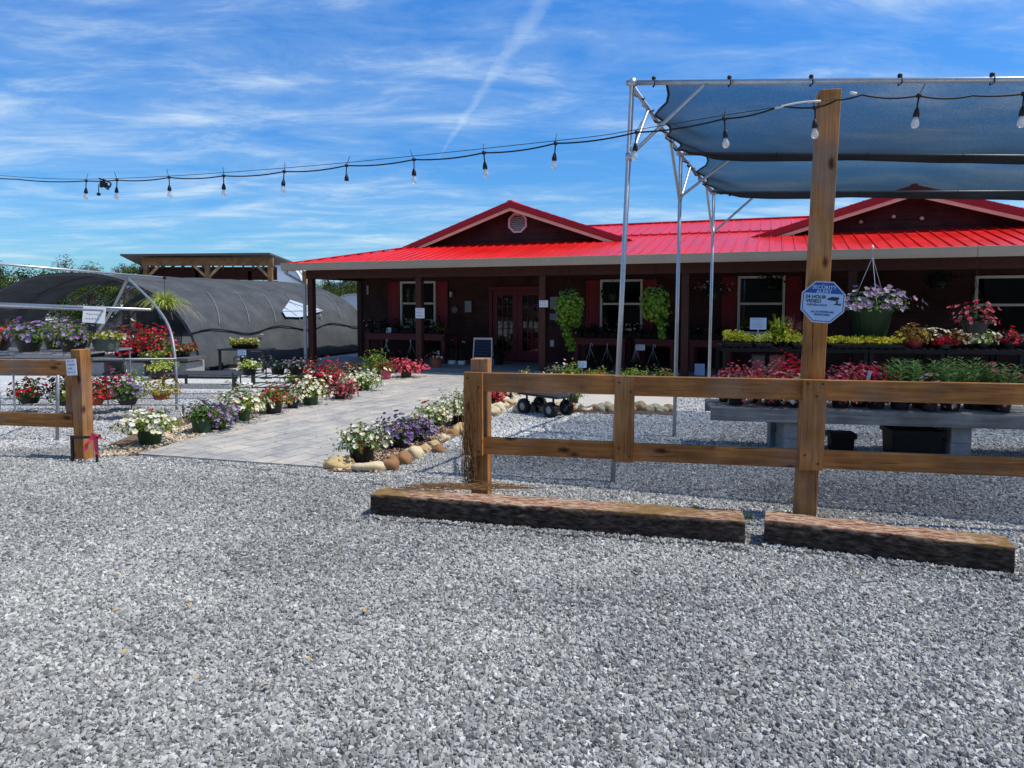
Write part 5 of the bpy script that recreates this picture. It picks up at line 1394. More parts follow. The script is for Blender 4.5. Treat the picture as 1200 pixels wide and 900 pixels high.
bench_plant(850, .4, 'small yellow-leaved pot plant at the left end of the plank bench', pot=(.06, .045, .1), fol=(.1, .15, 100, .035), folm=YELG, blo=(20, .015), blom=PB_BL, seed=71)
bench_plant(908, .22, 'black pot with a wide mound of red and pink flowers on the plank bench', pot=(.095, .075, .12), fol=(.2, .26, 260, .04), folm=ORNG, blo=(170, .017), blom=RP_BL, seed=72)
bench_plant(931, .4, 'pot of dark crimson flowers just left of the tall post', pot=(.095, .075, .12), fol=(.2, .3, 240, .04), folm=BRONZE, blo=(190, .017), blom=R_BL, seed=73)
bench_plant(937, .15, 'pot of cream flowers in front of the crimson ones, left of the tall post', pot=(.08, .065, .1), fol=(.13, .19, 130, .04), folm=ORNG, blo=(40, .028), blom=W_BL, seed=74)
bench_plant(888, .45, 'yellow-green bushy pot plant between the red mounds on the plank bench', pot=(.08, .06, .1), fol=(.13, .18, 160, .04), folm=YELG, blo=(20, .016), blom=RP_BL, seed=75)
bench_plant(988, .22, 'black pot of crimson and pink flowers just right of the tall post', pot=(.095, .075, .12), fol=(.18, .22, 220, .04), folm=ORNG, blo=(130, .016), blom=RP_BL, seed=76)
bench_plant(1010, .35, 'taller pot of crimson flowers with a white plant tag', pot=(.095, .075, .12), fol=(.17, .26, 220, .04), folm=BRONZE, blo=(150, .017), blom=RP_BL, seed=77)
bench_plant(1030, .2, 'pot of red flowers next to the narrow-leaved green plants', pot=(.095, .075, .12), fol=(.15, .2, 190, .04), folm=BRONZE, blo=(120, .016), blom=R_BL, seed=78)
card(GBP(GBX(1018, .2), .15, .8), GYW, .035, .1, 'white plant tag stuck in the crimson flowers right of the tall post', name='plant_tag', cat='plant tag', lines=3, stake=.2, roll=R(12))
for k, (u, y, lab, sc) in enumerate(((1058, .2, 'bushy narrow-leaved green plant nearest the red flowers', 1), (1083, .35, 'narrow-leaved green plant second along the plank bench', 1), (1118, .2, 'narrow-leaved green plant right of the bronze flowers', 1), (1145, .35, 'narrow-leaved green plant beyond the right end of the black crate', 1.02), (1178, .2, 'last narrow-leaved green plant on the right of the plank bench', .95))):
    t = thing('leafy_plant', lab, 'pot plant', GBP(GBX(u, y), y, GZ + .002), rng.uniform(0, 6), 'narrow-leaved green plants on the plank bench'); t.scale = (sc,) * 3
    pot_mesh(.1, .08, .13).build('pot', POTB, t); lance_mesh(34, .38, .115, .34, .11, 80 + k).build('foliage', leafmat('leaf_lance', [(.1, .2, .04), (.17, .3, .07), (.28, .42, .14)]), t, fix=False)
bench_plant(1093, .1, 'low pot of bronze and pale flowers between the narrow-leaved plants', pot=(.08, .06, .1), fol=(.13, .2, 130, .045), folm=BRONZE, blo=(30, .022), blom=PB_BL, seed=90)
bench_plant(1165, .4, 'pot of crimson flowers at the far right behind the green plants', pot=(.09, .07, .12), fol=(.18, .24, 190, .045), folm=BRONZE, blo=(110, .017), blom=RP_BL, seed=91)

# ------------------------------------------------------------------ flower pots beside the path
def gp_(u, v, label, **kw):
    b = kw['blo']; kw['blo'] = (int(b[0] * 1.35), b[1] * .88); f = kw['fol']; kw['fol'] = (f[0] * .98, f[1], int(f[2] * 1.35), f[3] * .92); kw.setdefault('lump', .85); return planter(G(u, v, .02), label, **kw)
LG = None
gp_(176, 520, 'green pot of cream petunias at the near left corner of the path', pot=(.145, .105, .19), potm=POTG, fol=(.34, .17, 430, .05), folm=GREENL, blo=(120, .034), blom=WR_BL, seed=201)
gp_(236, 507, 'green pot of lavender petunias with bushy leaves, second on the left of the path', pot=(.115, .095, .2), potm=POTG, fol=(.2, .17, 300, .05), folm=GREEN, blo=(26, .03), blom=P_BL, seed=202)
gp_(256, 503, 'low spreading lavender petunias right of the second pot', pot=(.1, .08, .1), potm=POTB, fol=(.27, .24, 170, .05), folm=GREEN, blo=(120, .032), blom=P_BL, seed=203)
gp_(283, 493, 'green pot of tall cream flowers, third on the left of the path', pot=(.14, .1, .2), potm=POTG, fol=(.31, .24, 360, .055), folm=GREENL, blo=(110, .034), blom=WR_BL, seed=204)
gp_(321, 484, 'dark pot of orange-red flowers on the left of the path', pot=(.13, .1, .18), potm=POTB, fol=(.25, .22, 330, .05), folm=GREEN, blo=(75, .03), blom=O_BL, seed=205)
gp_(364, 474, 'green pot of cream snapdragons on the left of the path', pot=(.13, .1, .18), potm=POTG, fol=(.29, .24, 330, .055), folm=GREENL, blo=(105, .034), blom=WR_BL, seed=206)
gp_(343, 478, 'small white-flowered pot squeezed between the orange and cream pots', pot=(.09, .07, .1), potm=POTB, fol=(.16, .12, 100, .05), folm=GREEND, blo=(24, .034), blom=W_BL, seed=207)
gp_(400, 467, 'dark bronze plant with crimson flowers low beside the path', pot=(.12, .1, .1), potm=POTB, fol=(.29, .22, 330, .06), folm=BRONZE, blo=(55, .034), blom=RP_BL, seed=208)
gp_(379, 456, 'bright red flowers in front of the corner porch post', pot=(.12, .1, .12), potm=POTB, fol=(.34, .3, 330, .06), folm=BRONZE, blo=(120, .036), blom=R_BL, seed=209)
gp_(394, 452, 'orange and red leafy plant right of the bright red flowers', pot=(.12, .1, .12), potm=POTB, fol=(.28, .3, 290, .06), folm=ORNG, blo=(45, .034), blom=R_BL, seed=210)
gp_(362, 447, 'large bronze-leaved bush at the foot of the corner porch post', pot=(.14, .11, .14), potm=POTB, fol=(.42, .38, 360, .075), folm=BRONZE, blo=(16, .034), blom=PB_BL, seed=211)
gp_(345, 452, 'pale flowers on thin stems left of the bronze bush', pot=(.1, .08, .12), potm=POTB, fol=(.25, .22, 170, .06), folm=GREENL, blo=(50, .034), blom=W_BL, seed=212)
gp_(425, 457, 'wide pot of cream spiky flowers, last on the left of the path', pot=(.14, .11, .14), potm=POTG, fol=(.36, .24, 380, .06), folm=GREENL, blo=(120, .036), blom=W_BL, seed=213)
gp_(412, 441, 'dull bronze bush on the bright gravel left of the shop corner', pot=(.13, .1, .12), potm=POTB, fol=(.24, .22, 210, .07), folm=BROWNL, blo=(0, 0), seed=214)
gp_(443, 440, 'tall green leafy plant at the left end of the porch', pot=(.14, .11, .16), potm=POTB, fol=(.3, .4, 380, .08), folm=GREENL, blo=(0, 0), seed=215, name='foliage_plant', cat='pot plant')
gp_(452, 444, 'pink pot with orange and green leaves in front of the porch', pot=(.13, .09, .2), potm=pm('pink_pot', (.6, .1, .16), (.5, .09, .14), 6, .5), fol=(.19, .2, 210, .07), folm=ORNG, blo=(14, .03), blom=R_BL, seed=216, name='foliage_plant', cat='pot plant')
gp_(476, 442, 'green pot of hot pink flowers in front of the porch', pot=(.13, .1, .15), potm=POTG, fol=(.34, .2, 260, .06), folm=BRONZE, blo=(170, .036), blom=HP_BL, seed=217)
# right bed
gp_(424, 540, 'black pot of cream petunias at the near right corner of the path', pot=(.135, .105, .17), potm=POTB, fol=(.25, .19, 360, .048), folm=GREEN, blo=(85, .031), blom=WR_BL, seed=221)
gp_(466, 524, 'violet petunias in a dark pot right behind the corner pot', pot=(.12, .1, .12), potm=POTB, fol=(.27, .22, 240, .048), folm=GREEN, blo=(130, .03), blom=P2_BL, seed=222)
gp_(491, 516, 'low silvery violet petunias spilling towards the rocks', pot=(.1, .085, .09), potm=POTB, fol=(.2, .16, 150, .045), folm=GREEND, blo=(80, .028), blom=P_BL, seed=223)
gp_(505, 505, 'cream petunias, third pot along the right of the path', pot=(.12, .095, .15), potm=POTG, fol=(.26, .2, 300, .05), folm=GREENL, blo=(80, .032), blom=WR_BL, seed=224)
gp_(537, 497, 'cream petunias left of the low fence post', pot=(.13, .1, .17), potm=POTB, fol=(.28, .24, 340, .05), folm=GREENL, blo=(90, .032), blom=W_BL, seed=225)
gp_(553, 478, 'dark bronze and crimson plant half behind the low fence post', pot=(.12, .1, .12), potm=POTB, fol=(.24, .15, 230, .06), folm=BRONZE, blo=(45, .03), blom=RP_BL, seed=226)
gp_(577, 477, 'bright red flowers seen just right of the low fence post', pot=(.1, .085, .12), potm=POTB, fol=(.19, .17, 170, .05), folm=BRONZE, blo=(70, .032), blom=R_BL, seed=227)
gp_(594, 467, 'pale flowering plant at the rock corner of the bed', pot=(.1, .085, .08), potm=POTB, fol=(.22, .15, 170, .05), folm=ORNG, blo=(40, .03), blom=W_BL, seed=228)
# row in front of the porch
for k, (u, v, lab, R_, H_, fm, bm_, nb) in enumerate(((617, 452, 'low white-flowered pot below the doors', .24, .14, GREEN, PB_BL, 30), (655, 452, 'pink-flowered pot below the third porch post', .26, .24, GREEN, PB_BL, 36), (671, 451, 'light green pot plant left of the blue price card', .2, .26, GREENL, PB_BL, 8),
        (700, 451, 'light green pot plant right of the blue price card', .26, .18, GREENL, RP_BL, 12), (743, 452, 'light green leafy pot right of the tall pole', .32, .22, GREENL, PB_BL, 8), (777, 452, 'green leafy pot between the tall pole and the next pole', .26, .18, GREEN, RP_BL, 12))):
    gp_(u, v, lab, pot=(.14, .11, .15), potm=POTB, fol=(R_, H_, 260, .07), folm=fm, blo=(nb, .03), blom=bm_, seed=240 + k)
pc = G(682, 452); card((pc.x, pc.y, AT(682, 431, pc.y).z), 0, .17, .13, 'pale blue price card on a stake in front of the porch', CARDB, BLUEINK, 3, .3, name='price_card')
gp_(671, 472, 'small green plant behind the cart wheels', pot=(.1, .085, .1), potm=POTB, fol=(.2, .12, 140, .06), folm=GREEN, blo=(0, 0), seed=250, name='foliage_plant', cat='pot plant')
# leaning board signs on porch between right poles
card(BW(bx(821, .3), .3, .1), BYAW, .2, .24, 'blue and white card leaning on the porch floor between the poles', CARDB, BLUEINK, 3, tilt=-R(10)); card(BW(bx(806, .35), .35, .1), BYAW, .06, .25, 'narrow white card standing beside the fourth porch post', CARD, INK, 2, tilt=-R(6))

# ------------------------------------------------------------------ garden cart
w1 = G(614, 484.5); w3 = G(645, 489.5)
cang = math.atan2(w3.y - w1.y, w3.x - w1.x); clen = (w3 - w1).length
cart = thing('garden_cart', 'low black plant cart with four knobbly wheels on the gravel behind the fence', 'cart', w1, cang)
wr = .108
for x in (0, clen):
    for y in (0, .34):
        wv = MB().lathe([(.055, -.045), (.085, -.05), (wr, -.03), (wr, .03), (.085, .05), (.055, .045)], 22, (x, y, wr), axis='y')
        wo = wv.build('wheel', RUBBER, cart, smooth=True)
        mb = MB().lathe([(.001, -.03), (.02, -.035), (.025, -.02), (.05, -.022), (.056, -.04), (.058, .04), (.05, .022), (.025, .02), (.001, .03)], 16, (x, y, wr), axis='y'); mb.build('hub', pm('hub_grey', (.4, .41, .43), (.3, .31, .33), 8, .4, 0, .4), wo, smooth=True)
        mb = MB()
        for k in range(18):
            a = k * math.pi / 9; c_, s_ = math.cos(a), math.sin(a)
            mb.bar((x + c_ * wr * .98, y - .036, wr + s_ * wr * .98), (x + c_ * wr * .98, y + .036, wr + s_ * wr * .98), .016, .014, (c_, 0, s_))
        mb.build('tread', RUBBER, wo)
mb = MB(); mb.tube([(0, -.02, wr), (0, .36, wr)], .012, 8); mb.tube([(clen, -.02, wr), (clen, .36, wr)], .012, 8); mb.bar((0, .17, wr + .03), (clen, .17, wr + .03), .04, .03)
for x in (0, clen):
    for y in (.06, .28): mb.bar((x, y, wr), (x, y, .27), .025, .02, (1, 0, 0))
mb.build('chassis', BLACKM, cart)
mb = MB(); mb.box(-.12, clen + .14, -.02, .36, .272, .30); frame_ring(mb, -.13, clen + .15, .3, .33, -.03, -.015, .008); mb.build('deck', pm('cart_deck_grey', (.035, .037, .04), (.022, .023, .025), 6, .6), cart, bevel=.005)
MB().tube(arc([(clen + .1, .17, .15), (clen + .2, .17, .2), (clen + .24, .17, .4), (clen + .22, .17, .62)], 5), .012, 8).build('pull_handle', BLACKM, cart, smooth=True)

# ------------------------------------------------------------------ left fence piece, pipe, ribbon
lf = G(96, 540); LFY = -R(9)
lfence = thing('wooden_fence', 'orange-brown wooden fence end with two rails at the left edge', 'fence', lf, LFY)
MB().box(-.085, .028, .0, .14, 0, 1.13).build('post', FENCE_Z, lfence, bevel=.006)
for z0, z1 in ((.87, 1.02), (.335, .475)):
    MB().box(-2.6, -.09, -.0, .04, z0, z1).build('rail', FENCE_X, lfence, bevel=.005)
MB().box(-.2, -.09, .042, .082, .33, .94).build('batten', FENCE_Z, lfence, bevel=.005)
MB().box(-2.5, -2.36, .042, .182, 0, 1.12).build('post', FENCE_Z, lfence, bevel=.006)
p = AT(84.5, 440, lf.y - .06); card(p, LFY, .115, .165, 'small white and blue notice pinned to the left fence rail', CARD, BLUEINK, 4, roll=-R(4))
sp_ = thing('standpipe', 'black water pipe with a pink ribbon beside the left fence post', 'water pipe', (lf.x, lf.y - .06, 0), LFY)
mb = MB(); mb.tube([(-.06, 0, 0), (-.06, 0, .27)], .017, 10); mb.tube([(-.06, 0, .25), (.24, 0, .262)], .014, 10); mb.tube([(.215, 0, 0), (.215, 0, .27)], .013, 10); mb.lathe([(.001, .245), (.028, .25), (.028, .285), (.001, .29)], 10, (.23, 0, 0)); mb.build('pipe', pm('black_pipe', (.02, .017, .016), (.014, .012, .012), 20, .5), sp_, smooth=False)
mb = MB(); rg = random.Random(5)
for s, ln in ((-1, .17), (1, .2), (2, .14)):
    pr_ = None
    for k in range(7):
        q = Vector((.2 + s * .02 * k * .6 + .01 * math.sin(k), -.03 - .004 * k, .30 - ln * k / 6 * (1 if s != 2 else .35) + .01 * math.sin(k * 2)))
        cur = (q + Vector((-.018, 0, .006)), q + Vector((.02, .006 * math.sin(k * 1.5), 0)))
        if pr_: mb.face([pr_[0], pr_[1], cur[1], cur[0]])
        pr_ = cur
rb = mb.build('ribbon', leafmat('pink_ribbon', [(.95, .09, .14), (.95, .12, .18)]), sp_, fix=False); weld(rb)
so2 = rb.modifiers.new('thick', 'SOLIDIFY'); so2.thickness = .002

# ------------------------------------------------------------------ hoop frame and flower stands on the left
h0 = G(67, 516); h1 = G(207, 481); h2 = G(103, 452); hy = (h1.y + h2.y) / 2; hm = AT(150, 326, hy)
hoop = thing('pipe_arch', 'bent grey pipe arch with cross bars holding hanging plants', 'pipe frame', (h1.x, h1.y, 0)); ho = Vector((h1.x, h1.y, 0))
far = [h1, AT(206, 430, h1.y), AT(199, 386, h1.y + .25), AT(180, 356, h1.y + .85), hm]
near = [h2, AT(102, 428, h2.y), AT(110, 398, h2.y - .2), AT(131, 364, h2.y - .8), hm]
MB().tube([p - ho for p in arc(far, 6)], .019, 10).build('hoop_leg', GALVD, hoop, smooth=True)
MB().tube([p - ho for p in arc(near, 6)], .024, 10).build('hoop_leg', GALVD, hoop, smooth=True)
MB().tube([h0 - ho, AT(68, 424, h0.y) - ho], .019, 10).build('support_leg', GALVD, hoop, smooth=True)
e0 = AT(192, 327.5, hm.y + .4); e1 = AT(63, 317, hm.y - .8); e2 = e0 + (e1 - e0) * 2.2
MB().tube([e0 - ho + Vector((0, 0, .03)), e2 - ho + Vector((0, 0, .03))], .02, 10).build('ridge_pipe', GALV, hoop, smooth=True)
MB().lathe([(.001, -.02), (.026, -.02), (.028, .02), (.001, .025)], 10, tuple(e0 - ho + Vector((.01, 0, .03))), axis='x').build('end_cap', BLACKP, hoop, smooth=True)
s0 = AT(177, 363, h1.y - .45); s1 = AT(63, 358.5, h1.y - .45); s2 = s0 + (s1 - s0) * 1.8
MB().tube([s0 - ho, s2 - ho], .02, 10).build('side_pipe', GALV, hoop, smooth=True)
s0b = AT(138, 364.5, h1.y + .1); s1b = AT(63, 361.5, h0.y); MB().tube([s0b - ho, (s0b + (s1b - s0b) * 2.2) - ho], .014, 8).build('side_pipe', GALVD, hoop, smooth=True)
l0 = AT(207, 420.5, h1.y); l1 = AT(100, 421.5, h1.y); MB().tube([l0 - ho, l0 + (l1 - l0) * 2.4 - ho], .014, 8).build('low_pipe', GALVD, hoop, smooth=True)
cp_ = AT(109.5, 378.5, h1.y - .62); card(cp_, R(30), .27, .225, 'white hand-lettered paper sign hung on the pipe of the hoop frame', lines=3, roll=R(6), ink=pm('grey_ink', (.3, .32, .36), None, 4, .6))
# spider plant at the pipe end
sp = AT(194, 374, hm.y + .4); t = thing('spider_plant', 'striped yellow-green spider plant hanging from the end of the ridge pipe', 'hanging plant', sp)
pot_mesh(.12, .085, .15).build('pot', POTB, t)
weld(blades_mesh(420, .6, .024, .13, 77, .85, .95).build('leaves', VARI, t, fix=False)); 
mb = MB(); rg = random.Random(31)
for k in range(26):
    a = rg.uniform(-1.2, .9); ln = rg.uniform(.35, .75); q = [Vector((0, 0, .14))]
    for j in range(6): q.append(Vector((math.cos(a) * ln * (j + 1) / 6, math.sin(a) * ln * .5 * (j + 1) / 6, .14 + .22 * math.sin((j + 1) / 6 * 2.2) - .5 * ((j + 1) / 6) ** 2 * ln)))
    mb.tube(q, .0018, 4)
mb.build('runners', leafmat('leaf_straw', [(.5, .45, .3), (.4, .36, .22)]), t, fix=False)
MB().tube([(0, 0, .14), (0, 0, e0.z - sp.z + .02)], .004, 5).build('hanger', CORD, t)
# wire bench with pots
wb = thing('wire_bench', 'wire mesh plant bench on thin legs behind the left fence', 'plant bench', AT(40, 412, 9.5).xy.to_3d())
wo_ = wb.location.copy(); bzv = .92
def wbp(u, y): return on_line(u, (0, y), (1, 0))[0]
xL, xR = wbp(-70, 9.3).x - wo_.x, wbp(132, 9.8).x - wo_.x
mb = MB(); yA, yB = -.3, .75
for y in (yA, yB): mb.tube([(xL, y, bzv), (xR, y, bzv)], .012, 8)
for x in (xL, xR): mb.tube([(x, yA, bzv), (x, yB, bzv)], .012, 8)
mb.build('bench_frame', GALVD, wb)
mb = MB(); x = xL
while x < xR: mb.tube([(x, yA, bzv + .01), (x, yB, bzv + .01)], .003, 4); x += .06
for k in range(9): y = yA + (yB - yA) * k / 8; mb.tube([(xL, y, bzv + .015), (xR, y, bzv + .015)], .003, 4)
mb.build('wire_mesh', GALVD, wb)
for x in (xL + .03, (xL + xR) / 2, xR - .03):
    for y in (yA, yB): MB().tube([(x, y, 0), (x, y, bzv)], .012, 8).build('leg', GALVD, wb)
def wbl(u, Y, label, **kw): p = wbp(u, Y); return planter((p.x, p.y, bzv + .02), label, **kw)
wbl(84, 9.45, 'dark pot of trailing lavender and pink petunias on the wire bench, beside the paper sign', pot=(.18, .13, .17), potm=POTB, fol=(.27, .22, 330, .05), folm=GREENL, blo=(70, .03), blom=P_BL, seed=301, zmin=-.45, bzmin=-.3)
wbl(64, 9.9, 'second pot of pale lavender flowers behind the trailing petunias', pot=(.16, .12, .17), potm=POTB, fol=(.25, .28, 240, .05), folm=GREENL, blo=(60, .03), blom=PS_BL, seed=302)
wbl(123, 9.7, 'grey-green bowl of yellow and pink leaves on the wire bench', pot=(.19, .15, .17), potm=POTGR, fol=(.26, .09, 230, .05), folm=YELG, blo=(26, .03), blom=PB_BL, seed=303)
wbl(32, 9.4, 'lavender petunias at the far left of the wire bench', pot=(.17, .12, .17), potm=POTB, fol=(.3, .24, 240, .055), folm=GREEN, blo=(80, .034), blom=P_BL, seed=304)
wbl(-5, 9.6, 'mixed red pot near the left end of the wire bench', pot=(.17, .12, .17), potm=POTB, fol=(.3, .24, 240, .055), folm=GREEN, blo=(60, .034), blom=R_BL, seed=305)
# low rack with three or four bowls
lr = thing('low_rack', 'low wire rack near the ground holding small flower bowls', 'plant rack', (G(140, 490).x, G(140, 490).y, 0)); lo = lr.location.copy()
def lp(u, Y): return on_line(u, (0, Y), (1, 0))[0] - lo
mb = MB(); a, b = lp(-60, 9.35).x, lp(212, 9.35).x
for y in (-.1, .55, 1.1): mb.tube([(a, y, .2), (b, y, .2)], .009, 6)
x = a
while x < b: mb.tube([(x, -.1, .206), (x, 1.1, .206)], .003, 4); x += .1
mb.build('rack_wires', GALVD, lr)
for x in (a, (a + b) * .5 - .2, b - .04):
    for y in (-.1, 1.1): MB().tube([(x, y, 0), (x, y, .2)], .01, 6).build('leg', BLACKM, lr)
def lrp(u, Y, label, **kw): p = lp(u, Y) + lo; return planter((p.x, p.y, .212), label, **kw)
lrp(106, 9.35, 'bowl of red, orange and lime flowers on the low rack behind the fence post', pot=(.15, .1, .12), potm=POTT, fol=(.27, .26, 290, .055), folm=ORNG, blo=(50, .034), blom=R_BL, seed=311)
lrp(126, 9.9, 'bowl of crimson and bronze flowers on the low rack', pot=(.14, .1, .12), potm=POTB, fol=(.24, .28, 240, .055), folm=BRONZE, blo=(60, .034), blom=RP_BL, seed=312)
lrp(146, 9.4, 'black bowl of green and lavender plants on the low rack', pot=(.15, .1, .13), potm=POTB, fol=(.24, .2, 220, .055), folm=GREEN, blo=(40, .03), blom=P_BL, seed=313)
lrp(150, 10.2, 'pale green bushy bowl at the back of the low rack', pot=(.14, .1, .13), potm=POTB, fol=(.3, .3, 240, .055), folm=GREENL, blo=(20, .03), blom=P_BL, seed=314)
lrp(186, 9.9, 'bowl of tight yellow-orange flowers at the right end of the low rack', pot=(.13, .1, .1), potm=POTT, fol=(.3, .24, 360, .04), folm=YELG, blo=(60, .02), blom=O_BL, seed=315)
lrp(74, 9.7, 'bronze-leaved bowl seen between the left fence rails', pot=(.14, .1, .13), potm=POTB, fol=(.27, .3, 240, .06), folm=BRONZE, blo=(14, .03), blom=PB_BL, seed=316)
lrp(72, 9.3, 'small light green plant seen between the left fence rails', pot=(.1, .08, .1), potm=POTB, fol=(.18, .2, 150, .055), folm=GREENL, blo=(6, .03), blom=W_BL, seed=317)
lrp(30, 9.5, 'red-flowered bowl on the low rack at the left edge', pot=(.14, .1, .12), potm=POTB, fol=(.27, .24, 240, .055), folm=GREEN, blo=(45, .034), blom=R_BL, seed=318)
# block bench with the big red mound
rbz = .40; rb0 = on_line(100, (0, 15.0), (1, 0))[0]
t = thing('block_bench', 'long grey bench on concrete blocks in front of the dark tunnel', 'bench', (rb0.x, rb0.y, 0), -R(3))
bl_ = on_line(222, (0, 15.0), (1, 0))[0].x - rb0.x
MB().box(-2.2, bl_, 0, .8, rbz - .07, rbz).build('bench_top', pm('dull_bench', (.13, .13, .135), (.07, .07, .075), 9, .85, .2), t, bevel=.006)
for x in (-1.8, .1, bl_ * .45, bl_ - .3): MB().box(x - .2, x + .2, .1, .9, 0, rbz - .102).build('block_support', CONC, t, bevel=.008)
def rbp(u, Y, label, **kw): p = on_line(u, (0, Y), (1, 0))[0]; return planter((p.x, p.y, rbz + .004), label, **kw)
rbp(172, 15.35, 'big mound of crimson and green flowers on the block bench', pot=(.2, .15, .16), potm=POTB, fol=(.42, .52, 520, .075), folm=ORNG, blo=(210, .04), blom=R_BL, seed=321, lump=.9)
rbp(150, 15.2, 'dark crimson flowers left of the big mound on the block bench', pot=(.18, .14, .1), potm=POTB, fol=(.32, .28, 260, .07), folm=BRONZE, blo=(60, .036), blom=R_BL, seed=322, lump=.9)
rbp(194, 15.25, 'red flowers with lime leaves right of the big mound', pot=(.18, .14, .1), potm=POTB, fol=(.3, .32, 300, .07), folm=GREEN, blo=(70, .036), blom=RP_BL, seed=323, lump=.9)
rbp(186, 15.1, 'low light green plant at the foot of the big mound', pot=(.14, .1, .06), potm=POTB, fol=(.4, .12, 220, .08), folm=GREENL, blo=(10, .04), blom=W_BL, seed=324)
rbp(142, 15.6, 'dry brown fern behind the crimson flowers on the block bench', pot=(.2, .15, .2), potm=POTB, fol=(.36, .62, 320, .1), folm=BROWNL, blo=(8, .05), blom=PB_BL, seed=325)
rbp(213, 15.4, 'orange pot plant at the right end of the block bench', pot=(.16, .12, .12), potm=POTB, fol=(.28, .18, 200, .08), folm=ORNG, blo=(20, .04), blom=O_BL, seed=326)
rbp(112, 15.4, 'green leafy plant near the left part of the block bench', pot=(.18, .14, .2), potm=POTB, fol=(.36, .3, 240, .08), folm=GREEND, blo=(20, .05), blom=PB_BL, seed=327)
p = on_line(188, (0, 14.55), (1, 0))[0]; planter((p.x, p.y, .002), 'black tub with yellow-green leaves on the gravel below the big red mound', pot=(.26, .22, .22), potm=POTB, fol=(.34, .2, 260, .08), folm=VARI, blo=(10, .04), blom=Y_BL, seed=328)

# black table with yellow planter
bt = G(282, 436); t = thing('black_table', 'black metal table with thin legs in front of the grey tunnel', 'table', bt, -R(6)); bw = .52; bh = .53
MB().box(-bw - .05, bw + .05, 0, .62, bh - .035, bh).build('tabletop', BLACKM, t, bevel=.005)
for x in (-bw, -bw + .24, bw - .22, bw):
    yy = 0.02 if x in (-bw, bw) else .58
    MB().box(x - .024, x + .024, yy, yy + .045, 0, bh - .037).build('leg', BLACKM, t)
MB().box(-bw, -bw + .24, .3, .33, .12, .145).build('stretcher', BLACKM, t)
p = Vector((bt.x + .0, bt.y + .3, bh + .002)); t = thing('planter_box', 'black trough of yellow-green flowers on the black table', 'planter', p, -R(6))
MB().hexa([(-.26, -.1, 0), (.26, -.1, 0), (.26, .1, 0), (-.26, .1, 0), (-.29, -.12, .1), (.29, -.12, .1), (.29, .12, .1), (-.29, .12, .1)]).build('trough', BLACKP, t, bevel=.006)
rg = random.Random(9); mb = MB()
for _ in range(420): leaf(mb, Vector((rg.uniform(-.33, .33), rg.uniform(-.16, .16), .08 + rg.random() * .15)), Vector((rg.uniform(-.7, .7), rg.uniform(-1, .5), rg.uniform(.2, 1))), .06, .045, rg)
mb.build('foliage', YELG, t, fix=False)
mb = MB()
for _ in range(44): bloom(mb, Vector((rg.uniform(-.32, .32), rg.uniform(-.16, .1), .12 + rg.random() * .13)), Vector((rg.uniform(-.5, .5), -.6, .6)), .03, rg)
mb.build('blooms', PB_BL, t, fix=False)
card((bt.x + .05, bt.y - .03, bh - .14), -R(6), .2, .13, 'pale blue price card hanging at the front of the black table', CARDB, INK, 3, name='price_card')
# curly iron hooks
def curly(u, v, h, label, flip=1):
    p = G(u, v); t = thing('iron_scroll_stand', label, 'plant stand', p); mb = MB(); w = .12
    q = [(0, 0, 0), (0, 0, h * .55), (.02 * flip, 0, h * .68), (w * .9, 0, h * .85), (w, 0, h * .97), (w * .6, 0, h * 1.03), (w * .2, 0, h * 1.0)]
    mb.tube(arc(q, 5), .014, 6)
    q = [(0, 0, h * .6), (-.03 * flip, 0, h * .72), (-w * .9, 0, h * .84), (-w, 0, h * .95), (-w * .7, 0, h * 1.02), (-w * .3, 0, h * 1.0)]
    mb.tube(arc(q, 5), .011, 6); mb.tube([(-.12, 0, .01), (.12, 0, .01)], .012, 6); mb.tube([(0, -.12, .01), (0, .12, .01)], .012, 6)
    mb.build('scroll', BLACKM, t, smooth=True)
curly(282, 451, .54, 'black iron scroll stand in front of the black table'); curly(312, 444, .48, 'black iron scroll stand right of the black table', -1)
# low black slatted bench and rail stand
p = G(250, 456); t = thing('slatted_bench', 'low dark slatted bench on the bright gravel left of the path', 'bench', p, -R(4)); mb = MB()
for k in range(6): mb.box(-1.0, .42, .06 + k * .13, .15 + k * .13, .24, .262)
mb.build('slats', pm('dark_slat', (.07, .072, .078), (.045, .046, .05), 8, .6), t); mb = MB(); mb.box(-1.02, .45, .02, .05, .19, .238); mb.box(-1.02, .45, .8, .83, .19, .238); mb.build('frame', BLACKM, t)
for x in (-.98, .41):
    for y in (.035, .815): MB().box(x - .02, x + .02, y - .02, y + .02, 0, .188).build('leg', BLACKM, t)
p = G(305, 462); t = thing('wire_rack', 'dark green wire plant rack behind the cream flowers', 'plant rack', p, -R(6)); mb = MB()
for z in (.12, .3):
    for y in (0, .7): mb.tube([(-.5, y, z), (.75, y, z)], .012, 6)
    for k in range(8): x = -.5 + k * 1.25 / 7; mb.tube([(x, 0, z), (x, .7, z)], .007, 5)
mb.build('shelves', pm('dark_green_wire', (.02, .05, .025), (.015, .035, .02), 8, .5), t)
for x in (-.5, .75):
    for y in (0, .7): MB().tube([(x, y, 0), (x, y, .38)], .016, 6).build('leg', MATS['dark_green_wire'], t)
planter(Vector((p.x - .28, p.y + .25, .315)), 'black pot of pale yellow flowers on the dark green wire rack', pot=(.13, .1, .14), potm=POTB, fol=(.22, .16, 170, .06), folm=VARI, blo=(24, .03), blom=W_BL, seed=331)
planter(Vector((p.x + .2, p.y + .35, .315)), 'dark-leaved pot on the dark green wire rack', pot=(.13, .1, .14), potm=POTB, fol=(.26, .13, 170, .06), folm=GREEND, blo=(24, .028), blom=P_BL, seed=332)
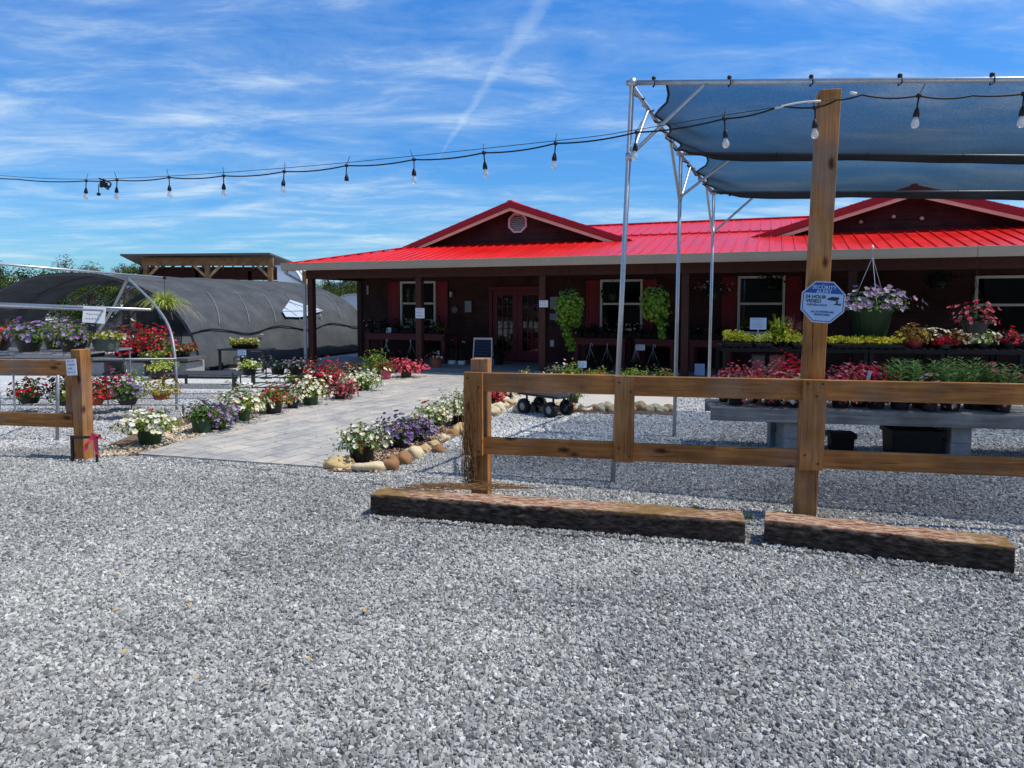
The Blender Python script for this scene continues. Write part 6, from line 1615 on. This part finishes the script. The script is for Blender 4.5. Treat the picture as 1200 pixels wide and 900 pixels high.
planter(Vector((p.x + .55, p.y + .3, .315)), 'silver-flowered pot at the right end of the wire rack', pot=(.13, .1, .14), potm=POTB, fol=(.26, .13, 170, .06), folm=GREEND, blo=(40, .03), blom=PS_BL, seed=333)

# ------------------------------------------------------------------ grey tunnel, barn, greenhouses
tn0 = G(236, 436); tax = Vector((.34, .94, 0)).normalized(); tcr = Vector((-tax.y, tax.x, 0)); TW, TH, TL = 4.2, 2.36, 7.6
tun = thing('shade_tunnel', 'hoop tunnel covered in dusty black shade cloth with an open dark end', 'greenhouse tunnel', (tn0.x, tn0.y, 0)); 
def tp(s, a, r=1.0):
    c, sn = math.cos(a), math.sin(a); e = .93
    xx = math.copysign(abs(c) ** e, c) * TW * r; zz = (abs(sn) ** e) * TH * r
    return tcr * (TW - xx) + tax * s + Vector((0, 0, zz))
TUNC = clothmat('tunnel_cloth', (.092, .10, .108), .09, .08, 1)
NA, NSG = 28, 48; mb = MB(); idx = {}
hole = lambda s, a: 3.2 < s < 5.9 and (.93 + .0 * s) < a < (1.0 + .12 * (1 - abs(s - 4.5) / 1.35) * 1.9)
for i in range(NSG + 1):
    for j in range(NA + 1):
        s, a = TL * i / NSG, math.pi * j / NA
        p = tp(s, a); p += (p - (tcr * TW + tax * s)).normalized() * (-.03 * abs(math.sin(s * math.pi / (TL / 6))) ** .8 + .022 * mnoise.noise(Vector((s * 1.2, a * 2.2, 0))) + .006 * mnoise.noise(Vector((s * 5, a * 9, 2))))
        idx[i, j] = len(mb.v); mb.v.append(tuple(p))
for i in range(NSG):
    for j in range(NA):
        if 13 <= i <= 27 and 18 <= j <= 23: continue          # rolled-up far side of the cover: the trees show through
        mb.f.append((idx[i, j], idx[i + 1, j], idx[i + 1, j + 1], idx[i, j + 1])); mb.m.append(0)
mb.build('cover', TUNC, tun, fix=False, smooth=True)
mb = MB(); mb.face([tp(TL, math.pi * j / NA) for j in range(NA + 1)]); mb.build('end_cover', clothmat('tunnel_end_cloth', (.05, .052, .056), .25, .2), tun, fix=False)
for k in range(7):
    MB().tube([tp(.02 + (TL - .04) * k / 6, math.pi * j / 18, .985) for j in range(19)], .025, 6).build('hoop', pm('dull_hoop_steel', (.09, .09, .092), (.06, .06, .062), 9, .7), tun, smooth=True)
# straps, hem line and skylight patch on the near side
for k in range(7):
    s = 1.0 + k * 1.05
    MB().tube([tp(s + .16 * j, .45 + .09 * j, 1.008) for j in range(6)], .0055, 5).build('strap', pm('pale_strap', (.32, .33, .34), None, 5, .7), tun)
MB().tube([tp(TL * j / 24, .36 + .035 * math.sin(j * .8), 1.004) for j in range(25)], .02, 6).build('seam_rope', CORD, tun, smooth=True)
MB().tube([tp(TL * j / 24, .02, 1.015) - Vector((0, 0, .0)) for j in range(25)], .045, 6).build('ground_skirt', BLACKP, tun, smooth=True)
PATCH = pm('clear_film', (.5, .58, .68), (.42, .5, .6), 2, .35)
c_s, sig = 4.9, 1.25
def pp(s, a): return tp(s, a, 1.016)
poly = [(3.6, .50), (3.65, .58), (4.6, .76), (5.6, .58), (5.2, .55), (4.7, .51), (4.2, .49)]
mb = MB(); cen = pp(4.5, .6); P_ = [pp(*q) for q in poly]
for k in range(len(P_)):
    mb.face([cen, P_[k], P_[(k + 1) % len(P_)]])
sk = mb.build('clear_patch', PATCH, tun, fix=False)
mb = MB(); mb.tube([pp(4.1, .51), pp(3.9, .63)], .016, 5); mb.tube([pp(5.2, .56), pp(4.4, .72)], .016, 5); mb.tube([pp(4.5, .56), pp(4.5, .72)], .014, 5); mb.tube([pp(3.65, .575), pp(5.5, .58)], .014, 5); mb.build('lattice', GALVD, sk)
for s, a in ((1.6, .16), (3.1, .15), (2.2, .3), (5.2, .5)):
    c = tp(s, a, 1.02); MB().lathe([(.001, -.02), (.05, 0), (.001, .02)], 8, tuple(c)).build('cloth_clip', pm('pale_clip', (.4, .45, .5), None, 4, .6), tun)

# pole barn
BRY = 33.0
bl = AT(150, 299, BRY); br = AT(318, 299, BRY)
barn = thing('pole_barn', 'open timber pole barn with flat metal roof beyond the tunnel', 'barn', (bl.x, BRY, 0)); bo = Vector((bl.x, BRY, 0)); bwid = br.x - bl.x; bzr = (bl.z + br.z) / 2
MB().hexa([(-.1, -.5, bzr - .05), (bwid + .1, -.5, bzr + .0), (bwid - .6, 6, bzr - .16), (-2.6, 6, bzr - .2), (-.1, -.5, bzr + .02), (bwid + .1, -.5, bzr + .08), (bwid - .6, 6, bzr - .06), (-2.6, 6, bzr - .1)]).build('roof', pm('barn_roof_metal', (.10, .085, .075), (.07, .06, .05), 3, .7), barn)
bxs = [AT(u, 310, BRY).x - bl.x for u in (170, 242, 316)]
for x in bxs:
    MB().box(x - .1, x + .1, 0, .2, 0, bzr - .5).build('post', BARNW, barn); MB().box(x - .1, x + .1, 5.4, 5.6, 0, bzr - .5).build('post', BARNW, barn)
mb = MB(); mb.box(bxs[0] - .15, bxs[2] + .15, -.02, .18, bzr - .5, bzr - .12); mb.build('front_beam', BARNW, barn)
mb = MB()
for k in range(14): x = bxs[0] + (bxs[2] - bxs[0]) * k / 13; xe = -2.3 + 7.4 * k / 13; mb.bar((x, .2, bzr - .28), (xe, 5.4, bzr - .36), .08, .2)
mb.build('rafters', pm('dark_rafter', (.1, .045, .03), (.06, .03, .02), 4, .8), barn)
def brc(x, s):
    MB().bar((x, .08, bzr - 1.1), (x + s * .62, .08, bzr - .5), .1, .1, (0, 1, 0)).build('brace', wood('pale_brace', (.5, .34, .2), (.36, .22, .12), (.1, .05, .02), 'x', 1, .8, False), barn)
brc(bxs[0], 1); brc(bxs[1], 1); brc(bxs[1], -1); brc(bxs[2], -1)
mb = MB(); mb.box(-2.4, 5.2, 5.62, 5.7, 0, bzr - 1.05)
k = 0; x = -2.4
while x < 5.1: mb.box(x, x + .05, 5.58, 5.618, 0, bzr - 1.05); x += .22
mb.build('back_wall', pm('barn_grey_metal', (.2, .2, .2), (.14, .14, .14), 2, .6), barn)
MB().box(-2.4, 5.2, 5.4, 5.57, bzr - 1.0, bzr - .28).build('back_boards', pm('dark_red_board', (.07, .02, .015), (.05, .015, .012), 3, .8), barn)
# white and grey hoop greenhouses beyond
def hoophouse(u, v, Y, rad, ln, yaw, col, label, nm):
    c = AT(u, v, Y); t = thing('hoop_greenhouse', label, 'greenhouse', (c.x, Y, 0), yaw); H = c.z; mb = MB(); n = 18
    for s0_, s1_ in ((0, ln),):
        for j in range(n):
            a, b = math.pi * j / n, math.pi * (j + 1) / n
            mb.face([(rad * math.cos(a), s0_, H * math.sin(a) ** .8), (rad * math.cos(b), s0_, H * abs(math.sin(b)) ** .8), (rad * math.cos(b), s1_, H * abs(math.sin(b)) ** .8), (rad * math.cos(a), s1_, H * math.sin(a) ** .8)])
    mb.build('film_cover', col, t, fix=False)
    mb = MB(); mb.face([(rad * math.cos(math.pi * j / n), 0, H * abs(math.sin(math.pi * j / n)) ** .8) for j in range(n + 1)]); mb.build('end_wall', col, t, fix=False)
    for k in range(4):
        MB().tube([(rad * 1.01 * math.cos(math.pi * j / n), ln * k / 3 - .02, H * 1.01 * abs(math.sin(math.pi * j / n)) ** .8) for j in range(n + 1)], .04, 5).build('hoop', GALVD, t)
hoophouse(330, 309, 46, 1.7, 3, 0, pm('white_film', (.7, .74, .78), (.62, .66, .72), 1.5, .5), 'white plastic hoop greenhouse between the barn and the shop roof', 1)
hoophouse(414, 345.5, 34, 1.9, 9, -R(18), pm('grey_film', (.42, .46, .52), (.36, .4, .46), 1.5, .5), 'small grey-white hoop greenhouse seen past the shop corner', 2)

# ------------------------------------------------------------------ trees and hills
def tree(u, Y, top_v, rad, label, fm, seed, n=1500, trunk=.25, bare=0):
    p = on_line(u, (0, Y), (1, 0))[0]; H = AT(u, top_v, Y).z; rg = random.Random(seed); t = thing('tree', label, 'tree', (p.x, Y, 0))
    mb = MB(); mb.tube([(0, 0, 0), (.05, 0, H * .3), (0, .05, H * .55), (0, 0, H * .85)], [trunk, trunk * .8, trunk * .5, trunk * .12], 8)
    cl = []
    for k in range(16):
        a = rg.uniform(0, 6.28); q = rg.uniform(.3, 1) * rad; z = H * rg.uniform(.25, .9) ; q *= (1.15 - .6 * abs(z / H - .5))
        e = Vector((math.cos(a) * q * .8, math.sin(a) * q * .8, z)); cl.append(e); mb.tube([(0, 0, max(.3, z - q * .6)), e * .6 + Vector((0, 0, z * .36)), e], [trunk * .25, trunk * .13, trunk * .03], 5)
    mb.build('trunk', pm('bark', (.09, .07, .055), (.05, .04, .03), 12, .9, .5), t)
    mb = MB(); s = max(.1, rad * .075)
    for _ in range(int(n * 4.5)):
        c = rg.choice(cl); d = unit(rg, -1); q = rg.random() ** .5 * rad * .42
        pt = c + d * q; pt.z = min(pt.z, H * 1.02)
        leaf(mb, pt, d + Vector((0, 0, .5)), s * rg.uniform(.7, 1.3), s * .6, rg)
    mb.build('crown', fm, t, fix=False)
TG = leafmat('tree_green', [(.05, .09, .015), (.09, .14, .025), (.14, .19, .035)]); TD = leafmat('tree_dark', [(.02, .04, .012), (.035, .06, .018), (.05, .085, .025)]); TB = leafmat('tree_grey_twigs', [(.13, .11, .1), (.2, .17, .15), (.1, .12, .05)])
tree(86, 38, 299, 1.5, 'grey-brown budding tree behind the left part of the tunnel', TB, 1, 900); tree(106, 36, 312, 1.5, 'light green tree behind the tunnel hoop', TG, 2, 1500)
tree(147, 44, 303, .9, 'thin grey twiggy tree left of the barn', TB, 3, 500); tree(163, 42, 304, 1.0, 'green tree just left of the barn posts', TG, 4, 1300)
tree(42, 38, 318, 1.8, 'green tree at the far left beyond the tunnel', TG, 5, 1500); tree(-2, 40, 306, 2.0, 'dark tree at the extreme left edge', TD, 6, 1500)
tree(378, 50, 329, 1.2, 'pale yellow-green bush seen under the porch roof', leafmat('tree_yellow', [(.16, .2, .03), (.22, .26, .05)]), 7, 900); tree(399, 48, 322, 1.5, 'dark green tree seen under the porch roof by the shop corner', TD, 8, 1500); tree(420, 46, 322, 1.7, 'green tree hard against the shop corner', TG, 9, 1500)
# hills
def hill(Y, h, name, seed, col, x0=-1500, x1=1500):
    mb = MB(); n = 160; prev = None
    for k in range(n + 1):
        x = x0 + (x1 - x0) * k / n; z = h * (.62 + .45 * mnoise.noise(Vector((x * .004, seed, 0))) + .1 * mnoise.noise(Vector((x * .03, seed, 1))))
        cur = [Vector((x, Y, -1)), Vector((x, Y + 60, z * .6)), Vector((x, Y + 160, z)), Vector((x, Y + 500, z * .5))]
        if prev:
            for j in range(3): mb.face([prev[j], cur[j], cur[j + 1], prev[j + 1]])
        prev = cur
    structure(weld(mb.build(name, col, fix=False, smooth=True), .01))
hill(700, 32, 'hills', 2.3, pm('hazed_forest_hill', (.05, .08, .075), (.03, .055, .055), .03, .95)); hill(1700, 85, 'far_hills', 5.1, pm('hazed_far_forest_hill', (.09, .14, .2), (.07, .12, .17), .02, .95), -3000, 3000)  # blue distance haze is put into both hill colours

mb = MB(); prev = None  # unseen bank behind the camera, added to darken window reflections and low sky light
for k in range(81):
    x = -160 + 4 * k; h = 13 + 4 * mnoise.noise(Vector((x * .06, 3.1, 0))) + 2.5 * mnoise.noise(Vector((x * .3, 1.1, 0)))
    cur = [Vector((x, -13, -.5)), Vector((x, -20, h * .25)), Vector((x, -32, h * .8)), Vector((x, -45, h)), Vector((x, -90, h * .9))]
    if prev:
        for j in range(4): mb.face([prev[j], cur[j], cur[j + 1], prev[j + 1]])
    prev = cur
structure(weld(mb.build('unseen_shading_bank', pm('unseen_bank_dark', (.014, .017, .012), (.006, .008, .006), .6, .95, .6), fix=False), .01))

# fallen leaves and weeds on the gravel
LEAFM = pm('dry_yellow_leaf', (.62, .42, .14), (.5, .32, .1), 30, .8)
for u, v in ((146, 763), (362, 772), (230, 793), (312, 802), (398, 645), (138, 673), (428, 714), (136, 714), (902, 672), (1010, 672), (222, 709)):
    p = G(u, v, .035); mb = MB(); rg = random.Random(u); leaf(mb, Vector((0, 0, 0)), Vector((rg.uniform(-.3, .3), -.4, 1)), .034, .017, rg)
    o = mb.build('fallen_leaf', LEAFM, None, p, rg.uniform(0, 3), fix=False); s_ = o.modifiers.new('thick', 'SOLIDIFY'); s_.thickness = .001
    tag(o, 'tiny yellow fallen leaf lying on the grey gravel', 'fallen leaf', 'fallen leaves on the gravel')
for u, v, lab in ((815, 598, 'tuft of green weed at the back edge of the left tie'), (878, 607, 'small green weed in the gap between the ties'), (930, 588, 'dry pale weed in front of the tall post')):
    p = G(u, v, .01); o = weld(blades_mesh(26, .07, .007, 0, u, .8, 1.1, .01).build('weed', GREENL if u != 930 else leafmat('leaf_straw2', [(.4, .34, .16), (.5, .44, .25)]), None, p, 0, fix=False)); tag(o, lab, 'weed')

# ------------------------------------------------------------------ light and sky
SUN = Vector((1.95, -.36, 3.55)).normalized()
sun = bpy.data.lights.new('sun', 'SUN'); sun.energy = 4.3; sun.angle = R(.53); sun.color = (1, .945, .86)
suno = bpy.data.objects.new('sun', sun); COL.objects.link(suno); suno.location = (0, 0, 30); suno.rotation_euler = SUN.to_track_quat('Z', 'Y').to_euler()
world = bpy.data.worlds.new('World'); scene.world = world; world.use_nodes = True
nt = world.node_tree; nt.nodes.clear()
wo = nd(nt, 'ShaderNodeOutputWorld'); bg = nd(nt, 'ShaderNodeBackground'); bg.inputs['Strength'].default_value = .1
sky = nd(nt, 'ShaderNodeTexSky'); sky.sky_type = 'NISHITA'; sky.sun_disc = False
sky.sun_elevation = math.asin(SUN.z); sky.sun_rotation = math.atan2(SUN.x, SUN.y); sky.air_density = 1.0; sky.dust_density = .25; sky.ozone_density = 1.6
tc = nd(nt, 'ShaderNodeTexCoord'); sep = nd(nt, 'ShaderNodeSeparateXYZ'); L(nt, tc, 'Generated', sep, 0)
tr = ramp(nt, [(0, (.46, .86, 1.22)), (.12, (.44, .94, 1.42)), (.4, (.44, 1.14, 1.9)), (1, (.55, 1.0, 1.35))]); L(nt, sep, 'Z', tr, 'Fac')
hs = nd(nt, 'ShaderNodeMix', data_type='RGBA', blend_type='MULTIPLY'); hs.inputs['Factor'].default_value = 1; L(nt, sky, 'Color', hs, 'A'); L(nt, tr, 'Color', hs, 'B')
zz = nd(nt, 'ShaderNodeMath', operation='ADD'); L(nt, sep, 'Z', zz, 0); zz.inputs[1].default_value = .1
dv = nd(nt, 'ShaderNodeVectorMath', operation='DIVIDE'); L(nt, tc, 'Generated', dv, 0); L(nt, zz, 0, dv, 1)
mp = nd(nt, 'ShaderNodeMapping'); mp.inputs['Rotation'].default_value = (0, 0, R(-14)); mp.inputs['Scale'].default_value = (.75, 1.6, .0); mp.inputs['Location'].default_value = (2.9, 1.35, 0)
L(nt, dv, 0, mp, 'Vector')
n1 = nd(nt, 'ShaderNodeTexNoise'); n1.inputs['Scale'].default_value = 1.7; n1.inputs['Detail'].default_value = 12; n1.inputs['Roughness'].default_value = .66; n1.inputs['Distortion'].default_value = .45; L(nt, mp, 'Vector', n1, 'Vector')
n2 = nd(nt, 'ShaderNodeTexNoise'); n2.inputs['Scale'].default_value = .55; n2.inputs['Detail'].default_value = 3; L(nt, mp, 'Vector', n2, 'Vector')
ad = nd(nt, 'ShaderNodeMath', operation='MULTIPLY_ADD'); L(nt, n2, 'Fac', ad, 0); ad.inputs[1].default_value = .55; L(nt, n1, 'Fac', ad, 2)
cr = ramp(nt, [(.66, (0, 0, 0)), (.79, (.14, .14, .14)), (.88, (.38, .38, .38)), (1.0, (.75, .75, .75))]); L(nt, ad, 0, cr, 'Fac')
# contrail: a great circle between two directions of the sky
d1, d2 = ray(515, 182).normalized(), ray(640, -4).normalized(); nn = d1.cross(d2).normalized(); ax = (d2 - d1 * d1.dot(d2)).normalized(); tot = math.acos(d1.dot(d2))
nz = nd(nt, 'ShaderNodeTexNoise'); nz.inputs['Scale'].default_value = 60; nz.inputs['Detail'].default_value = 4; L(nt, tc, 'Generated', nz, 'Vector')
dt = nd(nt, 'ShaderNodeVectorMath', operation='DOT_PRODUCT'); L(nt, tc, 'Generated', dt, 0); dt.inputs[1].default_value = nn
w1_ = nd(nt, 'ShaderNodeMath', operation='MULTIPLY_ADD'); L(nt, nz, 'Fac', w1_, 0); w1_.inputs[1].default_value = .018; L(nt, dt, 'Value', w1_, 2)
w2_ = nd(nt, 'ShaderNodeMath', operation='SUBTRACT'); L(nt, w1_, 0, w2_, 0); w2_.inputs[1].default_value = .009
ab = nd(nt, 'ShaderNodeMath', operation='ABSOLUTE'); L(nt, w2_, 0, ab, 0)
dl = nd(nt, 'ShaderNodeVectorMath', operation='DOT_PRODUCT'); L(nt, tc, 'Generated', dl, 0); dl.inputs[1].default_value = ax
wd = nd(nt, 'ShaderNodeMapRange'); wd.inputs['From Min'].default_value = 0; wd.inputs['From Max'].default_value = math.sin(tot); wd.inputs['To Min'].default_value = .0035; wd.inputs['To Max'].default_value = .019; L(nt, dl, 'Value', wd, 'Value')
q = nd(nt, 'ShaderNodeMath', operation='DIVIDE'); L(nt, ab, 0, q, 0); L(nt, wd, 0, q, 1)
iv = nd(nt, 'ShaderNodeMapRange'); iv.interpolation_type = 'SMOOTHSTEP'; iv.inputs['From Min'].default_value = 1; iv.inputs['From Max'].default_value = .1; iv.inputs['To Min'].default_value = 0; iv.inputs['To Max'].default_value = .17; L(nt, q, 0, iv, 'Value')
fd = nd(nt, 'ShaderNodeMapRange'); fd.inputs['From Min'].default_value = -.02; fd.inputs['From Max'].default_value = .04; L(nt, dl, 'Value', fd, 'Value')
mm = nd(nt, 'ShaderNodeMath', operation='MULTIPLY'); L(nt, iv, 0, mm, 0); L(nt, fd, 0, mm, 1)
mxm = nd(nt, 'ShaderNodeMath', operation='ADD', use_clamp=True); L(nt, cr, 'Color', mxm, 0); L(nt, mm, 0, mxm, 1)
mix = nd(nt, 'ShaderNodeMix', data_type='RGBA'); L(nt, mxm, 0, mix, 'Factor'); L(nt, hs, 'Result', mix, 'A'); mix.inputs['B'].default_value = (7.0, 8.6, 10.0, 1)
L(nt, mix, 'Result', bg, 'Color'); L(nt, bg, 0, wo, 'Surface')

scene.view_settings.view_transform = 'Standard'; scene.view_settings.look = 'None'; scene.view_settings.exposure = 0; scene.view_settings.gamma = 1
scene.view_settings.use_curve_mapping = False
cy = scene.cycles
cy.max_bounces = 6; cy.diffuse_bounces = 3; cy.glossy_bounces = 3; cy.transmission_bounces = 4; cy.transparent_max_bounces = 12; cy.caustics_reflective = False; cy.caustics_refractive = False
cy.use_denoising = True
